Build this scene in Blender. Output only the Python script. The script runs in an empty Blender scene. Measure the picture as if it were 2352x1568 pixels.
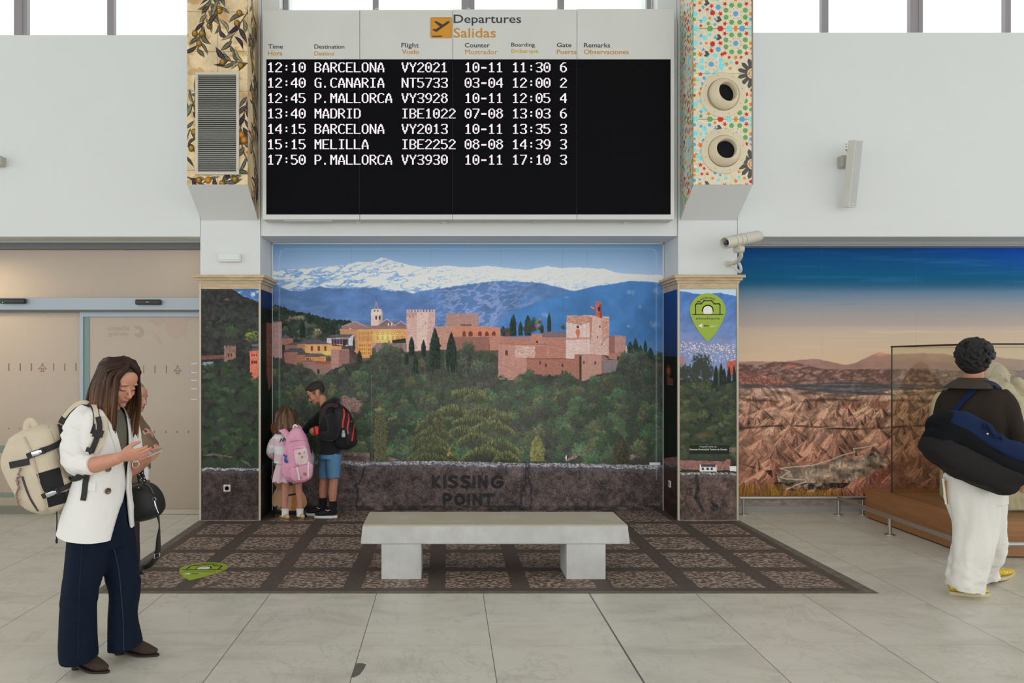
import bpy, bmesh, math, random
import numpy as np
from mathutils import Vector, Matrix
from mathutils.bvhtree import BVHTree
C = bpy.context.scene.collection
S = bpy.context.scene
PI = math.pi

# ------------------------------------------------------------------ camera, sky, lights, exposure
EYE, F, CX, CY = 1.64, 1740.0, 1026.0, 828.0       # eye height, focal length and principal point (2352 x 1568 frame)
cam = bpy.data.cameras.new('camera')
cam.sensor_width = 36.0
cam.lens = F / 2352 * 36.0
cam.shift_x = (1176 - CX) / 2352
cam.shift_y = (CY - 784) / 2352
camo = bpy.data.objects.new('camera', cam)
camo.location = (0, 0, EYE)
camo.rotation_euler = (PI / 2, 0, 0)
C.objects.link(camo)
S.camera = camo
w = bpy.data.worlds.new('sky')
S.world = w
w.use_nodes = True
wn = w.node_tree
for n in list(wn.nodes):
    wn.nodes.remove(n)
wo = wn.nodes.new('ShaderNodeOutputWorld')
wb = wn.nodes.new('ShaderNodeBackground')
wt = wn.nodes.new('ShaderNodeTexCoord')
ws = wn.nodes.new('ShaderNodeSeparateXYZ')
wr = wn.nodes.new('ShaderNodeValToRGB')
wn.links.new(wt.outputs['Generated'], ws.inputs[0])
wn.links.new(ws.outputs['Z'], wr.inputs[0])
wr.color_ramp.elements[0].position = 0.0
wr.color_ramp.elements[0].color = (0.86, 0.88, 0.88, 1)
wr.color_ramp.elements[1].position = 0.8
wr.color_ramp.elements[1].color = (1.0, 1.0, 0.99, 1)
wn.links.new(wr.outputs[0], wb.inputs['Color'])
wb.inputs['Strength'].default_value = 2.05
wn.links.new(wb.outputs[0], wo.inputs[0])
# soft overhead fill lamp added under the ceiling, and the vestibule lamps
def area(name, loc, rot, sx, sy, power, col=(1, 1, 1)):
    l = bpy.data.lights.new(name, 'AREA')
    l.shape = 'RECTANGLE'; l.size = sx; l.size_y = sy; l.energy = power; l.color = col
    o = bpy.data.objects.new(name, l); o.location = loc; o.rotation_euler = rot
    C.objects.link(o)
    return o
area('overhead_fill', (0.5, 1.0, 6.3), (0, 0, 0), 12, 3, 60, (1, 0.99, 0.97))
area('vestibule_lamp', (-5.0, 8.7, 2.75), (0, 0, 0), 0.7, 0.3, 42, (1, 0.86, 0.64))
area('vestibule_lamp_small', (-2.75, 8.6, 2.9), (0, 0, 0), 0.25, 0.2, 4, (1, 0.86, 0.66))
S.cycles.transparent_max_bounces = 24
S.view_settings.view_transform = 'Standard'
S.view_settings.look = 'None'
S.view_settings.exposure = 0.0
S.view_settings.gamma = 1.0
S.view_settings.use_curve_mapping = False

# ------------------------------------------------------------------ helpers
def at(px, py, Y):
    return Vector(((px - CX) / F * Y, Y, EYE - (py - CY) / F * Y))

def gnd(px, py):                       # the floor point seen at a pixel
    Y = F * EYE / (py - CY)
    return Vector(((px - CX) / F * Y, Y, 0.0))

def lin(c):
    c = np.asarray(c, float) / 255.0
    return np.where(c <= 0.04045, c / 12.92, ((c + 0.055) / 1.055) ** 2.4)

_mats = {}
def mat(name, rgb=(200, 200, 200), rough=0.6, metal=0.0, spec=0.5, emit=None, noise=None, bump=None, coat=0.0, sss=0.0, attr=None, alpha=1.0, trans=0.0, sheen=0.0):
    """procedural Principled material; rgb is sRGB 0-255 of the surface itself"""
    if name in _mats:
        return _mats[name]
    m = bpy.data.materials.new(name)
    m.use_nodes = True
    nt = m.node_tree
    b = nt.nodes['Principled BSDF']
    c = tuple(float(v) for v in lin(rgb)) + (1,)
    b.inputs['Base Color'].default_value = c
    b.inputs['Roughness'].default_value = rough
    b.inputs['Metallic'].default_value = metal
    b.inputs['Specular IOR Level'].default_value = spec
    b.inputs['Coat Weight'].default_value = coat
    b.inputs['Coat Roughness'].default_value = 0.05
    b.inputs['Sheen Weight'].default_value = sheen
    if sss:
        b.inputs['Subsurface Weight'].default_value = sss
        b.inputs['Subsurface Radius'].default_value = (0.01, 0.004, 0.002)
        b.inputs['Subsurface Scale'].default_value = 0.5
    if trans:
        b.inputs['Transmission Weight'].default_value = trans
    if alpha < 1:
        b.inputs['Alpha'].default_value = alpha
    if emit:
        b.inputs['Emission Color'].default_value = tuple(float(v) for v in lin(emit[0])) + (1,)
        b.inputs['Emission Strength'].default_value = emit[1]
    tc = None
    if noise or bump:
        tc = nt.nodes.new('ShaderNodeTexCoord')
    src = None
    if attr:
        a = nt.nodes.new('ShaderNodeVertexColor'); a.layer_name = attr
        src = a.outputs['Color']
        nt.links.new(src, b.inputs['Base Color'])
    if noise:                          # (scale, amount, stretch xyz)
        sc, am = noise[0], noise[1]
        mp = nt.nodes.new('ShaderNodeMapping')
        if len(noise) > 2:
            mp.inputs['Scale'].default_value = noise[2]
        nt.links.new(tc.outputs['Object'], mp.inputs[0])
        nz = nt.nodes.new('ShaderNodeTexNoise')
        nz.inputs['Scale'].default_value = sc; nz.inputs['Detail'].default_value = 6; nz.inputs['Roughness'].default_value = 0.65
        nt.links.new(mp.outputs[0], nz.inputs['Vector'])
        mr = nt.nodes.new('ShaderNodeMapRange')
        mr.inputs['From Min'].default_value = 0.3; mr.inputs['From Max'].default_value = 0.7
        mr.inputs['To Min'].default_value = 1 - am; mr.inputs['To Max'].default_value = 1 + am
        nt.links.new(nz.outputs['Fac'], mr.inputs['Value'])
        mx = nt.nodes.new('ShaderNodeVectorMath'); mx.operation = 'SCALE'
        if src is None:
            mx.inputs[0].default_value = c[:3]
        else:
            nt.links.new(src, mx.inputs[0])
        nt.links.new(mr.outputs[0], mx.inputs['Scale'])
        nt.links.new(mx.outputs[0], b.inputs['Base Color'])
    if bump:                           # (scale, strength, stretch)
        mp = nt.nodes.new('ShaderNodeMapping')
        if len(bump) > 2:
            mp.inputs['Scale'].default_value = bump[2]
        nt.links.new(tc.outputs['Object'], mp.inputs[0])
        nz = nt.nodes.new('ShaderNodeTexNoise')
        nz.inputs['Scale'].default_value = bump[0]; nz.inputs['Detail'].default_value = 4
        nt.links.new(mp.outputs[0], nz.inputs['Vector'])
        bp = nt.nodes.new('ShaderNodeBump')
        bp.inputs['Strength'].default_value = bump[1]; bp.inputs['Distance'].default_value = 0.01
        nt.links.new(nz.outputs['Fac'], bp.inputs['Height'])
        nt.links.new(bp.outputs[0], b.inputs['Normal'])
    _mats[name] = m
    return m

def frame_of(d):
    d = d.normalized()
    r = Vector((0, 0, 1)) if abs(d.z) < 0.9 else Vector((0, 1, 0))
    u = r.cross(d).normalized()
    return u, d.cross(u).normalized()

def smooth_path(pts, vals, k=4):
    """Catmull-Rom through points and their radii"""
    P = [np.array(p, float) for p in pts]
    V = [np.atleast_1d(np.array(v, float)) for v in vals]
    if k <= 1 or len(P) < 3:
        return [Vector(p) for p in P], V
    op, ov = [], []
    n = len(P)
    for i in range(n - 1):
        for arr, out in ((P, op), (V, ov)):
            a, b, c, d = arr[max(i - 1, 0)], arr[i], arr[i + 1], arr[min(i + 2, n - 1)]
            for j in range(k):
                t = j / k
                out.append(0.5 * ((2 * b) + (c - a) * t + (2 * a - 5 * b + 4 * c - d) * t * t + (3 * b - a - 3 * c + d) * t ** 3))
    op.append(P[-1]); ov.append(V[-1])
    return [Vector(p) for p in op], [np.maximum(v, 1e-4) for v in ov]

class MB:
    def __init__(s):
        s.v = []; s.f = []
    def add(s, verts, faces):
        o = len(s.v)
        s.v += [tuple(v) for v in verts]
        s.f += [tuple(i + o for i in f) for f in faces]
        return s
    def box(s, x0, x1, y0, y1, z0, z1, M=None):
        v = [Vector((x, y, z)) for z in (z0, z1) for y in (y0, y1) for x in (x0, x1)]
        if M is not None:
            v = [M @ p for p in v]
        return s.add(v, [(0, 2, 3, 1), (4, 5, 7, 6), (0, 1, 5, 4), (2, 6, 7, 3), (0, 4, 6, 2), (1, 3, 7, 5)])
    def bbox(s, x0, x1, y0, y1, z0, z1, r=0.01, M=None, seg=2):
        """box with rounded edges"""
        bm = bmesh.new()
        v = [bm.verts.new((x, y, z)) for z in (z0, z1) for y in (y0, y1) for x in (x0, x1)]
        for f in [(0, 2, 3, 1), (4, 5, 7, 6), (0, 1, 5, 4), (2, 6, 7, 3), (0, 4, 6, 2), (1, 3, 7, 5)]:
            bm.faces.new([v[i] for i in f])
        bmesh.ops.bevel(bm, geom=list(bm.edges), offset=r, segments=seg, profile=0.5, affect='EDGES')
        bm.verts.index_update()
        vs = [M @ p.co if M is not None else p.co.copy() for p in bm.verts]
        fs = [[q.index for q in f.verts] for f in bm.faces]
        bm.free()
        return s.add(vs, fs)
    def prism(s, pts, d):
        """polygon pts (3-D, planar) pushed by the vector d"""
        n = len(pts); pts = [Vector(p) for p in pts]; d = Vector(d)
        v = pts + [p + d for p in pts]
        return s.add(v, [tuple(range(n)), tuple(range(2 * n - 1, n - 1, -1))] + [(i, i + n, (i + 1) % n + n, (i + 1) % n) for i in range(n)])
    def rings(s, rings, cap=True, closed=True):
        n = len(rings[0]); v = [p for r in rings for p in r]; f = []
        for i in range(len(rings) - 1):
            for j in range(n if closed else n - 1):
                a, b = i * n + j, i * n + (j + 1) % n
                f.append((a, b, b + n, a + n))
        if cap:
            f.append(tuple(range(n - 1, -1, -1)))
            f.append(tuple(range(len(v) - n, len(v))))
        return s.add(v, f)
    def tube(s, pts, rad, n=12, k=4, up=None, round_ends=False):
        """rad: number, list of numbers, or list of (side, up) pairs"""
        m = len(pts)
        if not isinstance(rad, (list, tuple)):
            rad = [rad] * m
        rad = [(r, r) if not isinstance(r, (list, tuple)) else r for r in rad]
        P, R = smooth_path(pts, rad, k)
        rings = []
        u = None
        for i, p in enumerate(P):
            t = (P[min(i + 1, len(P) - 1)] - P[max(i - 1, 0)])
            if t.length < 1e-9:
                t = Vector((0, 0, 1))
            t.normalize()
            if up is not None:
                u = Vector(up).cross(t)
                u = u.normalized() if u.length > 1e-4 else frame_of(t)[0]
            elif u is None:
                u = frame_of(t)[0]
            else:
                u = (u - t * u.dot(t))
                u = u.normalized() if u.length > 1e-6 else frame_of(t)[0]
            vv = t.cross(u)
            rings.append((p, u, vv, R[i], t))
        out = []
        def ring(p, u, vv, r, sc=1.0):
            return [p + u * (math.cos(2 * PI * j / n) * r[0] * sc) + vv * (math.sin(2 * PI * j / n) * r[1] * sc) for j in range(n)]
        if round_ends:
            p, u, vv, r, t = rings[0]
            for a in (0.2, 0.6):
                out.append(ring(p - t * (min(r) * math.cos(a * PI / 2)), u, vv, r, math.sin(a * PI / 2)))
        for q in rings:
            out.append(ring(*q[:4]))
        if round_ends:
            p, u, vv, r, t = rings[-1]
            for a in (0.6, 0.2):
                out.append(ring(p + t * (min(r) * math.cos(a * PI / 2)), u, vv, r, math.sin(a * PI / 2)))
        return s.rings(out)
    def ell(s, c, r, M=None, n=16, m=10):
        c = Vector(c); rg = []
        for i in range(1, m):
            a = PI * i / m
            rg.append([Vector((r[0] * math.sin(a) * math.cos(2 * PI * j / n), r[1] * math.sin(a) * math.sin(2 * PI * j / n), -r[2] * math.cos(a))) for j in range(n)])
        v = [p for q in rg for p in q] + [Vector((0, 0, -r[2])), Vector((0, 0, r[2]))]
        f = []
        for i in range(m - 2):
            for j in range(n):
                a, b = i * n + j, i * n + (j + 1) % n
                f.append((a, b, b + n, a + n))
        L = (m - 1) * n
        for j in range(n):
            f.append((L, (j + 1) % n, j)); f.append((L + 1, (m - 2) * n + j, (m - 2) * n + (j + 1) % n))
        if M is not None:
            v = [M @ p for p in v]
        return s.add([p + c for p in v], f)
    def cyl(s, p0, p1, r0, r1=None, n=20):
        return s.tube([p0, p1], [r0, r0 if r1 is None else r1], n=n, k=1)
    def lathe(s, prof, c, axis, n=28):
        """profile (distance along the axis, radius) turned about the axis"""
        axis = Vector(axis).normalized(); u, vv = frame_of(axis); c = Vector(c)
        return s.rings([[c + axis * h + (u * math.cos(2 * PI * j / n) + vv * math.sin(2 * PI * j / n)) * r for j in range(n)] for h, r in prof])
    def hloft(s, secs, n=28, k=4, e=2.3):
        """horizontal rounded sections: (centre, half side, half depth, angle of the forward axis)"""
        P, R = smooth_path([q[0] for q in secs], [q[1:] for q in secs], k)
        out = []
        for p, (a, b, g) in zip(P, R):
            fx = Vector((math.cos(g), math.sin(g), 0)); sx = Vector((-math.sin(g), math.cos(g), 0))
            rr = []
            for j in range(n):
                t = 2 * PI * j / n; ct, st = math.cos(t), math.sin(t)
                q = (abs(ct) ** e + abs(st) ** e) ** (-1 / e)
                rr.append(p + fx * (b * ct * q) + sx * (a * st * q))
            out.append(rr)
        return s.rings(out)

def raw(name, mb):
    me = bpy.data.meshes.new(name)
    me.from_pydata(mb.v, [], mb.f)
    me.validate()
    bm = bmesh.new(); bm.from_mesh(me)
    bmesh.ops.recalc_face_normals(bm, faces=bm.faces)
    bm.to_mesh(me); bm.free()
    return me

def obj(name, mb, m=None, parent=None, smooth=False, angle=40):
    me = raw(name, mb) if isinstance(mb, MB) else mb
    o = bpy.data.objects.new(name, me)
    C.objects.link(o)
    if m is not None:
        me.materials.clear(); me.materials.append(m)
    if smooth:
        me.polygons.foreach_set('use_smooth', [True] * len(me.polygons))
        if angle < 180:
            me.set_sharp_from_angle(angle=math.radians(angle))
    if parent is not None:
        o.parent = parent
        o.matrix_parent_inverse = Matrix.Translation(parent.location).inverted()
    return o

def thing(name, label, cat, loc=(0, 0, 0), group=None):
    o = bpy.data.objects.new(name, None)
    o.empty_display_size = 0.1
    C.objects.link(o); o.location = loc
    o['label'] = label; o['category'] = cat
    if group:
        o['group'] = group
    return o

def tag(o, label, cat, group=None):
    o['label'] = label; o['category'] = cat
    if group:
        o['group'] = group
    return o

def struct(name, mb, m, parent=None, smooth=False):
    o = obj(name, mb, m, parent, smooth)
    if parent is None:
        o['kind'] = 'structure'
    return o

# value noise, 2-D and 3-D, vectorised
_T = np.random.RandomState(7).rand(64, 64, 64)
def vn3(x, y, z):
    xi, yi, zi = np.floor(x).astype(int), np.floor(y).astype(int), np.floor(z).astype(int)
    fx, fy, fz = x - xi, y - yi, z - zi
    fx = fx * fx * (3 - 2 * fx); fy = fy * fy * (3 - 2 * fy); fz = fz * fz * (3 - 2 * fz)
    g = lambda a, b, c: _T[(xi + a) & 63, (yi + b) & 63, (zi + c) & 63]
    l = lambda p, q, t: p + (q - p) * t
    return l(l(l(g(0, 0, 0), g(1, 0, 0), fx), l(g(0, 1, 0), g(1, 1, 0), fx), fy), l(l(g(0, 0, 1), g(1, 0, 1), fx), l(g(0, 1, 1), g(1, 1, 1), fx), fy), fz)
_T2 = np.random.RandomState(11).rand(256, 256)
def vn2(x, y):
    xi, yi = np.floor(x).astype(int), np.floor(y).astype(int)
    fx, fy = x - xi, y - yi
    fx = fx * fx * (3 - 2 * fx); fy = fy * fy * (3 - 2 * fy)
    g = lambda a, b: _T2[(xi + a) & 255, (yi + b) & 255]
    a = g(0, 0) + (g(1, 0) - g(0, 0)) * fx
    b = g(0, 1) + (g(1, 1) - g(0, 1)) * fx
    return a + (b - a) * fy
def fbm(x, y, o=4, seed=0):
    s = 0; a = 0.5; t = 0
    for i in range(o):
        s = s + a * vn2(x * 2 ** i + 17.3 * seed + 5 * i, y * 2 ** i + 9.1 * seed + 3 * i); t += a; a *= 0.55
    return s / t

def organic(name, mb, m, parent, voxel=0.008, smooth=4, fac=0.5, disp=None, floor_z=None, color=None):
    """overlapping closed pieces fused into one continuous skin"""
    o = bpy.data.objects.new('tmp', raw('tmp', mb)); C.objects.link(o)
    r = o.modifiers.new('r', 'REMESH'); r.mode = 'VOXEL'; r.voxel_size = voxel; r.use_smooth_shade = True
    if smooth:
        q = o.modifiers.new('s', 'SMOOTH'); q.factor = fac; q.iterations = smooth
    dg = bpy.context.evaluated_depsgraph_get()
    me = bpy.data.meshes.new_from_object(o.evaluated_get(dg), depsgraph=dg)
    bpy.data.objects.remove(o)
    me.name = name
    n = len(me.vertices)
    co = np.empty(n * 3); me.vertices.foreach_get('co', co); co = co.reshape(-1, 3)
    if disp:
        no = np.empty(n * 3); me.vertices.foreach_get('normal', no); no = no.reshape(-1, 3)
        co = co + no * disp(co, no)[:, None]
    if floor_z is not None:
        co[:, 2] = np.maximum(co[:, 2], floor_z)
    me.vertices.foreach_set('co', co.ravel()); me.update()
    if color:
        c = color(co)
        a = me.color_attributes.new('paint', 'FLOAT_COLOR', 'POINT')
        a.data.foreach_set('color', np.concatenate([lin(c), np.ones((n, 1))], 1).ravel().astype(np.float32))
    return obj(name, me, m, parent, True, 181)

def folds(amp, sx, sy, sz, seed=0.0):
    """cloth folds: noise stretched along the given axes (cycles per metre)"""
    def f(co, no):
        a = vn3(co[:, 0] * sx + seed, co[:, 1] * sy + 3.7, co[:, 2] * sz + 1.3) + 0.5 * vn3(co[:, 0] * sx * 2.1, co[:, 1] * sy * 2.1 + seed, co[:, 2] * sz * 2.1)
        return (a - 0.75) * amp * 2
    return f

def surf(objs):
    """ray caster over meshes: pixel -> (point, normal) on the surface"""
    vs, fs = [], []
    for o in objs:
        k = len(vs); mw = o.matrix_basis
        vs += [v.co.copy() for v in o.data.vertices]; fs += [tuple(i + k for i in p.vertices) for p in o.data.polygons]
    t = BVHTree.FromPolygons(vs, fs)
    e = Vector((0, 0, EYE))
    def hit(px, py, off=0.0, back=None):
        d = (at(px, py, 1.0) - e).normalized()
        p, n, _, _ = t.ray_cast(e, d)
        if p is None:
            if back is None:
                return None, None
            p = at(px, py, back); n = Vector((0, -1, 0))
        if n.dot(d) > 0:
            n = -n
        return p + n * off, n
    return hit

def ribbon(name, hit, pts, width, m, parent, off=0.004, thick=0.003, back=None, k=4, n=None):
    """strap laid along a surface through the given pixels"""
    px = np.array(pts, float)
    P, _ = smooth_path([(a, b, 0) for a, b in px], [0.01] * len(px), k)
    cen, nor = [], []
    for p in P:
        q, nn = hit(p.x, p.y, off, back)
        if q is None:
            continue
        cen.append(q); nor.append(nn)
    for _ in range(2):
        nor = [(nor[max(i - 1, 0)] + nor[i] + nor[min(i + 1, len(nor) - 1)]).normalized() for i in range(len(nor))]
        cen = [cen[0]] + [(cen[i - 1] + cen[i] * 2 + cen[i + 1]) / 4 for i in range(1, len(cen) - 1)] + [cen[-1]]
    rg = []
    for i, p in enumerate(cen):
        t = (cen[min(i + 1, len(cen) - 1)] - cen[max(i - 1, 0)]).normalized()
        s = t.cross(nor[i]).normalized() * (width / 2)
        h = nor[i] * thick
        rg.append([p - s - h, p + s - h, p + s + h, p - s + h])
    return obj(name, MB().rings(rg), m, parent, True, 50)

def patch(name, hit, poly, m, parent, off=0.003, back=None, step=6):
    """flat printed or sewn patch following a surface: pixel polygon, gridded"""
    q = [Vector((a, b, 0)) for a, b in poly]
    n = max(2, int(max((q[1] - q[0]).length, (q[2] - q[3]).length) / step)); k = max(2, int(max((q[3] - q[0]).length, (q[2] - q[1]).length) / step))
    v, f = [], []
    for j in range(k + 1):
        for i in range(n + 1):
            a, b = i / n, j / k
            p = (q[0] * (1 - a) + q[1] * a) * (1 - b) + (q[3] * (1 - a) + q[2] * a) * b
            h, nn = hit(p.x, p.y, off, back)
            v.append(h)
    for j in range(k):
        for i in range(n):
            a = j * (n + 1) + i
            f.append((a, a + 1, a + n + 2, a + n + 1))
    return obj(name, MB().add(v, f), m, parent, True, 60)

def text(name, body, x0, x1, z0, z1, y, m, parent, mirror=False, bold=0.0, flat_floor=False):
    """lettering fitted to a rectangle of the wall plane y"""
    cu = bpy.data.curves.new('t', 'FONT'); cu.body = body; cu.extrude = 0.0; cu.offset = bold; cu.resolution_u = 3
    o = bpy.data.objects.new('t', cu); C.objects.link(o)
    dg = bpy.context.evaluated_depsgraph_get(); dg.update()
    me = bpy.data.meshes.new_from_object(o.evaluated_get(dg), depsgraph=dg)
    bpy.data.objects.remove(o)
    n = len(me.vertices)
    co = np.empty(n * 3); me.vertices.foreach_get('co', co); co = co.reshape(-1, 3)
    lo, hi = co.min(0), co.max(0)
    u = (co[:, 0] - lo[0]) / max(hi[0] - lo[0], 1e-6); v = (co[:, 1] - lo[1]) / max(hi[1] - lo[1], 1e-6)
    if mirror:
        u = 1 - u
    out = np.stack([x0 + (x1 - x0) * u, np.full(n, y), z0 + (z1 - z0) * v], 1)
    if flat_floor:
        out = np.stack([x0 + (x1 - x0) * u, z0 + (z1 - z0) * v, np.full(n, y)], 1)
    me.vertices.foreach_set('co', out.ravel()); me.update()
    me.name = name
    return obj(name, me, m, parent)

def ptext(name, body, px0, px1, py0, py1, Y, m, parent, **k):
    a, b = at(px0, py1, Y), at(px1, py0, Y)
    return text(name, body, a.x, b.x, a.z, b.z, Y, m, parent, **k)

def pillow(outline, Y, front, back, n=7, round_=0.75):
    """soft bag: an outline (pixels at distance Y) filled to real thickness, rounded towards both faces"""
    P, _ = smooth_path([(a, b, 0) for a, b in outline + outline[:1]], [0.01] * (len(outline) + 1), 5)
    P = P[:-1]
    cxp = sum(p.x for p in P) / len(P); cyp = sum(p.y for p in P) / len(P)
    mb = MB(); rg = []
    for i in range(2 * n + 1):
        t = -1 + i / n
        s = (1 - abs(t) ** 2.6) ** 0.45 if abs(t) < 1 else 0.0
        s = (1 - round_) + round_ * s
        d = t * (front if t < 0 else back)
        rg.append([(lambda w: Vector((w.x, w.y + d, w.z)))(at(cxp + (p.x - cxp) * s, cyp + (p.y - cyp) * s, Y)) for p in P])
    return mb.rings(rg)

WHITE = mat('white_wall_paint', (222, 225, 225), 0.7, spec=0.3, noise=(1.2, 0.012), bump=(60, 0.05))
# ------------------------------------------------------------------ node helpers for the larger surfaces
def facing_fac(nt):
    """reflectance of a pane, the same from both sides"""
    l = nt.nodes.new('ShaderNodeLayerWeight'); l.inputs[0].default_value = 0.5
    p = nt.nodes.new('ShaderNodeMath'); p.operation = 'POWER'; p.inputs[1].default_value = 5.0
    q = nt.nodes.new('ShaderNodeMath'); q.operation = 'MULTIPLY_ADD'; q.inputs[1].default_value = 0.5; q.inputs[2].default_value = 0.025
    nt.links.new(l.outputs['Facing'], p.inputs[0]); nt.links.new(p.outputs[0], q.inputs[0])
    return q
class G:
    def __init__(s, name):
        s.m = bpy.data.materials.new(name); s.m.use_nodes = True
        s.nt = s.m.node_tree; s.b = s.nt.nodes['Principled BSDF']
        s.tc = s.nt.nodes.new('ShaderNodeTexCoord')
        s.pos = s.tc.outputs['Object']
        q = s.nt.nodes.new('ShaderNodeSeparateXYZ'); s.nt.links.new(s.pos, q.inputs[0])
        s.x, s.y, s.z = q.outputs
    def inp(s, i, v):
        if hasattr(v, 'is_linked') or isinstance(v, bpy.types.NodeSocket):
            s.nt.links.new(v, i)
        elif isinstance(v, (tuple, list)) and len(v) == 3 and i.type == 'RGBA':
            i.default_value = tuple(v) + (1,)
        else:
            i.default_value = v
    def m_(s, op, a, b=0.0, c=0.0):
        n = s.nt.nodes.new('ShaderNodeMath'); n.operation = op
        for i, v in zip(n.inputs, (a, b, c)):
            s.inp(i, v)
        return n.outputs[0]
    def noise(s, scale, detail=6, stretch=(1, 1, 1), rough=0.6, dist=0.0, rot=(0, 0, 0)):
        mp = s.nt.nodes.new('ShaderNodeMapping'); mp.inputs['Scale'].default_value = stretch; mp.inputs['Rotation'].default_value = rot
        s.nt.links.new(s.pos, mp.inputs[0])
        n = s.nt.nodes.new('ShaderNodeTexNoise'); n.inputs['Scale'].default_value = scale; n.inputs['Detail'].default_value = detail
        n.inputs['Roughness'].default_value = rough; n.inputs['Distortion'].default_value = dist
        s.nt.links.new(mp.outputs[0], n.inputs['Vector'])
        return n.outputs['Fac']
    def ramp(s, v, *st):
        n = s.nt.nodes.new('ShaderNodeValToRGB'); r = n.color_ramp
        while len(r.elements) < len(st):
            r.elements.new(0.5)
        for e, (p, c) in zip(r.elements, st):
            e.position = p; e.color = tuple(float(q) for q in lin(c)) + (1,)
        s.inp(n.inputs[0], v)
        return n.outputs[0]
    def mr(s, v, a, b, c=0.0, d=1.0):
        n = s.nt.nodes.new('ShaderNodeMapRange'); s.inp(n.inputs[0], v)
        for i, q in zip(n.inputs[1:5], (a, b, c, d)):
            i.default_value = q
        return n.outputs[0]
    def mix(s, f, a, b, mode='MIX'):
        n = s.nt.nodes.new('ShaderNodeMix'); n.data_type = 'RGBA'; n.blend_type = mode
        s.inp(n.inputs[0], f); s.inp(n.inputs[6], a); s.inp(n.inputs[7], b)
        return n.outputs[2]
    def bump(s, h, st=0.3, d=0.01):
        n = s.nt.nodes.new('ShaderNodeBump'); n.inputs['Strength'].default_value = st; n.inputs['Distance'].default_value = d
        s.inp(n.inputs['Height'], h); s.nt.links.new(n.outputs[0], s.b.inputs['Normal'])
    def seam(s, v, origin, pitch, half):
        """1 on a joint line, 0 elsewhere"""
        a = s.m_('DIVIDE', s.m_('SUBTRACT', v, origin), pitch)
        a = s.m_('SUBTRACT', a, s.m_('ROUND', a))
        return s.m_('LESS_THAN', s.m_('ABSOLUTE', a), half / pitch)
L3 = lambda r, g, b: tuple(float(v) for v in lin((r, g, b)))

# floor of large stone-look tiles
g = G('stone_tile')
cell = s_ = None
ix = g.m_('FLOOR', g.m_('DIVIDE', g.m_('SUBTRACT', g.x, -0.493), 0.749))
iy = g.m_('FLOOR', g.m_('DIVIDE', g.m_('SUBTRACT', g.y, 4.367), 0.748))
wn_ = g.nt.nodes.new('ShaderNodeTexWhiteNoise'); cb = g.nt.nodes.new('ShaderNodeCombineXYZ')
g.inp(cb.inputs[0], ix); g.inp(cb.inputs[1], iy); g.nt.links.new(cb.outputs[0], wn_.inputs[0])
off = g.nt.nodes.new('ShaderNodeVectorMath'); off.operation = 'MULTIPLY_ADD'
g.nt.links.new(wn_.outputs['Color'], off.inputs[0]); off.inputs[1].default_value = (9, 9, 9); g.nt.links.new(g.pos, off.inputs[2])
g.pos = off.outputs[0]
base = g.ramp(g.noise(1.6, 5, (1, 2.2, 1), 0.6, 0.8, (0, 0, 0.5)), (0.3, (190, 186, 174)), (0.5, (206, 202, 190)), (0.72, (214, 211, 200)))
vein = g.noise(1.9, 9, (1, 0.55, 1), 0.62, 1.4, (0, 0, -0.35))
v1 = g.mr(g.m_('ABSOLUTE', g.m_('SUBTRACT', vein, 0.5)), 0.0, 0.012, 0.30, 0.0)
col = g.mix(v1, base, L3(150, 147, 138))
v2 = g.mr(g.m_('ABSOLUTE', g.m_('SUBTRACT', g.noise(2.6, 8, (1, 0.8, 1), 0.6, 1.0), 0.47)), 0.0, 0.008, 0.35, 0.0)
col = g.mix(v2, col, L3(224, 222, 214))
pt = g.mr(g.noise(2.2, 7, (0.8, 2.6, 1), 0.7, 1.2, (0, 0, 0.9)), 0.56, 0.70, 0.0, 0.34)
col = g.mix(pt, col, L3(172, 168, 158))
sx = g.seam(g.x, -0.493, 0.749, 0.0022)
sy = g.seam(g.y, 4.367, 0.748, 0.0012)
col = g.mix(g.m_('MULTIPLY', sy, 0.45), col, L3(128, 124, 115))
col = g.mix(g.m_('MULTIPLY', sx, 0.85), col, L3(62, 54, 46))
jx = g.m_('LESS_THAN', g.m_('ABSOLUTE', g.m_('SUBTRACT', g.x, 1.005)), 0.0055)
col = g.mix(jx, col, L3(96, 98, 98))
g.nt.links.new(col, g.b.inputs['Base Color'])
g.inp(g.b.inputs['Roughness'], 0.34); g.b.inputs['Specular IOR Level'].default_value = 0.45
FLOOR_M = g.m
fl = struct('floor', MB().box(-14, 14, -8, 12, -0.12, 0), FLOOR_M)
pp = [gnd(819, 1523), gnd(832, 1523), gnd(841, 1526), gnd(836, 1536), gnd(826, 1549), gnd(814, 1555), gnd(806, 1556), gnd(812, 1538)]
o = obj('repair_patch', MB().prism([p + Vector((0, 0, 0.0012)) for p in pp], (0, 0, -0.002)), mat('dark_filler', (98, 94, 86), 0.7, noise=(30, 0.2)), fl)
o['label'] = 'dark grey filled chip in the tile'

struct('ceiling_hall', MB().box(-14, 14, -8, 7.99, 6.42, 6.6), mat('ceiling_white', (214, 214, 212), 0.8))
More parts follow.
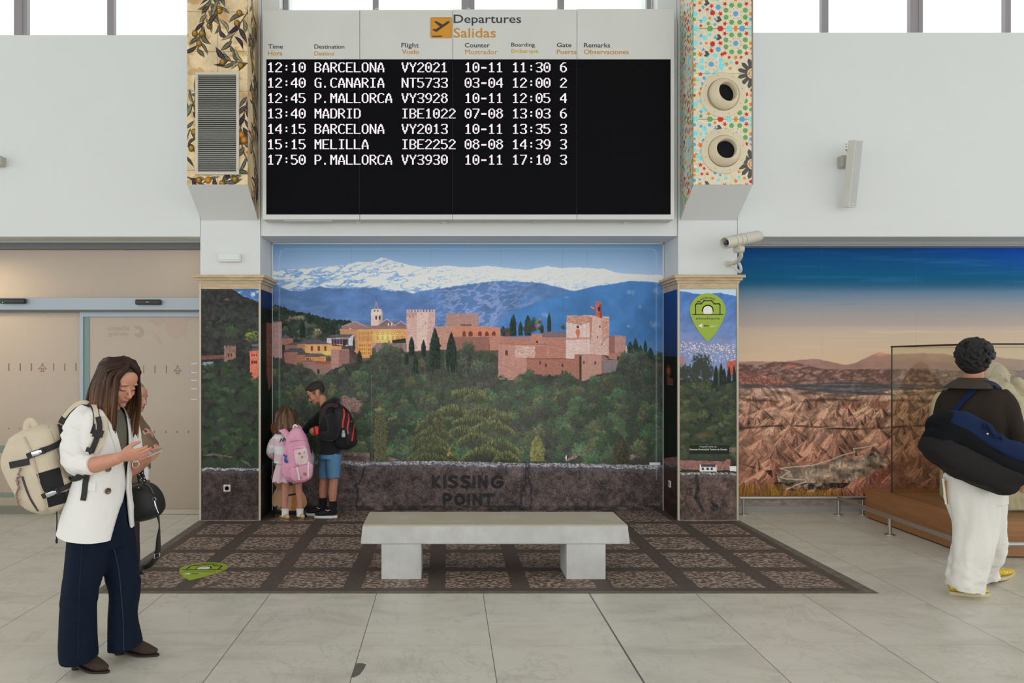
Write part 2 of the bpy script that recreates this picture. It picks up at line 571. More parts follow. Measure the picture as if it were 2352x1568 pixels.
# planes of the back wall
YP, YD, YA, YM = 7.776, 8.108, 8.285, 8.27       # pillars and upper wall, glass door, recess, right-hand mural
ZL = 2.913                                        # lintel underside
PLX0, PLX1, PRX0, PRX1 = -2.534, -1.912, 2.373, 2.989
wl = MB(); wl.box(-14, PLX0, YP, 8.6, ZL, 4.366).box(-14, PLX0 + 0.3, YP + 0.012, 8.6, 4.366, 4.985)
struct('wall_left', wl, WHITE)
wr_ = MB(); wr_.box(PRX1, 14, YP, 8.6, ZL, 4.366).box(PRX1 - 0.3, 14, YP + 0.012, 8.6, 4.366, 5.012)
struct('wall_right', wr_, WHITE)
struct('wall_lintel', MB().box(PLX1, PRX0, YP + 0.02, 8.6, 2.922, 5.12), WHITE)
# pillars: structural shaft
for nm, a, b in (('wall_pillar_left', PLX0, PLX1), ('wall_pillar_right', PRX0, PRX1)):
    struct(nm, MB().box(a + 0.004, b - 0.004, YP + 0.004, 8.6, 0, 5.9), WHITE)
# recess back and right-hand back wall
struct('wall_recess', MB().box(PLX1, PRX0, YA + 0.003, 8.6, 0, 2.93), WHITE)
struct('wall_rear_right', MB().box(PRX1, 14, YM + 0.003, 8.6, 0, ZL), WHITE)
GREY = mat('grey_powder_coat', (150, 158, 164), 0.45, metal=0.2)
DGREY = mat('dark_grey_profile', (104, 106, 106), 0.5)
ALU = mat('silver_door_profile', (158, 168, 176), 0.42, metal=0.35)
# lip and underside above the right mural
t_ = MB(); t_.box(PRX1, 14, 8.10, 8.13, 2.885, ZL); t_.box(PRX1, 14, 8.13, YM, 2.87, 2.90)
struct('trim_1', t_, mat('grey_lip', (176, 178, 180), 0.5))
struct('trim_2', MB().box(PRX1, 14, 8.232, YM, 0.0, 0.060), mat('grey_skirting', (160, 160, 154), 0.5))
struct('trim_3', MB().box(-14, PLX0, 8.06, 8.10, 2.895, ZL), mat('pale_lip', (186, 188, 180), 0.5))
# white edging strip around the recess print
e_ = MB(); e_.box(PLX1, PLX1 + 0.014, YA - 0.02, YA, 2.5, 2.925); e_.box(PRX0 - 0.014, PRX0, YA - 0.02, YA, 2.5, 2.925); e_.box(PLX1, PRX0, YA - 0.02, YA, 2.912, 2.925)
struct('trim_4', e_, mat('white_edging', (232, 230, 226), 0.5))

# clerestory windows
FR = mat('window_frame_grey', (148, 142, 146), 0.5)
GLASS = bpy.data.materials.new('clear_glass'); GLASS.use_nodes = True
nt = GLASS.node_tree; nt.nodes.clear()
go = nt.nodes.new('ShaderNodeOutputMaterial'); gt = nt.nodes.new('ShaderNodeBsdfTransparent'); gg = nt.nodes.new('ShaderNodeBsdfGlossy'); gx = nt.nodes.new('ShaderNodeMixShader'); gf = facing_fac(nt)
gg.inputs['Roughness'].default_value = 0.02; gt.inputs[0].default_value = (0.94, 0.97, 0.95, 1)
nt.links.new(gf.outputs[0], gx.inputs[0]); nt.links.new(gt.outputs[0], gx.inputs[1]); nt.links.new(gg.outputs[0], gx.inputs[2]); nt.links.new(gx.outputs[0], go.inputs[0])
YW = 8.0
def window(i, x0, x1, z0, bars):
    """bars: pixel pairs of the mullions at the window plane"""
    f = MB(); f.box(x0, x1, YW, YW + 0.06, z0 - 0.04, z0 + 0.002); f.box(x0, x1, YW, YW + 0.06, 6.3, 6.4)
    for a, b in bars:
        xa, xb = (a - CX) / F * YW, (b - CX) / F * YW
        f.box(xa, xb, YW, YW + 0.06, z0 - 0.04, 6.3)
        if b - a > 22:
            f.box(xa + (xb - xa) * 0.63, xa + (xb - xa) * 0.67, YW - 0.006, YW + 0.02, z0 - 0.04, 6.3)
    o = struct('window_%d' % i, f, FR)
    obj('pane', MB().box(x0, x1, YW + 0.025, YW + 0.032, z0, 6.3), GLASS, o)
window(1, -14, PLX0, 5.03, [(32, 62), (246, 262), (-160, -146), (-370, -345)])
window(2, PLX1, PRX0, 5.11, [(652, 662), (856, 869), (1060, 1090), (1281, 1296), (1486, 1496)])
window(3, PRX1, 14, 5.06, [(1888, 1903), (2091, 2120), (2309, 2322), (2520, 2550)])
struct('wall_upper_left', MB().box(PLX1, at(650, 10, YW).x, YP + 0.05, 8.5, 5.12, 6.4), WHITE)
struct('wall_upper_right', MB().box(at(1500, 10, YW).x, PRX0, YP + 0.05, 8.5, 5.12, 6.4), WHITE)

# ------------------------------------------------------------------ marble-capped pillar casings
TRAV = mat('travertine', (196, 172, 136), 0.45, noise=(9, 0.22, (1, 1, 5)), bump=(30, 0.06))
STRIP = mat('beige_corner_strip', (196, 186, 166), 0.4)
for nm, a, b, lab, rt in (('pillar_casing', PLX0, PLX1, 'travertine cap and corner strips of the pillar beside the glass door', True), ('pillar_casing', PRX0, PRX1, 'travertine cap and corner strips of the pillar under the security camera', False)):
    t = thing(nm, lab, 'pillar cladding', ((a + b) / 2, YP, 0), 'pillar casings')
    c = MB(); c.box(a - 0.055, b + 0.055, YP - 0.065, YA - 0.001, 2.487, 2.515); c.box(a - 0.035, b + 0.035, YP - 0.04, YA - 0.001, 2.46, 2.487); c.box(a - 0.015, b + 0.015, YP - 0.018, YA - 0.001, 2.435, 2.46)
    obj('cornice', c, TRAV, t)
    obj('stone_band', MB().box(a, b, YP - 0.008, YA - 0.001, 2.375, 2.436), TRAV, t)
    q = 0.012
    for xx in ((a - 0.004, a + 0.016), (b - 0.016, b + 0.004)):
        obj('corner_strip', MB().bbox(xx[0], xx[1], YP - q, YP + 0.014, 0.0, 2.44, 0.003), STRIP, t)

# ------------------------------------------------------------------ sliding glass door and vestibule behind it
FROST = G('frosted_film_glass')
nt = FROST.nt
tl = nt.nodes.new('ShaderNodeBsdfTranslucent'); tl.inputs[0].default_value = (*L3(220, 210, 194), 1)
mxs = nt.nodes.new('ShaderNodeMixShader'); mxs.inputs[0].default_value = 0.45
bt = FROST.ramp(FROST.z, (0.0, (186, 176, 160)), (1.0, (204, 192, 180)))
FROST.nt.links.new(bt, FROST.b.inputs['Base Color'])
FROST.b.inputs['Roughness'].default_value = 0.25
FROST.b.inputs['Coat Weight'].default_value = 0.7; FROST.b.inputs['Coat Roughness'].default_value = 0.01
nt.links.new(FROST.b.outputs[0], mxs.inputs[1]); nt.links.new(tl.outputs[0], mxs.inputs[2])
nt.links.new(mxs.outputs[0], nt.nodes['Material Output'].inputs[0])
door = thing('door_1', 'sliding glass door with beige frosted panes and silver header beam', 'door', (-4.5, YD, 0))
door['kind'] = 'structure'
dx = lambda p, Y=YD: (p - CX) / F * Y
dz = lambda p, Y=YD: EYE - (p - CY) / F * Y
XR = PLX0 - 0.006
obj('header_profile', MB().box(-14, XR, YD - 0.05, YD + 0.04, dz(573), 2.895), DGREY, door)
obj('transom_pane', MB().box(-14, XR, YD, YD + 0.012, dz(684), dz(572)), FROST.m, door)
YH = YD - 0.10
hb = MB(); hb.box(-14, XR, YH, YD + 0.05, EYE - (711 - CY) / F * YH, EYE - (684 - CY) / F * YH)
hbo = obj('header_beam', hb, ALU, door)
obj('header_lip', MB().box(-14, XR, YH + 0.01, YD + 0.05, EYE - (715 - CY) / F * YH, EYE - (711.5 - CY) / F * YH), DGREY, door)
xl = dx(186)
YL = YD - 0.03
lf = MB(); lf.box(xl, XR, YL, YL + 0.03, dz(727, YL), dz(714.5, YL)); lf.box(xl, xl + dx(1034) , YL, YL + 0.03, 0.0, dz(727, YL))
obj('leaf_frame', lf, ALU, door)
gs = MB(); gs.box(xl + 0.037, xl + 0.10, YL + 0.012, YL + 0.018, 0.03, dz(727, YL))
obj('seal_strip', gs, mat('blue_green_seal', (120, 142, 142), 0.4), door)
obj('sliding_pane', MB().box(xl + 0.05, XR, YL + 0.018, YL + 0.026, 0.055, dz(727, YL)), FROST.m, door)
obj('fixed_pane', MB().box(-14, xl + 0.02, YD + 0.001, YD + 0.012, 0.085, dz(713)), FROST.m, door)
fr = MB(); fr.box(-14, xl, YD - 0.012, YD + 0.02, 0.0, 0.085)
obj('bottom_rail', fr, mat('bronze_grey_rail', (120, 118, 104), 0.4, metal=0.3), door)
obj('sliding_bottom_rail', MB().box(xl + 0.03, XR, YL, YL + 0.03, 0.005, 0.055), mat('beige_rail', (176, 164, 146), 0.45), door)
ic = mat('clear_line', (112, 100, 86), 0.3)
ir = mat('rust_line', (158, 108, 78), 0.4)
iw = mat('white_line', (232, 230, 226), 0.4)
def dash(px, y0, y1, m, Y, wd=2.2):
    obj('film_dash', MB().box(dx(px - wd / 2, Y), dx(px + wd / 2, Y), Y - 0.0016, Y - 0.0004, dz(y1, Y), dz(y0, Y)), m, door)
for px, m in ((20.5, ic), (46.5, ic), (72, ic), (123, ir), (149, ic), (174.5, ic)):
    dash(px, 834, 852, m, YD)
for px, m in ((330, ir), (356, ic), (382, ic), (434, mat('violet_line', (172, 165, 205), 0.4))):
    dash(px, 839, 857, m, YL + 0.018)
for px in (20, 45):
    dash(px, 982, 986, ir, YD)
for px in (381, 407, 433, 355):
    dash(px, 989, 994, ic, YL + 0.018)
for py in (835, 855.5, 873.5, 893, 917):
    obj('film_dash', MB().box(dx(440), dx(453), YL + 0.0158, YL + 0.0172, dz(py + 1, YL), dz(py - 1, YL)), iw, door)
def plane_icon(cx, cy, r, Y, m):
    """outline of an airliner seen from above"""
    half = [(0, -1), (0.13, -0.8), (0.16, -0.32), (0.85, 0.22), (0.85, 0.42), (0.16, 0.2), (0.14, 0.6), (0.4, 0.82), (0.4, 0.98), (0.05, 0.86)]
    pts = half + [(-a, b) for a, b in half[::-1]]
    P = [Vector((dx(cx + a * r, Y), Y - 0.001, dz(cy + b * r, Y))) for a, b in pts]
    mb = MB()
    for i in range(len(P)):
        mb.tube([P[i], P[(i + 1) % len(P)]], 0.0028, n=5, k=1)
    obj('plane_icon', mb, m, door)
fb_ = mat('green_film_band', (118, 132, 116), 0.3)
for ya, yb in ((1023, 1040), (1131, 1142)):
    obj('film_band', MB().box(-14, dx(186), YD - 0.0012, YD + 0.0005, dz(yb), dz(ya)), fb_, door)
plane_icon(97.5, 843.5, 10, YD, ir)
plane_icon(408, 848.5, 10, YL + 0.018, ic)
gh = mat('faint_film_print', (170, 150, 134), 0.35)
gh2 = mat('faint_rosy_print', (181, 157, 144), 0.35)
ptext('mirrored_lettering', 'alliance', 247, 297, 747, 759, YL + 0.016, gh, door, mirror=True)
ptext('mirrored_lettering', 'vending', 250, 297, 761, 774, YL + 0.016, gh, door, mirror=True)
def leafshape(pts, m):
    P, _ = smooth_path([(a, b, 0) for a, b in pts + pts[:1]], [0.01] * (len(pts) + 1), 5)
    obj('leaf_print', MB().prism([at(p.x, p.y, YL + 0.0168) for p in P[:-1]], (0, 0.001, 0)), m, door)
leafshape([(307, 749), (322, 749), (331, 762), (326, 773), (313, 774), (309, 767), (318, 765), (321, 757), (313, 755)], gh)
leafshape([(338, 728), (372, 728), (374, 738), (364, 750), (350, 740)], gh2)
leafshape([(378, 728), (440, 728), (432, 738), (425, 765), (403, 778), (384, 765), (380, 745)], gh2)
leafshape([(350, 762), (362, 770), (372, 790), (362, 786)], gh2)
# vestibule
vb = mat('vestibule_wall', (206, 190, 168), 0.8)
struct('wall_vestibule_back', MB().box(-14, -1.9, 9.6, 9.7, 0, 3.2), vb)
struct('wall_vestibule_side', MB().box(-2.42, -2.3, 8.6, 9.6, 0, 3.2), vb)
struct('ceiling', MB().box(-14, -1.9, 8.55, 9.7, 3.1, 3.2), vb)
for px, y0, lab in ((33, 692, 'black motion sensor with a green lamp at the left of the door beam'), (343, 694.5, 'black motion sensor nearest the pillar on the door beam')):
    t = thing('motion_sensor', lab, 'sensor', (dx(px, YH), YH, dz(y0, YH)), 'door sensors')
    c = at(px, y0, YH)
    obj('housing', MB().bbox(c.x - 0.131, c.x + 0.131, YH - 0.055, YH, c.z - 0.026, c.z + 0.028, 0.009), mat('black_plastic', (26, 27, 30), 0.35), t, True)
    if px < 100:
        obj('lamp', MB().ell((c.x - 0.092, YH - 0.055, c.z - 0.015), (0.006, 0.003, 0.004)), mat('green_led', (40, 220, 80), 0.4, emit=((60, 255, 90), 1.2)), t)
    else:
        obj('maker_plate', MB().box(c.x - 0.016, c.x + 0.016, YH - 0.0562, YH - 0.055, c.z - 0.001, c.z + 0.004), mat('pale_plate', (190, 190, 190)), t)
# ------------------------------------------------------------------ departures board
YB = 7.60
bx = lambda p: (p - CX) / F * YB
bz = lambda p: EYE - (p - CY) / F * YB
BOARD = mat('board_white', (214, 215, 211), 0.45, spec=0.4, noise=(2.0, 0.025))
bd = thing('departures_board', 'wide white departures board with black screen of seven flights, hung above the recess', 'flight board', (bx(1075), YP, bz(504)))
obj('casing', MB().box(bx(603.5), bx(1548), YB + 0.02, YP + 0.008, bz(504) + 0.002, bz(21)), BOARD, bd)
ed = [603, 826.3, 1040.0, 1325.5, 1548.5]
for i in range(4):
    a, b = bx(ed[i]) + (0.0022 if i else 0), bx(ed[i + 1]) - (0.0022 if i < 3 else 0)
    obj('header_panel', MB().bbox(a, b, YB, YB + 0.022, bz(136), bz(23 - i * 0.8), 0.002, seg=1), BOARD, bd)
    obj('bottom_panel', MB().bbox(a, b, YB, YB + 0.022, bz(504), bz(492.5), 0.002, seg=1), BOARD, bd)
obj('side_strip', MB().box(bx(603), bx(611.5), YB, YB + 0.022, bz(493), bz(136)), BOARD, bd)
obj('side_strip', MB().box(bx(1540.5), bx(1548.5), YB, YB + 0.022, bz(493), bz(136)), BOARD, bd)
g = G('led_matrix')
P_ = 2.0 / F * YB
ca = g.m_('ABSOLUTE', g.m_('SUBTRACT', g.m_('FRACT', g.m_('DIVIDE', g.x, P_ * 1.5)), 0.5))
cb_ = g.m_('ABSOLUTE', g.m_('SUBTRACT', g.m_('FRACT', g.m_('DIVIDE', g.z, P_ * 1.5)), 0.5))
dt = g.m_('LESS_THAN', g.m_('MAXIMUM', ca, cb_), 0.4)
g.nt.links.new(g.mix(dt, L3(26, 26, 30), L3(7, 7, 9)), g.b.inputs['Base Color'])
g.b.inputs['Roughness'].default_value = 0.6; g.b.inputs['Specular IOR Level'].default_value = 0.04
scr = obj('screen', MB().box(bx(611.5), bx(1540.5), YB + 0.004, YB + 0.024, bz(492.6), bz(136)), g.m, bd)
for p in (825, 1040, 1325):
    obj('screen_joint', MB().box(bx(p - .4), bx(p + .4), YB + 0.0030, YB + 0.006, bz(492), bz(137)), mat('joint_black', (8, 8, 9), 0.6), scr)
GL = {'0': '3C66C3C3DBDBDBC3C3663C', '1': '1838781818181818187E', '2': '3C66C303060C183060C0FF', '3': '7EC30303063C060303C37E', '4': '060E1E3666C6C6FF060606', '5': 'FEC0C0C0FC06030303C67C',
      '6': '1E3060C0FCC6C3C3C3663C', '7': 'FF030306060C0C18183030', '8': '3C66C3663C66C3C3C3663C', '9': '3C66C3C3C3633F03060C78', ':': '0000001818000018180000', '.': '0000000000000000003030', '-': '00000000007E7E00000000',
      'A': '183C3C666666C3FFC3C3C3', 'B': 'FCC6C3C3C6FCC6C3C3C6FC', 'C': '3E63C0C0C0C0C0C0C0633E', 'D': 'FCC6C3C3C3C3C3C3C3C6FC', 'E': 'FFC0C0C0C0FCC0C0C0C0FF', 'G': '3E63C0C0C0CFC3C3C3633F', 'I': '7E18181818181818187E',
      'L': 'C0C0C0C0C0C0C0C0C0C0FF', 'M': 'C3E7E7FFDBDBC3C3C3C3C3', 'N': 'C3E3E3F3D3DBCBCFC7C7C3', 'O': '3C66C3C3C3C3C3C3C3663C', 'P': 'FCC6C3C3C3C6FCC0C0C0C0', 'R': 'FCC6C3C3C6FCD8CCC6C3C3', 'T': 'FF18181818181818181818', 'V': 'C3C3C3666666663C3C1818', 'Y': 'C3C366663C181818181818'}
LED = mat('lit_led', (235, 225, 235), 0.5, emit=((250, 236, 248), 0.7))
FL = [('12:10', 'BARCELONA', 'VY2021', '10-11', '11:30', '6'), ('12:40', 'G.CANARIA', 'NT5733', '03-04', '12:00', '2'), ('12:45', 'P.MALLORCA', 'VY3928', '10-11', '12:05', '4'), ('13:40', 'MADRID', 'IBE1022', '07-08', '13:03', '6'),
      ('14:15', 'BARCELONA', 'VY2013', '10-11', '13:35', '3'), ('15:15', 'MELILLA', 'IBE2252', '08-08', '14:39', '3'), ('17:50', 'P.MALLORCA', 'VY3930', '10-11', '17:10', '3')]
for i, row in enumerate(FL):
    mb = MB()
    for tx, x0 in zip(row, (614, 722.5, 922.5, 1067.5, 1176.5, 1286.5)):
        for k, ch in enumerate(tx):
            h = GL[ch]
            h = h + h[-2:] if len(h) == 20 and ch != '1' and ch != 'I' else h
            if ch in '1I':
                h = h[:8] + h[6:8] + h[8:]
            for r in range(11):
                bits = int(h[2 * r:2 * r + 2], 16)
                for c in range(8):
                    if bits >> (7 - c) & 1:
                        xx, yy = x0 + k * 18.05 + c * 2.0, 143.2 + i * 35.35 + r * 2.06
                        mb.box(bx(xx), bx(xx + 1.6), YB + 0.0015, YB + 0.004, bz(yy + 1.65), bz(yy))
    obj('flight_row', mb, LED, scr)
INK = mat('print_dark', (52, 56, 66), 0.5); ORG = mat('print_orange', (204, 140, 44), 0.5); YEL = mat('print_yellow', (212, 172, 40), 0.5)
TY = YB - 0.0012
for s, x0, x1, y0, y1, m in (('Departures', 1042, 1197, 33.5, 59, INK), ('Salidas', 1041.5, 1139, 64, 86.5, ORG), ('Time', 616, 650, 101.5, 112, INK), ('Hora', 615.5, 649, 117, 127.5, ORG), ('Destination', 722, 791, 102, 112, INK), ('Destino', 722, 768, 118, 127.5, ORG),
                             ('Flight', 922, 962, 98.5, 112.5, INK), ('Vuelo', 923, 962.5, 113.5, 124, ORG), ('Counter', 1067.5, 1125, 98.5, 109, INK), ('Mostrador', 1068, 1142.5, 113.5, 124.5, ORG), ('Boarding', 1174.5, 1228.5, 98, 110, INK), ('Embarque', 1174.5, 1237, 112.5, 124.5, YEL),
                             ('Gate', 1279, 1312.5, 98, 108.5, INK), ('Puerta', 1279, 1324.5, 113.5, 124, ORG), ('Remarks', 1341.5, 1401.5, 98.5, 109, INK), ('Observaciones', 1341.5, 1444, 113.5, 124.5, ORG)):
    ptext('lettering', s, x0, x1, y0, y1, TY, m, bd, bold=0.0 if s == 'Mostrador' else 0.010)
pic = MB().bbox(bx(989), bx(1037.5), YB - 0.003, YB + 0.004, bz(87.5), bz(40.5), 0.012, seg=3)
po = obj('pictogram', pic, mat('sign_orange', (214, 148, 30), 0.5), bd)
pp = lambda L: [Vector((bx(a), YB - 0.0042, bz(b))) for a, b in L]
pm = MB()
pm.prism(pp([(1031, 48.5), (1033, 51), (1030.5, 54), (1002, 74), (993, 68.5), (996, 66.5), (1001, 67.5), (1010, 61.5), (997, 50), (1001, 48.5), (1017, 56.5), (1027.5, 49.5)]), (0, 0.0015, 0))
pm.prism(pp([(993, 82.5), (1015, 82), (1015, 84.5), (993, 85)]), (0, 0.0015, 0))
obj('take_off_symbol', pm, mat('sign_ink', (60, 52, 50), 0.5), po)
obj('access_flap', MB().box(bx(650), bx(761), YB + 0.04, YB + 0.12, bz(504) - 0.008, bz(504) + 0.002), BOARD, bd)
for px in (818, 1021, 1234.5, 1447):
    t = tag(obj('cable_clip', MB().bbox(bx(px - 5.5), bx(px + 5.5), YP - 0.012, YP + 0.02, at(0, 513.5, YP).z, at(0, 506.5, YP).z, 0.003, seg=1), mat('white_clip', (226, 226, 226), 0.5)), 'small white clip on the wall under the departures board, ' + {818: 'leftmost of four', 1021: 'second from the left', 1234.5: 'second from the right', 1447: 'rightmost of four'}[px], 'clip', 'clips under the board')
wi = mat('pale_cable', (206, 212, 214), 0.5)
for px, hh, lab in ((643, 10, 'thin cable loop on the far left of the board top'), (864, 12, 'white cable loop on the board top over the first mullion'), (1077, 12, 'white cable loop on the board top above the title'), (1284, 11, 'white cable loop on the board top over the right mullion'), (1509, 9, 'thin cable loop on the far right of the board top')):
    c = Vector((bx(px), 7.68, bz(21)))
    k = 1 / F * YB
    tag(obj('cable_loop', MB().tube([c + Vector((-4 * k, 0, -0.01)), c + Vector((-3 * k, 0, hh * k * .7)), c + Vector((0, 0.01, hh * k)), c + Vector((3 * k, 0, hh * k * .6)), c + Vector((4 * k, 0, -0.01))], 0.005, n=7), wi, smooth=True), lab, 'cable', 'cable loops on the board')

# ------------------------------------------------------------------ emergency light, sockets
t = thing('emergency_light', 'flat white emergency light with green lamp above the left pillar cap', 'emergency light', at(526, 592, YP))
a, b = at(501, 601, YP - .03), at(553, 582, YP - .03)
WP = mat('white_plastic', (226, 226, 224), 0.4)
obj('housing', MB().bbox(a.x, b.x, YP - 0.035, YP + 0.006, a.z, b.z, 0.006), WP, t, True)
obj('diffuser', MB().bbox(a.x + 0.012, b.x - 0.012, YP - 0.042, YP - 0.03, a.z + 0.02, b.z - 0.008, 0.003), mat('milky_diffuser', (220, 226, 224), 0.3), t)
c = at(526, 588.5, YP - .043)
obj('lamp', MB().ell(c, (0.006, 0.003, 0.005)), mat('green_led', (40, 220, 80)), t)
def socket(name, lab, M, w=.072, single=True):
    t = thing(name, lab, 'socket', M.translation)
    obj('plate', MB().bbox(-w / 2, w / 2, -0.012, 0, -w / 2, w / 2, 0.004, M), mat('socket_cream', (214, 212, 204), 0.4), t)
    obj('cover', MB().lathe([(0, 0.026), (0.004, 0.026), (0.004, 0.021), (-0.004, 0.020), (-0.004, 0.0)], M @ Vector((0, -0.012, 0)), M.to_3x3() @ Vector((0, -1, 0))), mat('socket_grey', (178, 178, 174), 0.45), t, True)
    hm = MB()
    for s in (-1, 1):
        hm.ell(M @ Vector((s * 0.0095, -0.0095, 0)), (0.0028, 0.0028, 0.0028), n=8, m=6)
    obj('pin_hole', hm, mat('black_plastic', (26, 27, 30)), t)
    return t
socket('power_socket', 'white power socket on the stone print of the left pillar', Matrix.Translation(at(522, 1120.5, YP - 0.004)))
M = Matrix.Translation((PRX0 - 0.004, at(1533, 1111, 8.03).y, at(1533, 1111, 8.03).z)) @ Matrix.Rotation(-PI / 2, 4, 'Z')
socket('power_socket', 'cream power socket on the dark inner side of the right pillar', M)

# ------------------------------------------------------------------ duct boxes on the pillars (prints are added below)
YF, ZB, ZF = 7.37, 3.083, 3.352
WU = mat('white_soffit_paint', (226, 227, 228), 0.7)
def duct(xa, xb, lab):
    t = thing('duct_box', lab, 'duct box', ((xa + xb) / 2, YP, ZB))
    mb = MB()
    pts = [(YP, ZB), (YF, ZF), (YF, 6.1), (YP, 6.1)]
    mb.prism([Vector((xa, y, z)) for y, z in pts], (xb - xa, 0, 0))
    obj('housing', mb, WU, t)
    return t
LX0, LX1 = (430 - CX) / F * YF, (569 - CX) / F * YF
RX0, RX1 = (1592.5 - CX) / F * YF, (1729 - CX) / F * YF
duct_l = duct(LX0, LX1, 'duct box on the left pillar papered with olive branches on beige tiles')
duct_r = duct(RX0, RX1, 'duct box on the right pillar papered with coloured star mosaic')
# ventilation grille
t = thing('vent_grille', 'grey slatted ventilation grille in white frame on the olive branch print', 'vent', at(500, 285, YF), None)
a, b = at(450, 402, YF), at(550, 167, YF)
fm = MB(); fw = 0.026
y0, y1 = YF - 0.024, YF - 0.0035
fm.bbox(a.x, a.x + fw, y0, y1, a.z, b.z, 0.003, seg=1); fm.bbox(b.x - fw, b.x, y0, y1, a.z, b.z, 0.003, seg=1); fm.bbox(a.x + fw - 0.002, b.x - fw + 0.002, y0 + 0.001, y1 - 0.001, b.z - fw, b.z - 0.0005, 0.002, seg=1); fm.bbox(a.x + fw - 0.002, b.x - fw + 0.002, y0 + 0.001, y1 - 0.001, a.z + 0.0005, a.z + fw, 0.002, seg=1)
obj('frame', fm, mat('cream_frame', (208, 202, 190), 0.45), t)
obj('back', MB().box(a.x + fw, b.x - fw, YF - 0.004, YF - 0.002, a.z + fw, b.z - fw), mat('vent_dark', (52, 54, 52), 0.8), t)
ns = 47
hgt = (b.z - a.z - 2 * fw) / ns
for i in range(ns):
    z = a.z + fw + (i + 0.5) * hgt
    M = Matrix.Translation(((a.x + b.x) / 2, YF - 0.013, z)) @ Matrix.Rotation(math.radians(38), 4, 'X')
    obj('slat', MB().box(-(b.x - a.x) / 2 + fw, (b.x - a.x) / 2 - fw, -0.011, 0.011, -0.0016, 0.0016, M), mat('slat_grey', (186, 187, 180), 0.45, metal=0.1), t)
for px, py in ((453, 181), (547.5, 180), (451, 388), (546, 388)):
    c = at(px, py, YF - .022)
    obj('screw', MB().cyl(c, c + Vector((0, -0.002, 0)), 0.004, n=10), mat('screw_dark', (110, 106, 100), 0.4), t)
# air nozzles
NZ = mat('nozzle_cream', (224, 210, 182), 0.42)
ND = mat('nozzle_dark', (7, 9, 15), 0.6, spec=0.2)
for cx, cy, hx, hy, lab in ((1662, 216.5, 1669.5, 213.5, 'upper round cream air nozzle, turned to the right, on the star mosaic print'), (1664, 346.5, 1663.5, 344, 'lower round cream air nozzle, facing straight out, on the star mosaic print')):
    c = at(cx, cy, YF - 0.02)
    t = thing('air_nozzle', lab, 'air nozzle', (c.x, YF, c.z), 'air nozzles')
    R_ = 52 / F * YF
    q = Vector((c.x, YF, c.z))
    obj('flange', MB().lathe([(0.0, R_), (0.010, R_), (0.014, R_ * 0.97), (0.018, R_ * 0.72), (0.008, R_ * 0.69), (0.003, R_ * 0.69), (0.003, 0.0)], q, (0, -1, 0), 48), NZ, t, True)
    d = Vector(((hx - cx) * 0.030, -1, -(hy - cy - 0.0) * 0.03)).normalized()
    r1 = R_ * 0.70
    prof = [(0.0, r1 * 0.97), (0.02, r1 * 0.99), (0.045, r1 * 0.93), (0.07, r1 * 0.80), (0.086, r1 * 0.68), (0.09, r1 * 0.645), (0.086, r1 * 0.62), (0.05, r1 * 0.60), (0.0, r1 * 0.58)]
    obj('eyeball', MB().lathe(prof, q + Vector((0, -0.004, 0)), d, 48), NZ, t, True, 60)
    obj('throat', MB().lathe([(0.012, 0.001), (0.012, r1 * 0.60), (0.03, r1 * 0.61)], q + Vector((0, -0.004, 0)), d, 40), ND, t)
    for k in range(8):
        an = k * PI / 4 + 0.3
        p = q + Vector((math.cos(an) * R_ * 0.86, -0.0155, math.sin(an) * R_ * 0.86))
        obj('screw', MB().cyl(p, p + Vector((0, -0.003, 0)), 0.0035, n=8), mat('screw_dark', (110, 106, 100)), t)

# ------------------------------------------------------------------ column loudspeaker and the edge of another
SPK = mat('speaker_cream', (214, 212, 204), 0.5); SPG = mat('speaker_mesh', (186, 188, 188), 0.6, bump=(900, 0.2))
t = thing('column_loudspeaker', 'slim cream column loudspeaker tilted on a bracket on the upper right wall', 'loudspeaker', at(1945, 370, YP))
cs = at(1958, 399, 7.62)
axis = (at(1950, 476, 7.665) - at(1966, 322, 7.56)); h = axis.length / 2; ax = -axis.normalized()
fwd = Vector((0.33, -1, 0)); fwd = (fwd - ax * fwd.dot(ax)).normalized(); side = fwd.cross(ax).normalized() * 1
M = Matrix((side, fwd, ax)).transposed().to_4x4(); M.translation = (at(1950, 476, 7.665) + at(1966, 322, 7.56)) / 2
obj('cabinet', MB().bbox(-0.05, 0.05, -0.05, 0.045, -h, h, 0.006, M), SPK, t)
obj('grille', MB().bbox(-0.043, 0.043, 0.040, 0.047, -h + 0.012, h - 0.012, 0.002, M, seg=1), SPG, t)
obj('maker_plate', MB().box(-0.012, 0.012, 0.047, 0.049, -h + 0.03, -h + 0.036, M), WP, t)
a, b = at(1932, 383, 7.70), at(1949, 357, 7.70)
obj('bracket', MB().bbox(a.x, b.x + 0.03, 7.68, YP + 0.002, a.z, b.z, 0.006), mat('bracket_grey', (176, 176, 164), 0.5), t)
obj('cable', MB().tube([at(1949, 346, 7.68), at(1942, 343, 7.70), at(1949, 352, 7.70), at(1946, 357, 7.72)], 0.004, n=6), mat('cable_grey', (150, 146, 138), 0.5), t, True)
hm = MB()
for py in (331, 336.5):
    c = at(1943.5, py, 7.66); hm.ell(c, (0.006, 0.006, 0.006), n=8, m=6)
obj('cable_gland', hm, mat('gland_dark', (90, 92, 92), 0.5), t)
a, b = at(-30, 379, 7.68), at(1.5, 357, 7.68)
t = thing('wall_bracket', 'grey edge of a speaker bracket at the far left of the upper wall', 'bracket', (a.x, YP, a.z))
obj('plate', MB().bbox(a.x, b.x, 7.68, YP + 0.002, a.z, b.z, 0.006), mat('bracket_grey', (176, 176, 164)), t)
for i, (px, py) in enumerate(((-2, 359), (-2, 377))):
    c = at(px, py, 7.678)
    obj('bolt', MB().cyl(c, c + Vector((0, -0.004, 0)), 0.008, n=8), mat('gland_dark', (90, 92, 92)), t)

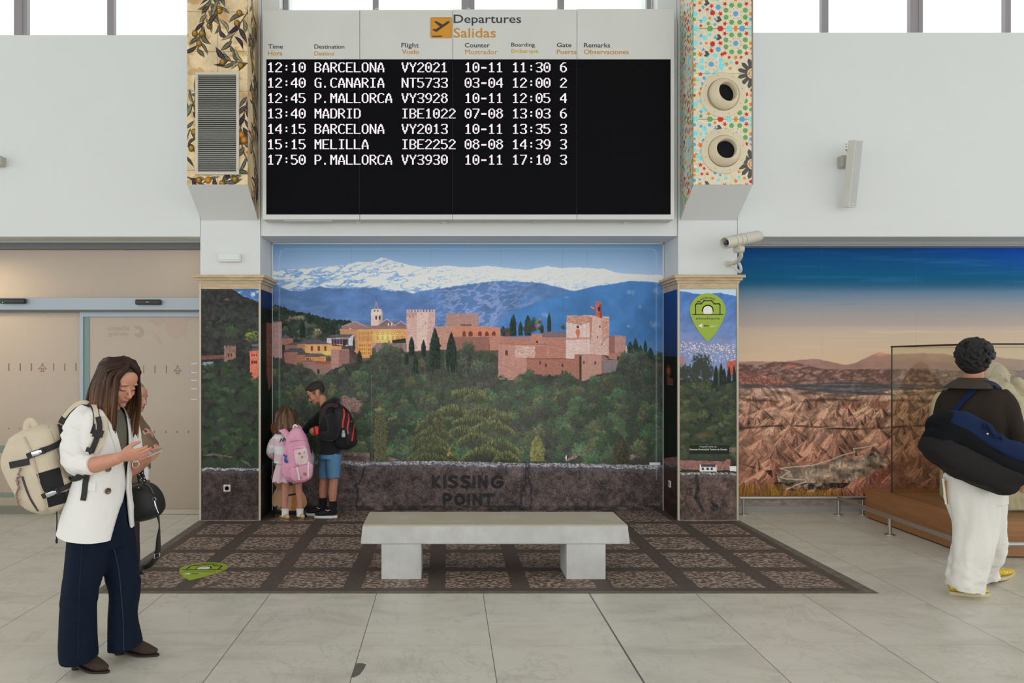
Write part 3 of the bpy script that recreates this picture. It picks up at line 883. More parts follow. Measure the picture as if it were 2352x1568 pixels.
# ------------------------------------------------------------------ security camera
t = thing('security_camera', 'cream tube security camera on a curved arm at the right pillar', 'security camera', at(1675, 606, YP))
CCM = mat('camera_cream', (206, 202, 188), 0.45)
p0, p1 = at(1664, 558, 7.36), at(1745, 541.5, 7.62)
ax = (p1 - p0).normalized()
obj('tube', MB().lathe([(0.03, 0.040), (0.012, 0.044), (0.0, 0.050), (0.0, 0.055), (0.01, 0.0575), ((p1 - p0).length - 0.03, 0.0575), ((p1 - p0).length, 0.045), ((p1 - p0).length, 0.0)], p0, ax, 32), CCM, t, True, 50)
obj('front_plate', MB().lathe([(0.03, 0.0), (0.03, 0.042)], p0, ax, 32), CCM, t)
obj('lens', MB().lathe([(0.008, 0.0), (0.012, 0.018), (0.028, 0.026), (0.04, 0.027)], p0, ax, 28), mat('lens_glass', (30, 44, 74), 0.08, coat=1.0), t, True)
for d_ in (0.13, 0.20, 0.265):
    obj('band', MB().lathe([(d_, 0.0585), (d_, 0.060), (d_ + 0.005, 0.060), (d_ + 0.005, 0.0585)], p0, ax, 32), mat('camera_band', (182, 178, 164), 0.45), t, True)
mid = p0 + ax * 0.175
lo = at(1697, 572, 7.50)
obj('cradle', MB().tube([mid - Vector((0, 0, 0.05)), lo + Vector((0, 0, 0.02))], 0.034, n=14, k=1).cyl(lo + Vector((-0.045, 0, 0)), lo + Vector((0.045, 0, 0)), 0.038), CCM, t, True)
base = at(1674, 606, YP - 0.006)
obj('arm', MB().tube([base, at(1685, 604, 7.70), at(1696, 598, 7.60), at(1702, 585, 7.53), lo], 0.021, n=14), CCM, t, True)
obj('base_plate', MB().cyl(base + Vector((0, 0.006, 0)), base + Vector((0, -0.012, 0)), 0.034), CCM, t, True)
obj('conduit', MB().tube([at(1681, 609, 7.72), at(1690, 617, 7.70), at(1699, 625, 7.68), at(1702, 616, 7.64), at(1697, 603, 7.61)], 0.014, n=10), mat('conduit_white', (216, 216, 212), 0.5), t, True)
k = (p1 - p0).normalized()
lg = MB()
for i, (u0, u1) in enumerate(((0.222, 0.228), (0.232, 0.240), (0.242, 0.252), (0.254, 0.262))):
    q = p0 + k * u0
    lg.box(q.x, (p0 + k * u1).x, q.y - 0.0595, q.y - 0.057, q.z - 0.004, q.z + 0.004)
obj('maker_lettering', lg, mat('print_grey', (130, 126, 118), 0.5), t)

# ------------------------------------------------------------------ printed floor mat
g = G('cobble_print')
vo = g.nt.nodes.new('ShaderNodeTexVoronoi'); mp = g.nt.nodes.new('ShaderNodeMapping'); mp.inputs['Scale'].default_value = (32, 52, 1)
wob = g.nt.nodes.new('ShaderNodeVectorMath'); wob.operation = 'MULTIPLY_ADD'
nz = g.nt.nodes.new('ShaderNodeTexNoise'); nz.inputs['Scale'].default_value = 7; g.nt.links.new(g.pos, nz.inputs['Vector'])
g.nt.links.new(nz.outputs['Color'], wob.inputs[0]); wob.inputs[1].default_value = (0.05, 0.05, 0); g.nt.links.new(g.pos, wob.inputs[2])
g.nt.links.new(wob.outputs[0], mp.inputs[0]); g.nt.links.new(mp.outputs[0], vo.inputs['Vector']); vo.inputs['Scale'].default_value = 1.0; vo.feature = 'F1'
co_ = g.ramp(vo.outputs['Distance'], (0.1, (200, 178, 162)), (0.42, (162, 142, 129)), (0.62, (98, 85, 77)))
rw = g.nt.nodes.new('ShaderNodeRGBToBW'); g.nt.links.new(vo.outputs['Color'], rw.inputs[0])
co_ = g.mix(g.mr(rw.outputs[0], 0.2, 0.9, 0.0, 0.40), co_, L3(98, 86, 78))
big = g.mr(g.noise(1.1, 4), 0.3, 0.7, 0.86, 1.12)
sc = g.nt.nodes.new('ShaderNodeVectorMath'); sc.operation = 'SCALE'; g.nt.links.new(co_, sc.inputs[0]); g.nt.links.new(big, sc.inputs['Scale'])
dark = g.ramp(g.noise(55, 5, (1, 1.6, 1)), (0.3, (70, 61, 56)), (0.7, (102, 89, 82)))
w1 = g.mr(g.noise(9, 3), 0.3, 0.7, -0.008, 0.008)
bxs = g.seam(g.m_('ADD', g.x, w1), -1.90, 0.609, 0.066)
by = None
for yy in (7.66, 7.085, 6.515, 5.945):
    q = g.m_('LESS_THAN', g.m_('ABSOLUTE', g.m_('SUBTRACT', g.m_('ADD', g.y, w1), yy)), 0.058)
    by = q if by is None else g.m_('MAXIMUM', by, q)
sel = g.m_('MAXIMUM', bxs, by)
ed1 = g.m_('MAXIMUM', g.m_('LESS_THAN', g.y, 5.46), g.m_('GREATER_THAN', g.m_('ABSOLUTE', g.m_('SUBTRACT', g.x, 0.25)), 2.62))
sel = g.m_('MAXIMUM', sel, ed1)
pc = g.mix(sel, sc.outputs[0], dark)
ed2 = g.m_('MAXIMUM', g.m_('LESS_THAN', g.y, 5.385), g.m_('GREATER_THAN', g.m_('ABSOLUTE', g.m_('SUBTRACT', g.x, 0.25)), 2.70))
lt = g.ramp(g.noise(14, 5, (1, 1, 1)), (0.3, (96, 90, 80)), (0.7, (124, 118, 106)))
pc = g.mix(ed2, pc, lt)
g.nt.links.new(pc, g.b.inputs['Base Color']); g.b.inputs['Roughness'].default_value = 0.6; g.b.inputs['Specular IOR Level'].default_value = 0.3
fm = MB()
fm.prism([(-2.50, 5.335, 0.0), (3.045, 5.335, 0.0), (3.0, YP - 0.014, 0.0), (PRX0, YP - 0.014, 0.0), (PRX0 - 0.002, YA - 0.002, 0.0), (PLX1 + 0.002, YA - 0.002, 0.0), (PLX1, YP - 0.014, 0.0), (-2.54, YP - 0.014, 0.0)], (0, 0, 0.003))
tag(obj('floor_mat', fm, g.m), 'printed floor mat of brown cobbles in a dark grid in front of the recess', 'floor mat')

# ------------------------------------------------------------------ photo-spot stickers
PIN = mat('pin_green', (156, 180, 42), 0.45); PK = mat('pin_black', (34, 36, 34), 0.5); PW = mat('pin_white', (238, 236, 226), 0.5)
def pin(name, lab, M, flat=False):
    """pin-shaped sticker in its own plane: x right, z up, 0.372 x 0.50"""
    t = thing(name, lab, 'sticker', M.translation, 'photo spot stickers')
    R_ = 0.186
    out = [Vector((0, 0, -0.315))]
    pr, _ = smooth_path([(0, 0, -0.315), (0.085, 0, -0.215), (0.150, 0, -0.105), (0.186, 0, 0.0)], [1] * 4, 6)
    out = pr + [Vector((math.cos(a) * R_, 0, math.sin(a) * R_)) for a in np.linspace(0, PI, 25)[1:-1]] + [Vector((-p.x, 0, p.z)) for p in pr[::-1]]
    obj('backing', MB().prism([M @ p for p in out[:-1]], M.to_3x3() @ Vector((0, -0.002, 0))), PIN, t)
    up = -0.0032
    def stroke(P, w, m, nm):
        mb = MB()
        for a, b in zip(P[:-1], P[1:]):
            a, b = Vector((a[0], 0, a[1])), Vector((b[0], 0, b[1])); d = (b - a).normalized(); s = Vector((-d.z, 0, d.x)) * w / 2
            mb.prism([M @ (q + Vector((0, up, 0))) for q in (a - d * w / 2 - s, b + d * w / 2 - s, b + d * w / 2 + s, a - d * w / 2 + s)], M.to_3x3() @ Vector((0, 0.001, 0)))
        obj(nm, mb, m, t)
    stroke([(-0.125, -0.03), (-0.125, 0.068), (-0.115, 0.078), (-0.068, 0.078), (-0.038, 0.110), (0.038, 0.110), (0.068, 0.078), (0.115, 0.078), (0.125, 0.068), (0.125, -0.03)], 0.011, PK, 'camera_outline')
    stroke([(-0.155, -0.032), (0.155, -0.032)], 0.009, PK, 'base_line')
    stroke([(-0.105, 0.100), (-0.078, 0.100)], 0.011, PK, 'shutter_mark')
    an = np.linspace(-0.12, PI + 0.12, 20)
    stroke([(0.055 * math.cos(a), 0.008 + 0.055 * math.sin(a)) for a in an], 0.010, PK, 'lens_ring')
    obj('lens_disc', MB().prism([M @ Vector((0.049 * math.cos(a), up, max(-0.027, 0.008 + 0.049 * math.sin(a)))) for a in np.linspace(0, 2 * PI, 28)[:-1]], M.to_3x3() @ Vector((0, 0.001, 0))), PW, t)
    def tx(s, x0, x1, z0, z1, m, arc=0.0, bold=0.0):
        o = text('lettering', s, x0, x1, z0, z1, up, m, None, bold=bold)
        for v in o.data.vertices:
            c = v.co
            if arc:
                a = PI / 2 - c.x / arc; r = arc + c.z
                c = Vector((math.cos(a) * r, c.y, math.sin(a) * r))
            v.co = M @ c
        o.parent = t; o.matrix_parent_inverse = Matrix.Translation(t.location).inverted()
    tx('PHOTO SPOT', -0.078, 0.078, -0.009, 0.011, PK, arc=0.137, bold=0.015)
    tx('#AenaAirports', -0.122, 0.122, -0.090, -0.060, PK)
    tx('aena', -0.040, 0.010, -0.155, -0.138, PK, bold=0.012)
    tx('Aeropuertos', 0.026, 0.100, -0.147, -0.137, PW, bold=0.02); tx('para ti', 0.026, 0.070, -0.162, -0.151, PW, bold=0.02)
    obj('arrow_mark', MB().prism([M @ Vector((a, up, b)) for a, b in ((-0.102, -0.152), (-0.060, -0.122), (-0.058, -0.145), (-0.052, -0.176), (-0.064, -0.160))], M.to_3x3() @ Vector((0, 0.001, 0))), PW, t)
c = at(1625.5, 715, YP - 0.006)
pin('photo_spot_sticker', 'green pin sticker with a camera on the right pillar print', Matrix.Translation(c))
M = Matrix.Translation((-1.915, 5.962, 0.0032)) @ Matrix.Rotation(-PI / 2, 4, 'X')
pin('photo_spot_sticker', 'green pin sticker with a camera flat on the cobble mat', M, True)

# ------------------------------------------------------------------ concrete bench
g = G('cast_concrete')
cc = g.ramp(g.noise(3.5, 7, (1, 1, 1), 0.65), (0.3, (184, 183, 180)), (0.6, (202, 202, 200)))
spk = g.mr(g.noise(120, 2), 0.62, 0.72, 0.0, 0.35)
cc = g.mix(spk, cc, L3(140, 138, 134))
stn = g.mr(g.noise(2.2, 5, (1, 1, 0.5)), 0.56, 0.68, 0.0, 0.35)
cc = g.mix(stn, cc, L3(160, 150, 144))
top_tint = g.m_('MULTIPLY', g.m_('GREATER_THAN', g.z, 0.400), g.mr(g.noise(4, 5), 0.25, 0.5, 0.55, 0.95))  # warmer, slightly darker tone on the seat top, uneven by noise
cc = g.mix(top_tint, cc, L3(176, 168, 148))
g.nt.links.new(cc, g.b.inputs['Base Color']); g.b.inputs['Roughness'].default_value = 0.75; g.bump(g.noise(90, 4), 0.15)
bn = thing('concrete_bench', 'pale concrete slab bench on two block legs in front of the mural', 'bench', (0.36, 5.9, 0))
CON = g.m
sl = MB()
bm = bmesh.new()
v = [bm.verts.new(p) for p in ((-0.645, 5.66, 0.268), (1.372, 5.66, 0.268), (1.372, 6.18, 0.268), (-0.645, 6.18, 0.268), (-0.630, 5.672, 0.412), (1.357, 5.672, 0.412), (1.357, 6.17, 0.412), (-0.630, 6.17, 0.412))]
for f in ((3, 2, 1, 0), (4, 5, 6, 7), (0, 1, 5, 4), (1, 2, 6, 5), (2, 3, 7, 6), (3, 0, 4, 7)):
    bm.faces.new([v[i] for i in f])
bmesh.ops.bevel(bm, geom=list(bm.edges), offset=0.010, segments=2, profile=0.5, affect='EDGES')
bm.verts.index_update()
sl.add([p.co.copy() for p in bm.verts], [[q.index for q in f.verts] for f in bm.faces]); bm.free()
obj('seat_slab', sl, mat('warm_concrete_top', (196, 192, 180), 0.6, noise=(3, 0.08), bump=(90, 0.1)) if False else CON, bn)
for a, b in ((-0.489, -0.190), (0.896, 1.190)):
    obj('leg', MB().bbox(a, b, 5.668, 5.975, 0.0025, 0.269, 0.006), CON, bn)

# ------------------------------------------------------------------ display case, sculpture, rail
WOOD = G('beech_veneer')
wv = WOOD.ramp(WOOD.noise(5, 6, (0.6, 0.6, 7), 0.6, 0.4), (0.3, (144, 98, 58)), (0.7, (162, 114, 72)))
WOOD.nt.links.new(wv, WOOD.b.inputs['Base Color']); WOOD.b.inputs['Roughness'].default_value = 0.4
dc = thing('display_case', 'glass display case on a low beech plinth by the desert mural', 'display case', (5.6, 7.1, 0))
obj('plinth', MB().box(4.385, 7.2, 6.30, 7.93, 0.012, 0.30), WOOD.m, dc)
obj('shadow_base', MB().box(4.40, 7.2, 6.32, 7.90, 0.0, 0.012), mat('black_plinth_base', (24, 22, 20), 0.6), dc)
SAGE = bpy.data.materials.new('greenish_case_glass'); SAGE.use_nodes = True
nt = SAGE.node_tree; nt.nodes.clear()
go = nt.nodes.new('ShaderNodeOutputMaterial'); gt = nt.nodes.new('ShaderNodeBsdfTransparent'); gg = nt.nodes.new('ShaderNodeBsdfGlossy'); gx = nt.nodes.new('ShaderNodeMixShader'); gf = facing_fac(nt)
gg.inputs['Roughness'].default_value = 0.01; gt.inputs[0].default_value = (0.945, 0.945, 0.905, 1)
nt.links.new(gf.outputs[0], gx.inputs[0]); nt.links.new(gt.outputs[0], gx.inputs[1]); nt.links.new(gg.outputs[0], gx.inputs[2]); nt.links.new(gx.outputs[0], go.inputs[0])
ZT = 1.777
for a in ((4.512, 4.520, 6.46, 7.69), (7.05, 7.058, 6.46, 7.69), (4.52, 7.05, 6.46, 6.468), (4.52, 7.05, 7.682, 7.69)):
    obj('glass_panel', MB().box(a[0], a[1], a[2], a[3], 0.30, ZT), SAGE, dc)
EDGE = mat('black_edge', (16, 16, 16), 0.4)
for a in ((4.508, 4.524, 6.456, 7.694), (4.524, 7.06, 6.456, 6.472)):
    obj('top_edge', MB().box(*a, ZT - 0.004, ZT + 0.012), EDGE, dc)
obj('thin_edge', MB().box(4.524, 7.06, 7.676, 7.694, ZT - 0.002, ZT + 0.002), EDGE, dc)
for x, y in ((4.516, 7.686), (4.516, 6.464)):
    obj('corner_seal', MB().box(x - 0.005, x + 0.005, y - 0.005, y + 0.005, 0.30, ZT), mat('dark_seal', (52, 54, 46), 0.4), dc)
lb = thing('caption_card', 'white caption card lying in the display case beside the sculpture', 'card', (6.25, 6.9, 0.302))
obj('sheet', MB().box(5.72, 6.35, 6.52, 6.82, 0.3005, 0.303), mat('paper', (226, 226, 220), 0.6), lb)
# a plain seated draped figure of pale stone
STONE = mat('sandstone', (188, 176, 148), 0.85, noise=(14, 0.14), bump=(45, 0.5))
sf = thing('stone_sculpture', 'pale sandstone seated draped figure inside the display case', 'sculpture', (5.32, 7.05, 0.30))
mb = MB()
bc = at(2298, 930, 7.05)
mb.hloft([((5.30, 7.05, 0.302), 0.36, 0.30, -PI / 2), ((5.30, 7.04, 0.55), 0.37, 0.33, -PI / 2), ((5.28, 7.05, 0.72), 0.36, 0.32, -PI / 2), ((5.25, 7.10, 0.85), 0.33, 0.22, -PI / 2), ((5.22, 7.12, 1.05), 0.30, 0.17, -PI / 2), ((5.20, 7.12, 1.25), 0.25, 0.14, -PI / 2), ((5.17, 7.12, 1.40), 0.14, 0.10, -PI / 2), ((5.16, 7.11, 1.46), 0.075, 0.075, -PI / 2), ((5.16, 7.10, 1.5), 0.07, 0.07, -PI / 2)])
hc = at(2293, 868, 7.08)
mb.ell(hc, (0.085, 0.10, 0.125)); mb.ell(hc + Vector((0, 0.05, 0.02)), (0.098, 0.09, 0.132))
mb.tube([hc + Vector((0, -0.095, 0.02)), hc + Vector((0, -0.125, -0.025))], [0.010, 0.016], n=8, round_ends=True)
mb.ell(hc + Vector((0, -0.085, -0.062)), (0.026, 0.016, 0.008)); mb.ell(hc + Vector((0, -0.075, -0.095)), (0.03, 0.025, 0.02))
for s in (-1, 1):
    mb.ell(hc + Vector((s * 0.034, -0.085, 0.012)), (0.018, 0.012, 0.009)); mb.ell(hc + Vector((s * 0.034, -0.088, 0.035)), (0.026, 0.012, 0.007))
    mb.tube([(5.20 + s * 0.10, 7.10, 1.42), (5.22 + s * 0.20, 7.02, 1.1), (5.26 + s * 0.22, 6.86, 0.80), (5.27 + s * 0.23, 6.74, 0.74)], [0.05, 0.075, 0.07, 0.05], round_ends=True)
    mb.tube([(5.20 + s * 0.12, 7.06, 1.44), (5.24 + s * 0.30, 7.06, 1.05), (5.28 + s * 0.36, 7.0, 0.62)], [0.05, 0.07, 0.06], round_ends=True)
    for k in range(5):
        mb.tube([(5.20 + s * (0.06 + 0.045 * k), 6.99 - 0.01 * k, 1.36 - 0.04 * k), (5.24 + s * (0.05 + 0.06 * k), 6.80, 0.78), (5.28 + s * (0.06 + 0.06 * k), 6.70, 0.32)], [0.016, 0.03, 0.034], n=8)
organic('figure', mb, STONE, sf, 0.009, 2, disp=lambda co, no: folds(0.012, 14, 14, 5, 2.0)(co, no) * (co[:, 2] < 1.42))
tm = MB()
tm.ell(at(2158, 955, 7.25), (0.10, 0.05, 0.24)); tm.box(4.80, 5.85, 7.15, 7.40, 0.302, 1.0)
organic('throne', tm, STONE, sf, 0.02, 3)
rb = MB()
for z0, z1 in ((1.12, 1.22), (0.86, 0.93), (0.62, 0.70)):
    rb.box(5.75, 6.5, 7.40, 7.44, z0, z1)
obj('painted_band', rb, mat('terracotta_paint', (152, 84, 40), 0.8), sf)
obj('backing_slab', MB().box(5.70, 6.5, 7.41, 7.47, 0.302, 1.26), STONE, sf)
# guard rail
STEEL = mat('brushed_steel', (176, 172, 166), 0.28, metal=0.9)
gr = thing('guard_rail', 'low brushed steel guard rail around the display case', 'rail', (4.17, 7.1, 0))
Z = 0.177
obj('rail_tube', MB().tube([(3.12, 8.08, Z), (5.2, 8.08, Z)], 0.022, n=14, k=1), STEEL, gr, True)
obj('rail_tube', MB().tube([(4.17, 8.08, Z - 0.004), (4.17, 7.0, Z - 0.004), (4.17, 6.13, Z - 0.004), (4.19, 6.08, Z - 0.004), (4.24, 6.06, Z - 0.004), (5.5, 6.06, Z - 0.004), (7.4, 6.06, Z - 0.004)], 0.022, n=14, k=3), STEEL, gr, True)
for x, y in ((3.165, 8.08), (4.17, 8.06), (4.44, 8.08), (4.174, 7.135), (4.30, 6.06), (5.6, 6.06)):
    p = obj('post', MB().cyl((x, y, 0.004), (x, y, Z - 0.015), 0.017), STEEL, gr, True)
    obj('foot_disc', MB().lathe([(0, 0.048), (0.006, 0.046), (0.009, 0.02)], (x, y, 0.0005), (0, 0, 1)), STEEL, p, True)
# ------------------------------------------------------------------ printed pictures: drawn into dense colour grids, one vertex per dot
class Canvas:
    def __init__(s, x0, y0, x1, y1, k=1.0):
        s.x0, s.y0, s.k = x0, y0, k
        s.w, s.h = int(round((x1 - x0) * k)) + 1, int(round((y1 - y0) * k)) + 1
        s.x1, s.y1 = x1, y1
        s.X, s.Y = np.meshgrid(np.linspace(x0, x1, s.w), np.linspace(y0, y1, s.h))
        s.c = np.zeros((s.h, s.w, 3))
    def put(s, a, col, sl=None):
        sl = sl or (slice(None), slice(None))
        a = np.clip(np.asarray(a, float), 0, 1)[..., None]
        s.c[sl] = s.c[sl] * (1 - a) + np.asarray(col, float) * a
    def win(s, xa, ya, xb, yb):
        i0, i1 = int(max(0, math.floor((ya - s.y0) * s.k))), int(min(s.h, math.ceil((yb - s.y0) * s.k) + 1))
        j0, j1 = int(max(0, math.floor((xa - s.x0) * s.k))), int(min(s.w, math.ceil((xb - s.x0) * s.k) + 1))
        return None if i1 <= i0 or j1 <= j0 else (slice(i0, i1), slice(j0, j1))
    def inside(s, pts, sl):
        X, Y = s.X[sl], s.Y[sl]
        m = np.zeros(X.shape, bool); n = len(pts)
        for i in range(n):
            (xa, ya), (xb, yb) = pts[i], pts[(i + 1) % n]
            if ya == yb:
                continue
            m ^= ((ya > Y) != (yb > Y)) & (X < (xb - xa) * (Y - ya) / (yb - ya) + xa)
        return m
    def poly(s, pts, col, a=1.0, tex=0.0, sc=0.25, sy=None, jit=0.0):
        xs, ys = [p[0] for p in pts], [p[1] for p in pts]
        sl = s.win(min(xs) - 1, min(ys) - 1, max(xs) + 1, max(ys) + 1)
        if sl is None:
            return
        m = s.inside(pts, sl)
        X, Y = s.X[sl], s.Y[sl]
        c = np.ones(X.shape + (3,)) * np.asarray(col, float)
        if tex:
            c = c * (1 + tex * (fbm(X * sc, Y * (sy or sc), 4, 3) - 0.5) * 2)[..., None]
        s.put(m * a, c, sl)
    def line(s, pts, wd, col, a=1.0):
        for (xa, ya), (xb, yb) in zip(pts[:-1], pts[1:]):
            sl = s.win(min(xa, xb) - wd, min(ya, yb) - wd, max(xa, xb) + wd, max(ya, yb) + wd)
            if sl is None:
                continue
            X, Y = s.X[sl], s.Y[sl]
            d = (xb - xa) ** 2 + (yb - ya) ** 2
            t = np.clip(((X - xa) * (xb - xa) + (Y - ya) * (yb - ya)) / max(d, 1e-6), 0, 1)
            r = np.hypot(X - xa - t * (xb - xa), Y - ya - t * (yb - ya))
            s.put(np.clip(wd / 2 - r + 0.5, 0, 1) * a, col, sl)
    def disc(s, cx, cy, rx, ry, col, a=1.0, soft=0.3, ang=0.0):
        R_ = max(rx, ry) + 1
        sl = s.win(cx - R_, cy - R_, cx + R_, cy + R_)
        if sl is None:
            return
        X, Y = s.X[sl] - cx, s.Y[sl] - cy
        ca, sa = math.cos(ang), math.sin(ang)
        r = np.hypot((X * ca + Y * sa) / rx, (-X * sa + Y * ca) / ry)
        s.put(np.clip((1 - r) / soft, 0, 1) * a, col, sl)
    def below(s, pts, rough=0.0, sc=0.1, seed=0, soft=1.0):
        """mask under a ridge line"""
        xs, ys = zip(*pts)
        y = np.interp(s.X, xs, ys) + rough * (fbm(s.X * sc, s.X * 0 + seed, 4, seed) - 0.5) * 2
        return np.clip((s.Y - y) / soft, 0, 1)
    def tree(s, cx, cy, r, ry, col, rng, seed):
        """leafy crown: lit from the upper left"""
        sl = s.win(cx - r * 1.3, cy - ry * 1.3, cx + r * 1.3, cy + ry * 1.3)
        if sl is None:
            return
        X, Y = s.X[sl], s.Y[sl]
        n = fbm(X * 0.22 + seed, Y * 0.22, 4, seed % 7)
        d = 1 - np.hypot((X - cx) / r, (Y - cy) / ry) + (n - 0.5) * 1.3
        n2 = vn2(X * 0.95 + seed * 3.1, Y * 0.95)
        l = 0.46 - 0.62 * (Y - cy) / ry - 0.15 * (X - cx) / r + (n - 0.5) * 1.3
        l = np.clip(l, 0.0, 1.0)[..., None] * (0.62 + 0.75 * n2)[..., None]
        dk = np.asarray(s.shade, float) * (0.75 + 0.5 * n2)[..., None]
        s.put(np.clip(d * 3, 0, 1), dk + (np.asarray(col, float) * 1.22 - dk) * np.clip(l, 0, 1.15), sl)
    shade = (58, 57, 55)
    def cypress(s, cx, top, bot, wd, col, seed=0):
        sl = s.win(cx - wd, top, cx + wd, bot)
        if sl is None:
            return
        X, Y = s.X[sl], s.Y[sl]
        t = (Y - top) / (bot - top)
        n = fbm(X * 0.3 + seed, Y * 0.25, 3, 2)
        hw = wd / 2 * np.clip(t * 2.2, 0, 1) ** 0.7 * (0.75 + 0.5 * n)
        s.put(np.clip((hw - np.abs(X - cx)) * 1.5, 0, 1), np.asarray(col, float) * (0.6 + 0.8 * n - 0.15 * (X - cx) / wd)[..., None], sl)
    def mesh(s, name, org, ux, uy, gain, m, parent=None, corners=None):
        """org: 3-D point of (x0,y0); ux, uy: 3-D vectors spanning the picture"""
        u = np.linspace(0, 1, s.w); v = np.linspace(0, 1, s.h)
        U, V = np.meshgrid(u, v)
        if corners is not None:      # lower edge may slant: V scaled per column
            V = V * (corners[0] + (corners[1] - corners[0]) * U)
        P = np.asarray(org, float) + U[..., None] * np.asarray(ux, float) + V[..., None] * np.asarray(uy, float)
        nv = s.w * s.h
        me = bpy.data.meshes.new(name)
        idx = np.arange(nv).reshape(s.h, s.w)
        q = np.stack([idx[:-1, :-1], idx[1:, :-1], idx[1:, 1:], idx[:-1, 1:]], -1).reshape(-1, 4)
        me.vertices.add(nv); me.vertices.foreach_set('co', P.ravel().astype(np.float32))
        nf = len(q)
        me.loops.add(nf * 4); me.loops.foreach_set('vertex_index', q.ravel().astype(np.int32))
        me.polygons.add(nf); me.polygons.foreach_set('loop_start', (np.arange(nf) * 4).astype(np.int32))
        me.update(calc_edges=True)
        a = me.color_attributes.new('paint', 'FLOAT_COLOR', 'POINT')
        col = np.clip(lin(np.clip(s.c, 0, 255).reshape(-1, 3)) * gain, 0, 0.92)
        a.data.foreach_set('color', np.concatenate([col, np.ones((nv, 1))], 1).ravel().astype(np.float32))
        return obj(name, me, m, parent)

PRINT = mat('satin_print', (128, 128, 128), 0.5, spec=0.12, attr='paint')
rng = np.random.RandomState(5)
z5 = lambda *a: [(600 + x / 4.356, 540 + y / 4.356) for x, y in a]
z6 = lambda *a: [(1080 + x / 4.356, 540 + y / 4.356) for x, y in a]
def forest(cv, y0, y1, xa, xb, n, top, pal, rmin=7, rmax=16, seed=0):
    ys = np.sort(rng.uniform(y0, y1, n))
    tx, ty = zip(*top)
    for i, y in enumerate(ys):
        x = rng.uniform(xa, xb)
        if y < np.interp(x, tx, ty) + 3:
            continue
        t = (y - y0) / (y1 - y0)
        r = rng.uniform(rmin, rmax) * (0.8 + 0.4 * t)
        c = np.array(pal[rng.randint(len(pal))], float) * rng.uniform(0.72, 1.15)
        cv.tree(x, y, r, r * rng.uniform(0.8, 1.35), c, rng, int(rng.randint(1000)))
def stone(cv, top, dark=(60, 52, 54), lit=(168, 166, 176), seed=0, edge=13):
    xs, ys = zip(*top)
    yt = np.interp(cv.X, xs, ys) + 5 * (fbm(cv.X * 0.09, cv.X * 0, 4, seed) - 0.5)
    n = fbm(cv.X * 0.10, cv.Y * 0.10, 5, seed); n2 = vn2(cv.X * 0.8, cv.Y * 0.8); n3 = fbm(cv.X * 0.03, cv.Y * 0.03, 3, seed + 2)
    body = np.asarray(dark, float) * (0.42 + 0.9 * n + 0.35 * (n3 - 0.3) + 0.75 * (n2 - 0.42))[..., None] + np.array([10, 6, 5]) * n3[..., None]
    cv.put(cv.Y > yt, body)
    e = edge * (0.45 + 0.9 * fbm(cv.X * 0.06, cv.Y * 0.05, 4, seed + 4))
    d = cv.Y - yt
    sh = vn2(cv.X * 0.35, cv.Y * 0.55) * 0.75 + 0.35
    cv.put((d > 0) * np.clip((e - d) / 3, 0, 1) * 0.9, np.asarray(lit, float) * sh[..., None])
    cv.put((d > 0) * np.clip(1 - np.abs(d - e - 3) / 4, 0, 1) * 0.35, (96, 106, 134))

# ---- the fortress under the snowy mountains
cv = Canvas(622, 557, 1521.5, 1174, 1.0)
t = np.clip((cv.Y - 557) / 70, 0, 1)[..., None]
cv.c[:] = np.array([106, 142, 180]) * (1 - t) + np.array([152, 174, 202]) * t
ridge = [(622, 621), (640, 617), (700, 617), (740, 612), (790, 608), (818, 601), (850, 602), (862, 595), (873, 590.5), (890, 595), (910, 601), (935, 608), (960, 612), (1000, 613), (1027, 609), (1060, 613), (1080, 613), (1114, 610), (1150, 613), (1179, 617), (1215, 619), (1254, 610), (1270, 613), (1287, 615), (1330, 614), (1385, 617), (1420, 627), (1468, 630), (1521, 631)]
mk = cv.below(ridge, 1.5, 0.15, 1)
wx, wy = cv.X + 14 * fbm(cv.X * 0.03, cv.Y * 0.05, 3, 8), cv.Y + 9 * fbm(cv.X * 0.05, cv.Y * 0.05, 3, 9)
rg1 = 1 - np.abs(2 * fbm(wx * 0.032 + wy * 0.06, wy * 0.11, 4, 4) - 1); rg2 = 1 - np.abs(2 * fbm(wx * 0.11 - wy * 0.05, wy * 0.20, 4, 14) - 1)
dp = np.clip((cv.Y - np.interp(cv.X, *zip(*ridge))) / 50, 0, 1)
lf = np.interp(cv.X, [622, 760, 850, 950, 1040, 1521], [0.16, 0.12, 0.03, 0.02, -0.03, -0.06])
bl_ = np.clip((rg1 - 0.90 + lf + 0.05 * dp) * 9, 0, 1) * 0.7 + np.clip((rg2 - 0.90 + lf * 0.6 + 0.04 * dp) * 7, 0, 1) * 0.35
bl_ = np.clip(bl_ + 0.25 * dp * (fbm(wx * 0.02, wy * 0.05, 4, 2) - 0.3), 0, 1)[..., None]
snow = np.array([226, 235, 243]) * (0.93 + 0.12 * vn2(cv.X * 0.4, cv.Y * 0.6))[..., None] * (1 - bl_) + np.array([112, 142, 186]) * bl_
cv.put(mk, snow)
mid = [(622, 647), (657, 665), (685, 667), (710, 662), (729, 657), (761, 659), (807, 660), (855, 658), (873, 664), (921, 667), (944, 672), (976, 664), (1010, 660), (1060, 652), (1094, 648), (1137, 643), (1200, 645), (1240, 648), (1275, 656), (1310, 665), (1521, 690)]
n = fbm(cv.X * 0.035, cv.Y * 0.05, 5, 6)
blue = np.array([82, 112, 160]) * (0.84 + 0.34 * n)[..., None]
pnk = np.clip((1 - np.abs(2 * fbm(wx * 0.05 + wy * 0.05, wy * 0.09, 5, 12) - 1) - 0.80) * 8, 0, 1) * np.clip((cv.X - 930) / 90, 0, 1)
pnk = pnk * np.clip(1.2 - np.abs(cv.X - 1090) / 150, 0, 1)
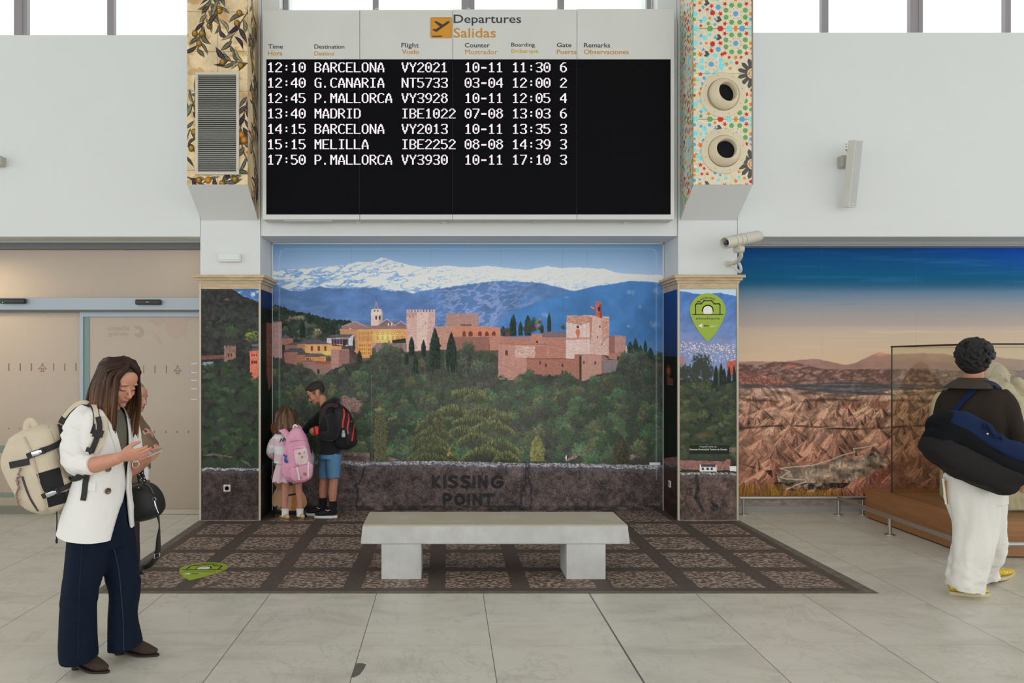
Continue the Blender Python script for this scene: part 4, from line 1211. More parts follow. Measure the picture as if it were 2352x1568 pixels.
blue = blue * (1 - 0.5 * pnk[..., None]) + np.array([172, 174, 204]) * 0.5 * pnk[..., None]
cv.put(cv.below(mid, 2.5, 0.12, 2, 3), blue)
hz = fbm(cv.X * 0.016, cv.Y * 0.07, 4, 15)
cv.put(cv.below(mid, 2.5, 0.12, 2, 3) * np.clip((hz - 0.55) * 3, 0, 0.35) * (cv.X < 960), (112, 138, 172))
big = [(1000, 760), (1120, 752), (1179, 712), (1241, 690), (1310, 668), (1323, 666), (1369, 655), (1401, 652), (1438, 645), (1475, 644), (1521, 649)]
b2 = np.array([66, 112, 166]) * (0.86 + 0.3 * fbm(cv.X * 0.03, cv.Y * 0.03, 5, 3))[..., None]
cv.put(cv.below(big, 2, 0.1, 5, 2) * np.clip((cv.X - 1090) / 90, 0, 1), b2)
for x, y, rx, ry in ((1450, 672, 14, 7), (1508, 668, 14, 8), (1503, 745, 14, 11), (1470, 706, 7, 5), (1442, 749, 5, 4), (1297, 683, 8, 2.5), (1250, 722, 12, 6)):
    sl = cv.win(x - 20, y - 14, x + 20, y + 14)
    d = 1 - np.hypot((cv.X[sl] - x) / rx, (cv.Y[sl] - y) / ry) + (fbm(cv.X[sl] * 0.2, cv.Y[sl] * 0.2, 3, 4) - 0.5) * 1.6
    cv.put(np.clip(d, 0, 1) * 0.6, (160, 172, 202), sl)
cv.put(cv.below([(622, 790), (1400, 790), (1440, 770), (1521, 772)], 2, 0.1, 4, 30) * 0.35, (110, 128, 164))
# wooded hill on the left
hill = [(622, 700), (646, 704), (664, 713), (703, 719), (729, 726), (756, 733), (797, 735), (815, 746), (830, 770), (850, 800)]
cv.put(cv.below(hill, 5, 0.3, 3) * (cv.X < 850), np.array([42, 52, 44]) * (0.5 + 0.9 * fbm(cv.X * 0.12, cv.Y * 0.12, 5, 5))[..., None])
forest(cv, 708, 800, 622, 810, 150, [(a, b + 6) for a, b in hill], [(58, 66, 58), (44, 58, 50), (40, 54, 46), (70, 74, 62)], 5, 11)
cv.tree(677, 732, 24, 8, (108, 104, 88), rng, 3); cv.tree(724, 765, 10, 12, (120, 118, 84), rng, 5)
for x, a, b, wd in ((706, 716, 742, 11), (742, 735, 765, 12), (760, 738, 772, 14), (690, 735, 775, 14)):
    cv.cypress(x, a, b, wd, (34, 46, 40), x)
cv.put(cv.below([(622, 806), (700, 800), (800, 778), (860, 800), (930, 770), (1080, 775), (1150, 800), (1420, 800), (1438, 815), (1521, 815)], 3, 0.2, 4), np.array([84, 70, 64]) * (0.6 + 0.8 * fbm(cv.X * 0.1, cv.Y * 0.1, 4, 7))[..., None])
# buildings: (zoom list, colour, texture)
BR = dict(tex=0.15, sc=0.22, sy=0.95)
tone = lambda c: (np.array(c, float) * 0.84 + np.mean(c) * 0.16) * np.array([0.95, 0.95, 0.98])
B5 = lambda c, *p, **k: cv.poly(z5(*p), tone(c), **{**BR, **k})
B6 = lambda c, *p, **k: cv.poly(z6(*p), tone(c), **{**BR, **k})
B5((150, 110, 106), (30, 870), (95, 870), (95, 1400), (30, 1420)); B5((174, 134, 128), (95, 872), (185, 872), (190, 1235), (95, 1300))
for i in range(5):
    B5((174, 134, 128), (97 + i * 18, 862), (107 + i * 18, 862), (107 + i * 18, 875), (97 + i * 18, 875))
B5((170, 108, 92), (190, 1025), (300, 1030), (300, 1095), (190, 1095)); B5((88, 94, 118), (184, 1032), (222, 984), (274, 1027))
B5((150, 104, 84), (215, 1095), (345, 1085), (345, 1150), (215, 1150)); B5((86, 84, 94), (212, 1100), (310, 1068), (345, 1072), (345, 1098))
B5((182, 124, 88), (340, 1085), (425, 1085), (425, 1160), (340, 1150)); B5((226, 162, 92), (420, 1088), (690, 1092), (690, 1205), (420, 1175))
gl = z5((640, 1180))[0]; cv.disc(*gl, 20, 10, (250, 200, 110), 0.75, 1.0)
for x in (487, 557, 622):
    B5((132, 62, 40), (x - 11, 1108), (x + 11, 1108), (x + 11, 1158), (x - 11, 1158), tex=0)
B5((92, 84, 90), (335, 1088), (425, 1042), (560, 1046), (692, 1092)); B5((118, 72, 64), (690, 1090), (740, 1078), (790, 1110), (690, 1106)); B5((214, 150, 84), (690, 1106), (785, 1110), (785, 1145), (690, 1150))
B5((160, 106, 90), (205, 1170), (345, 1165), (345, 1295), (215, 1275)); B5((84, 80, 88), (205, 1172), (268, 1130), (385, 1128), (424, 1168))
B5((172, 112, 80), (335, 1195), (425, 1195), (425, 1258), (335, 1258)); B5((92, 76, 78), (325, 1198), (378, 1164), (455, 1196))
B5((214, 138, 76), (418, 1212), (630, 1212), (630, 1262), (418, 1250)); B5((100, 90, 96), (408, 1218), (465, 1184), (590, 1184), (638, 1214))
for x in (440, 456, 472):
    B5((96, 56, 44), (x - 5, 1228), (x + 5, 1228), (x + 5, 1250), (x - 5, 1250), tex=0)
B5((150, 112, 102), (300, 1258), (680, 1262), (690, 1338), (600, 1402), (530, 1392), (480, 1335), (310, 1295)); B5((172, 100, 80), (530, 1262), (680, 1264), (680, 1310), (530, 1300))
for i in range(9):
    B5((120, 74, 64), (535 + i * 16, 1266), (543 + i * 16, 1266), (543 + i * 16, 1282), (535 + i * 16, 1282), tex=0)
B5((60, 44, 42), (540, 1340), (562, 1340), (562, 1388), (540, 1386), tex=0)
B5((176, 128, 112), (680, 1150), (865, 1150), (865, 1285), (720, 1342), (684, 1336)); B5((150, 104, 94), (760, 1150), (865, 1150), (865, 1285), (760, 1318))
for i in range(7):
    B5((186, 140, 122), (682 + i * 27, 1140), (698 + i * 27, 1140), (698 + i * 27, 1153), (682 + i * 27, 1153))
# arcade house
B5((198, 192, 196), (640, 1030), (860, 1025), (915, 990), (915, 1100), (830, 1108), (640, 1078)); B5((128, 96, 96), (680, 1035), (855, 1030), (855, 1100), (690, 1086))
for i in range(6):
    B5((70, 54, 62), (684 + i * 29, 1046), (703 + i * 29, 1044), (703 + i * 29, 1092), (684 + i * 29, 1086), tex=0)
B5((94, 82, 90), (632, 1030), (690, 994), (905, 990), (868, 1024)); B5((44, 50, 50), (800, 1045), (830, 1040), (830, 1105), (800, 1105))
# renaissance palace
B5((216, 150, 84), (770, 962), (790, 932), (950, 940), (1110, 930), (1440, 935), (1440, 1082), (1135, 1082), (1092, 1135), (1092, 1225), (985, 1225), (915, 1160), (910, 992))
B5((190, 134, 92), (770, 960), (790, 930), (945, 938), (950, 1150), (915, 1160), (910, 992), (775, 990))
gx_, gy_ = z5((1225, 1015))[0]; cv.disc(gx_, gy_, 36, 20, (255, 224, 140), 0.85, 1.0); gx_, gy_ = z5((1010, 1160))[0]; cv.disc(gx_, gy_, 16, 22, (246, 160, 70), 0.6, 1.0)
for i in range(9):
    a = 960 + i * 16; B5((150, 92, 54), (a, 965), (a + 7, 965), (a + 7, 1060), (a, 1060), tex=0, a=0.55)
for i in range(6):
    a = 1150 + i * 50; x, y = z5((a, 982))[0]; cv.disc(x, y, 4, 4, (176, 112, 60), 0.9); cv.disc(x, y, 2.2, 2.2, (250, 204, 126), 0.9)
    B5((184, 118, 62), (a - 10, 1010), (a + 10, 1010), (a + 10, 1046), (a - 10, 1046), tex=0, a=0.6)
for r in range(3):
    for i in range(7):
        B5((132, 78, 46), (960 + i * 18, 1090 + r * 40), (968 + i * 18, 1090 + r * 40), (968 + i * 18, 1112 + r * 40), (960 + i * 18, 1112 + r * 40), tex=0, a=0.8)
for y in (945, 1000, 1068):
    cv.line(z5((950, y + 4), (1120, y), (1440, y + 3)), 0.9, (236, 190, 120), 0.6)
B5((156, 116, 108), (785, 912), (925, 864), (1030, 906), (790, 938)); B5((148, 112, 106), (785, 915), (1120, 900), (1440, 906), (1440, 938), (950, 942), (790, 938)); cv.line(z5((785, 912), (925, 864), (1030, 906)), 1, (214, 200, 196), 0.7)
for x, y in ((775, 945), (875, 935)):
    cv.disc(*z5((x, y))[0], 1.6, 1.6, (255, 246, 220))
B5((46, 56, 46), (1295, 1050), (1430, 1030), (1435, 1082), (1295, 1078), tex=0.5); B5((146, 116, 110), (1135, 1080), (1435, 1078), (1435, 1190), (1135, 1190))
# church
B5((216, 184, 166), (1080, 755), (1198, 755), (1198, 902), (1080, 902)); B5((190, 150, 132), (1165, 755), (1198, 755), (1198, 902), (1165, 902)); B5((224, 196, 180), (1088, 738), (1188, 738), (1188, 790), (1088, 790))
B5((108, 112, 142), (1098, 740), (1135, 660), (1180, 740)); cv.line(z5((1118, 740), (1135, 662), (1152, 740)), 0.8, (190, 190, 206), 0.8); cv.line(z5((1135, 665), (1135, 596)), 0.9, (70, 84, 116)); cv.line(z5((1080, 790), (1198, 790)), 1.2, (236, 214, 200))
for x in (1133, 1170):
    B5((66, 56, 66), (x - 8, 810), (x + 8, 810), (x + 8, 845), (x - 8, 845), tex=0)
for x in (1120, 1148):
    B5((110, 80, 80), (x - 6, 748), (x + 6, 748), (x + 6, 765), (x - 6, 765), tex=0)
B5((128, 100, 104), (1140, 905), (1180, 876), (1240, 838), (1292, 868), (1380, 860), (1442, 900), (1442, 912)); cv.line(z5((1150, 900), (1240, 838), (1300, 880), (1320, 906)), 1.0, (222, 208, 204), 0.8); cv.line(z5((1320, 904), (1385, 860), (1440, 900)), 1.0, (222, 208, 204), 0.8)
for x in (1257, 1290):
    B5((226, 214, 210), (x - 10, 905), (x, 868), (x + 10, 905), tex=0)
# towers of the castle
B5((172, 128, 116), (1835, 790), (2160, 792), (2160, 912), (1835, 908)); B5((150, 108, 100), (2095, 792), (2160, 792), (2160, 912), (2095, 912)); B5((120, 80, 72), (1985, 892), (2092, 892), (2092, 922), (1985, 922))
for i in range(12):
    B5((178, 134, 120), (1838 + i * 28, 778), (1852 + i * 28, 778), (1852 + i * 28, 793), (1838 + i * 28, 793))
B5((186, 134, 112), (1710, 912), (2000, 906), (2180, 912), (2180, 1018), (1900, 1020), (1900, 1145), (1690, 1145)); B5((196, 130, 96), (1890, 915), (2180, 912), (2180, 1012), (1890, 1012))
for x in (2018, 2080, 2172):
    B5((120, 66, 52), (x - 17, 1012), (x - 17, 975), (x - 10, 962), (x, 957), (x + 10, 962), (x + 17, 975), (x + 17, 1012), tex=0.2)
B5((152, 98, 82), (1890, 1018), (2180, 1016), (2180, 1152), (1950, 1152), (1890, 1142))
B5((204, 160, 146), (1440, 770), (1725, 770), (1725, 905), (1705, 925), (1692, 1150), (1440, 1165), tex=0.2); B5((224, 190, 176), (1545, 772), (1660, 772), (1640, 1140), (1545, 1150), a=0.6); B5((176, 128, 116), (1440, 770), (1545, 770), (1545, 800), (1440, 820), a=0.6)
for i in range(10):
    B5((206, 164, 148), (1441 + i * 29.5, 744), (1459 + i * 29.5, 744), (1459 + i * 29.5, 773), (1441 + i * 29.5, 773))
for x, y in ((1472, 815), (1508, 815), (1590, 790), (1632, 880)):
    cv.disc(*z5((x, y))[0], 1.4, 1.6, (110, 74, 66))
B6((170, 132, 120), (0, 785), (65, 785), (65, 912), (0, 912))
B6((206, 126, 92), (0, 912), (290, 922), (290, 1008), (0, 1015))
for x in (-5, 86, 156, 225):
    B6((122, 62, 48), (x - 20, 1010), (x - 20, 978), (x - 12, 966), (x, 960), (x + 12, 966), (x + 20, 978), (x + 20, 1010), tex=0.2)
B6((150, 98, 82), (0, 1015), (180, 1015), (180, 1152), (0, 1145)); B6((186, 124, 102), (180, 1006), (332, 1006), (332, 1082), (272, 1152), (185, 1152)); B6((182, 116, 96), (330, 1015), (602, 1017), (602, 1088), (280, 1082)); B6((104, 72, 66), (290, 940), (390, 930), (390, 1015), (300, 1010))
B6((190, 122, 98), (598, 985), (712, 985), (712, 1088), (598, 1088)); B6((122, 102, 102), (700, 968), (952, 962), (952, 1022), (715, 1022)); B6((182, 118, 98), (710, 1020), (952, 1020), (952, 1238), (758, 1235), (770, 1090), (710, 1086)); B6((70, 46, 44), (650, 1055), (672, 1055), (672, 1080), (650, 1080), tex=0)
B6((188, 132, 114), (275, 1078), (770, 1092), (770, 1235), (555, 1238), (555, 1382), (490, 1395), (480, 1450), (265, 1445)); B6((212, 172, 156), (440, 1105), (640, 1110), (640, 1220), (440, 1230), a=0.7, tex=0.4); B6((176, 104, 82), (640, 1110), (765, 1105), (765, 1230), (640, 1230), a=0.6)
cv.line(z6((275, 1082), (430, 1090), (770, 1094)), 1.5, (116, 80, 74), 0.7); B6((92, 58, 52), (342, 1150), (365, 1150), (365, 1198), (342, 1198), tex=0)
B6((168, 106, 88), (555, 1235), (1040, 1235), (1040, 1190), (1190, 1190), (1310, 1195), (1385, 1240), (1312, 1250), (1312, 1385), (1130, 1458), (1090, 1455), (1020, 1405), (850, 1395), (760, 1425), (690, 1390), (555, 1390)); cv.line(z6((555, 1236), (1040, 1236)), 1.6, (84, 58, 54), 0.8)
B6((186, 134, 116), (1110, 1195), (1310, 1195), (1310, 1385), (1130, 1455), (1110, 1450)); B6((70, 50, 48), (1085, 1205), (1108, 1205), (1108, 1455), (1085, 1450), tex=0.3)
for x, y in ((1130, 1270), (690, 1275), (572, 1360), (915, 1300), (915, 1365), (750, 1300), (1245, 1275), (1388, 1150)):
    B6((78, 50, 46), (x - 7, y - 14), (x + 7, y - 14), (x + 7, y + 18), (x - 7, y + 18), tex=0)
B6((134, 118, 118), (1315, 1250), (1482, 1250), (1440, 1372), (1315, 1378)); B6((176, 116, 100), (1378, 1175), (1545, 1180), (1500, 1252), (1380, 1235))
B6((216, 182, 168), (958, 805), (1195, 800), (1192, 1192), (1040, 1192), (1035, 1235), (948, 1235), tex=0.18); B6((208, 166, 150), (1192, 800), (1385, 815), (1382, 1205), (1310, 1195), (1192, 1192), tex=0.18)
B6((184, 126, 102), (958, 808), (1195, 803), (1192, 870), (1100, 900), (958, 872), a=0.8, tex=0.4); B6((192, 108, 78), (1188, 815), (1216, 818), (1208, 1000), (1190, 1110), a=0.8); B6((190, 128, 106), (1300, 830), (1383, 832), (1383, 1010), (1320, 1080), a=0.6, tex=0.4); B6((190, 110, 84), (960, 1025), (1190, 1020), (1188, 1040), (1060, 1045), (960, 1050), a=0.6)
cv.disc(*z6((1070, 968))[0], 6.4, 8.5, (188, 104, 76)); B6((190, 112, 84), (1052, 985), (1090, 985), (1072, 1040)); B6((66, 46, 44), (1060, 902), (1082, 902), (1082, 932), (1060, 932), tex=0)
for x, y in ((1292, 915), (1268, 1020), (1312, 1090)):
    B6((96, 60, 52), (x - 5, y - 12), (x + 5, y - 12), (x + 5, y + 12), (x - 5, y + 12), tex=0)
B6((196, 98, 80), (1248, 690), (1306, 690), (1306, 775), (1320, 832), (1250, 815)); B6((150, 66, 56), (1285, 690), (1306, 690), (1306, 775), (1320, 832), (1290, 822))
for x in (1250, 1271, 1292):
    B6((196, 98, 80), (x, 662), (x + 13, 662), (x + 13, 692), (x, 692))
B6((70, 36, 36), (1272, 760), (1272, 725), (1283, 712), (1294, 725), (1294, 760), tex=0); cv.line(z6((1278, 662), (1278, 630)), 0.8, (90, 84, 96))
B6((206, 60, 54), (1203, 702), (1238, 724), (1238, 750), (1203, 728), tex=0); B6((232, 176, 70), (1203, 710), (1238, 732), (1238, 742), (1203, 720), tex=0)
B6((150, 98, 86), (1383, 1010), (1442, 1002), (1442, 1178), (1383, 1178)); B6((182, 132, 118), (1442, 1000), (1552, 1010), (1552, 1172), (1442, 1178)); B6((192, 168, 156), (1552, 1108), (1602, 1122), (1602, 1182), (1552, 1175)); B6((84, 54, 50), (1462, 1250), (1462, 1215), (1474, 1205), (1486, 1215), (1486, 1250), tex=0)
# trees by the walls
for (x, a, b, wd) in ((425, 783, 1005, 50), (404, 815, 1005, 36), (495, 858, 1000, 42), (568, 793, 1000, 62), (710, 888, 975, 34), (782, 770, 962, 36), (320, 905, 1000, 40)):
    p, q = z6((x, a), (x, b)); cv.cypress(p[0], p[1], q[1], wd / 4.356 * 1.15, (42, 54, 48), x)
for (x, y, r, ry, c) in ((605, 905, 62, 80, (46, 58, 48)), (555, 950, 40, 50, (42, 54, 46)), (680, 865, 36, 34, (110, 112, 92)), (680, 920, 28, 34, (128, 96, 70)), (922, 918, 30, 24, (66, 68, 52)), (350, 950, 40, 26, (60, 60, 54))):
    (px, py), = z6((x, y)); cv.tree(px, py, r / 4.356, ry / 4.356, c, rng, int(x))
ftop = [(622, 818)] + z5((180, 1230), (250, 1290), (430, 1335), (480, 1345), (540, 1405), (610, 1405), (690, 1345), (800, 1292), (950, 1262), (1090, 1250), (1135, 1170), (1250, 1110), (1400, 1140), (1440, 1180), (1700, 1165), (1900, 1160), (2090, 1180)) + z6((60, 1165), (150, 1165), (240, 1200), (265, 1450), (480, 1450), (500, 1385), (700, 1390), (760, 1425), (860, 1395), (1020, 1405), (1090, 1455), (1150, 1458), (1260, 1390), (1450, 1370), (1480, 1290), (1560, 1200), (1740, 1160), (1820, 1215), (1921, 1180))
fm_ = cv.below(ftop, 4, 0.3, 6)
cv.put(fm_, np.array([60, 62, 58]) * (0.6 + 0.8 * fbm(cv.X * 0.09, cv.Y * 0.09, 5, 7))[..., None])
PAL = [(56, 70, 54), (48, 66, 50), (66, 78, 56), (52, 64, 56), (78, 80, 58), (60, 62, 52), (46, 60, 48), (58, 82, 58)]
forest(cv, 806, 940, 622, 1530, 330, ftop, PAL, 8, 17)
for x, y, r, c_ in ((884, 826, 22, (66, 70, 62)), (905, 812, 20, (70, 74, 64)), (935, 845, 18, (60, 66, 56)), (962, 842, 16, (74, 74, 60)), (1066, 812, 17, (72, 82, 68)), (1062, 838, 18, (62, 72, 60)), (1097, 846, 18, (96, 92, 78)), (1122, 826, 17, (58, 64, 54)), (1128, 850, 16, (60, 66, 56)), (1012, 850, 18, (58, 64, 54)), (858, 842, 16, (58, 68, 54))):
    cv.tree(x, y, r, r * 1.25, c_, rng, int(x * 3))
for x, a, b, w_ in ((1490, 1010, 1200, 62), (1440, 1180, 1290, 44), (1610, 1040, 1210, 50), (1725, 925, 1330, 112), (1890, 965, 1370, 112), (965, 1150, 1275, 56), (910, 1000, 1140, 26), (1530, 1180, 1380, 60)):
    p, q = z5((x, a), (x, b)); cv.cypress(p[0], p[1], q[1], w_ / 4.356, (40, 50, 44), x)
for x, a, b, w_ in ((1650, 1025, 1230, 56), (1748, 1045, 1200, 34), (1700, 1095, 1220, 40), (1595, 1060, 1180, 50), (1800, 1120, 1240, 50)):
    p, q = z6((x, a), (x, b)); cv.cypress(p[0], p[1], q[1], w_ / 4.356 * 1.2, (44, 60, 54), x)
for x, y, r in ((600 + 1250 / 4.356, 540 + 1180 / 4.356, 26), (600 + 2060 / 4.356, 540 + 1130 / 4.356, 17), (1080 + 90 / 4.356, 540 + 1340 / 4.356, 20), (1080 + 1640 / 4.356, 540 + 1290 / 4.356, 30), (1080 + 1540 / 4.356, 540 + 1230 / 4.356, 16), (1080 + 1700 / 4.356, 540 + 1200 / 4.356, 14)):
    cv.tree(x, y, r, r * 1.05, (66, 78, 62), rng, int(x))
for i in range(26):        # bare trunks
    x, y = rng.uniform(860, 1120), rng.uniform(835, 868)
    cv.line([(x, y), (x + rng.uniform(-2, 2), y - rng.uniform(10, 22))], 0.7, (140, 126, 112), 0.6)
PAL2 = [(54, 74, 54), (62, 80, 58), (72, 86, 58), (50, 66, 52), (84, 90, 62), (64, 72, 58), (46, 62, 48), (58, 88, 60)]
forest(cv, 900, 1062, 622, 1530, 400, [(622, 880), (1530, 880)], PAL2, 10, 22)
# pinkish clearing, terrace
sl = cv.win(700, 890, 850, 1062)
d = fbm(cv.X[sl] * 0.06, cv.Y[sl] * 0.06, 4, 3)
cl = np.clip(1 - np.hypot((cv.X[sl] - 805) / 28, (cv.Y[sl] - 930) / 26) + (d - 0.5) * 1.4, 0, 1)
cv.put(np.clip(cl * 4, 0, 1), np.array([138, 108, 102]) * (0.75 + 0.5 * vn2(cv.X[sl] * 0.6, cv.Y[sl] * 0.6))[..., None], sl)
cv.poly([(775, 1036), (845, 1040), (845, 1060), (775, 1058)], (128, 98, 96), 0.8, 0.4); cv.poly([(785, 1045), (835, 1048), (835, 1058), (785, 1056)], (74, 66, 64), 0.8, 0.3); cv.poly([(888, 1048), (915, 1056), (888, 1058)], (150, 112, 104), 0.8, 0.3); cv.poly([(690, 985), (740, 945), (750, 950), (700, 1000)], (110, 88, 92), 0.5, 0.4)
# drooping cedars with layered boughs
def bough(cx, y, hw, drop, col, seed, L=24):
    r_ = np.random.RandomState(seed)
    cv.poly([(cx - hw, y + drop)] + [(cx + hw * u, y + drop * u * u) for u in np.linspace(-0.9, 0.9, 9)] + [(cx + hw, y + drop), (cx + hw * 0.8, y + drop + L * 0.5), (cx, y + L * 1.2), (cx - hw * 0.8, y + drop + L * 0.5)], (58, 57, 46), 0.6, 0.5)
    for i in range(int(hw * 5)):
        u = r_.uniform(-1, 1); v = r_.uniform(0, 1) ** 1.6
        x0, y0 = cx + hw * u, y + drop * u * u + v * L * (1.1 - 0.6 * abs(u)) + r_.uniform(-1.5, 1.5)
        k = (1.0 - 0.6 * v) * r_.uniform(0.6, 1.1)
        cv.line([(x0, y0), (x0 + u * r_.uniform(0, 5) + r_.uniform(-1, 1), y0 + r_.uniform(2, 8))], 1.0, np.array(col) * k, 0.8)
CED = (146, 154, 92)
for q in ((1073, 889, 38, 10), (1036, 928, 38, 16), (1094, 899, 30, 12), (1110, 932, 46, 18), (1150, 945, 28, 12), (1082, 950, 44, 18), (1126, 962, 54, 30), (1060, 975, 40, 22), (1091, 990, 46, 26), (1145, 1005, 44, 28), (1110, 1022, 52, 28), (1160, 1034, 30, 20)):
    bough(*q, CED, int(q[0] + q[1]))
for q in ((995, 941, 20, 18), (988, 957, 36, 26), (994, 976, 48, 32), (986, 997, 52, 34), (992, 1018, 58, 32), (985, 1038, 54, 22)):
    bough(*q, (122, 130, 80), int(q[0] + q[1]), 26)
cv.line([(1095, 895), (1095, 935)], 1.2, (90, 86, 70), 0.7)
def ivy(cx, top, bot, wd, col):
    cv.cypress(cx, top - 20, bot, wd, col, int(cx)); sl = cv.win(cx - wd, top, cx + wd, bot)
    cv.put((np.abs(cv.X[sl] - cx) < wd * 0.36) * (0.35 + 0.6 * vn2(cv.X[sl] * 0.5, cv.Y[sl] * 0.5)), np.array(col) * (0.5 + 0.9 * vn2(cv.X[sl] * 0.8, cv.Y[sl] * 0.8))[..., None], sl)
ivy(870, 940, 1058, 30, (88, 88, 62)); cv.tree(868, 945, 16, 9, (104, 106, 74), rng, 2)
cv.cypress(1232, 998, 1058, 34, (118, 116, 72), 3); cv.cypress(1425, 1000, 1064, 36, (62, 60, 48), 4); cv.tree(1030, 1045, 8, 14, (140, 116, 64), rng, 8)
for i in range(40):
    a = rng.uniform(-0.2, PI + 0.2); L = rng.uniform(12, 36)
    cv.line([(1333 + rng.uniform(-6, 6), 1050 - rng.uniform(0, 20)), (1333 + L * math.cos(a), 1050 - L * abs(math.sin(a)))], 0.8, (132, 134, 112), 0.55)
cv.poly([(1296, 1058), (1320, 1042), (1325, 1050), (1300, 1060)], (150, 116, 112), 0.8, 0.3); cv.poly([(1296, 1050), (1300, 1044), (1300, 1058)], (220, 214, 214)); cv.tree(1455, 1050, 14, 8, (130, 100, 94), rng, 4)
hzm = np.clip((cv.Y - 830) / 60, 0, 1) * np.clip((1060 - cv.Y) / 40, 0, 1) * (0.10 + 0.14 * np.clip(1 - np.abs(cv.X - 1180) / 260, 0, 1))
cv.put(hzm, (118, 118, 108))
gr_ = (0.80 + 0.42 * vn2(cv.X * 0.97, cv.Y * 0.97))[..., None]
zf = (fm_ * (cv.Y > 815))[..., None]
cv.c = cv.c * (1 - zf) + cv.c * gr_ * zf
stone(cv, [(622, 1059), (700, 1057), (770, 1058), (850, 1060), (950, 1058), (1080, 1060), (1200, 1063), (1300, 1064), (1400, 1066), (1521, 1068)], (72, 64, 64), (186, 186, 196), 3, 12)
cv.poly([(1491, 1062), (1516, 1062), (1516, 1068), (1491, 1068)], (200, 208, 226), 1)
smooth2 = lambda P: [(p.x, p.y) for p in smooth_path([(a, b, 0) for a, b in P], [1] * len(P), 4)[0]]
for pts in ([(832, 1072), (829, 1090), (822, 1108), (812, 1116), (818, 1128), (816, 1150), (818, 1174)], [(1204, 1062), (1207, 1085), (1206, 1110), (1196, 1130), (1193, 1155), (1194, 1174)], [(1212, 1064), (1211, 1095), (1218, 1120), (1217, 1174)]):
    q_ = np.random.RandomState(int(pts[0][0])); pts = [(a + q_.uniform(-2, 2), b) for a, b in smooth2(pts)]
    cv.line(pts, 7, (44, 44, 54), 0.18); cv.line(pts, 2.6, (30, 30, 36), 0.5)
cv.put((cv.Y > 1160) * 0.55 * np.clip((fbm(cv.X * 0.05, cv.Y * 0.1, 3, 2) - 0.4) * 4, 0, 1), (26, 24, 28))
# painted words on the wall: strokes on a 0..1 cell
LT = {'K': [[(0.1, 0), (0.1, 1)], [(0.85, 0), (0.2, 0.55), (0.95, 1)]], 'I': [[(0.5, 0), (0.5, 1)]], 'S': [[(0.9, 0.08), (0.4, 0.0), (0.1, 0.22), (0.5, 0.48), (0.9, 0.72), (0.55, 1.0), (0.1, 0.92)]], 'N': [[(0.1, 1), (0.12, 0), (0.85, 1), (0.88, 0)]],
      'G': [[(0.9, 0.12), (0.5, 0), (0.1, 0.4), (0.2, 0.88), (0.6, 1), (0.92, 0.8), (0.9, 0.55), (0.55, 0.58)]], 'P': [[(0.12, 1), (0.12, 0), (0.6, 0), (0.9, 0.25), (0.65, 0.52), (0.15, 0.55)]], 'O': [[(0.5, 0), (0.1, 0.3), (0.15, 0.8), (0.5, 1), (0.88, 0.75), (0.88, 0.28), (0.5, 0)]], 'T': [[(0, 0.02), (1, 0.02)], [(0.5, 0), (0.5, 1)]]}
def word(tx, xs, y0, y1, wd):
    for ch, (xa, xb) in zip(tx, xs):
        for st in LT[ch]:
            P, _ = smooth_path([(xa + (xb - xa) * u, y0 + (y1 - y0) * v, 0) for u, v in st], [1] * len(st), 4 if ch in 'SGOP' else 1)
            cv.line([(p.x, p.y) for p in P], wd, (40, 38, 41), 0.8)
word('KISSING', [(990, 1008), (1016, 1020), (1027, 1048), (1056, 1077), (1084, 1088), (1096, 1117), (1126, 1152)], 1094, 1118, 7.5)
word('POINT', [(1016, 1034), (1042, 1064), (1072, 1076), (1084, 1104), (1108, 1132)], 1136, 1157, 7.5)
# joints of the printed sheets; the pale lines are reflections painted into the print
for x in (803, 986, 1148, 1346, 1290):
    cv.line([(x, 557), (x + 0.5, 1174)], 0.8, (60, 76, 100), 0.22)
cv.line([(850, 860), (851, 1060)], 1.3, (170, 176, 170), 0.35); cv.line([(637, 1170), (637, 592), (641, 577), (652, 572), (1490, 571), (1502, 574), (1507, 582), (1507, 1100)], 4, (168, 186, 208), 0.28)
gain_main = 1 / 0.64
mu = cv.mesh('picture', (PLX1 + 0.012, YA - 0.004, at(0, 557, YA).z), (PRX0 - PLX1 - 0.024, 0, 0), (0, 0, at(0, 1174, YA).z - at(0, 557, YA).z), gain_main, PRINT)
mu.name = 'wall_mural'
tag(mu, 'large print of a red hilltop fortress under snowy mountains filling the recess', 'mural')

# ---- inner sides of the two pillars
def side(name, lab, x, paint, gain=1.2):
    c = Canvas(0, 660, 40, 1194, 1.0); paint(c)
    o = c.mesh(name, (x, YP + 0.014, 2.375), (0, YA - YP - 0.016, 0), (0, 0, -2.37), gain, PRINT)
    return tag(o, lab, 'mural', 'side prints of the recess')
def pl(c):
    c.c[:] = (20, 40, 84); c.put(c.Y > 700, np.array([20, 26, 22]) * (0.5 + fbm(c.X * 0.1, c.Y * 0.1, 4)[..., None])); c.poly([(20, 735), (40, 735), (40, 880), (28, 900), (20, 860)], (112, 70, 62), 1, 0.3)
    stone(c, [(0, 1072), (40, 1060)], (30, 27, 30), (64, 72, 96), 2, 6)
def pr(c):
    t_ = np.clip((c.Y - 660) / 160, 0, 1)[..., None]
    c.c[:] = np.array([24, 62, 120]) * (1 - t_) + np.array([36, 48, 84]) * t_
    c.put(c.Y > 815, np.array([18, 22, 18]) * (0.6 + 0.8 * fbm(c.X * 0.1, c.Y * 0.1, 4)[..., None])); c.disc(25, 850, 9, 18, (170, 74, 44), 0.9, 0.8); c.poly([(12, 870), (30, 862), (30, 885), (12, 885)], (112, 64, 54), 0.8, 0.3)
    c.poly([(0, 1048), (40, 1066), (40, 1080), (0, 1068)], (112, 84, 82), 1, 0.3); stone(c, [(0, 1066), (40, 1076)], (52, 38, 38), (132, 124, 128), 5, 8)
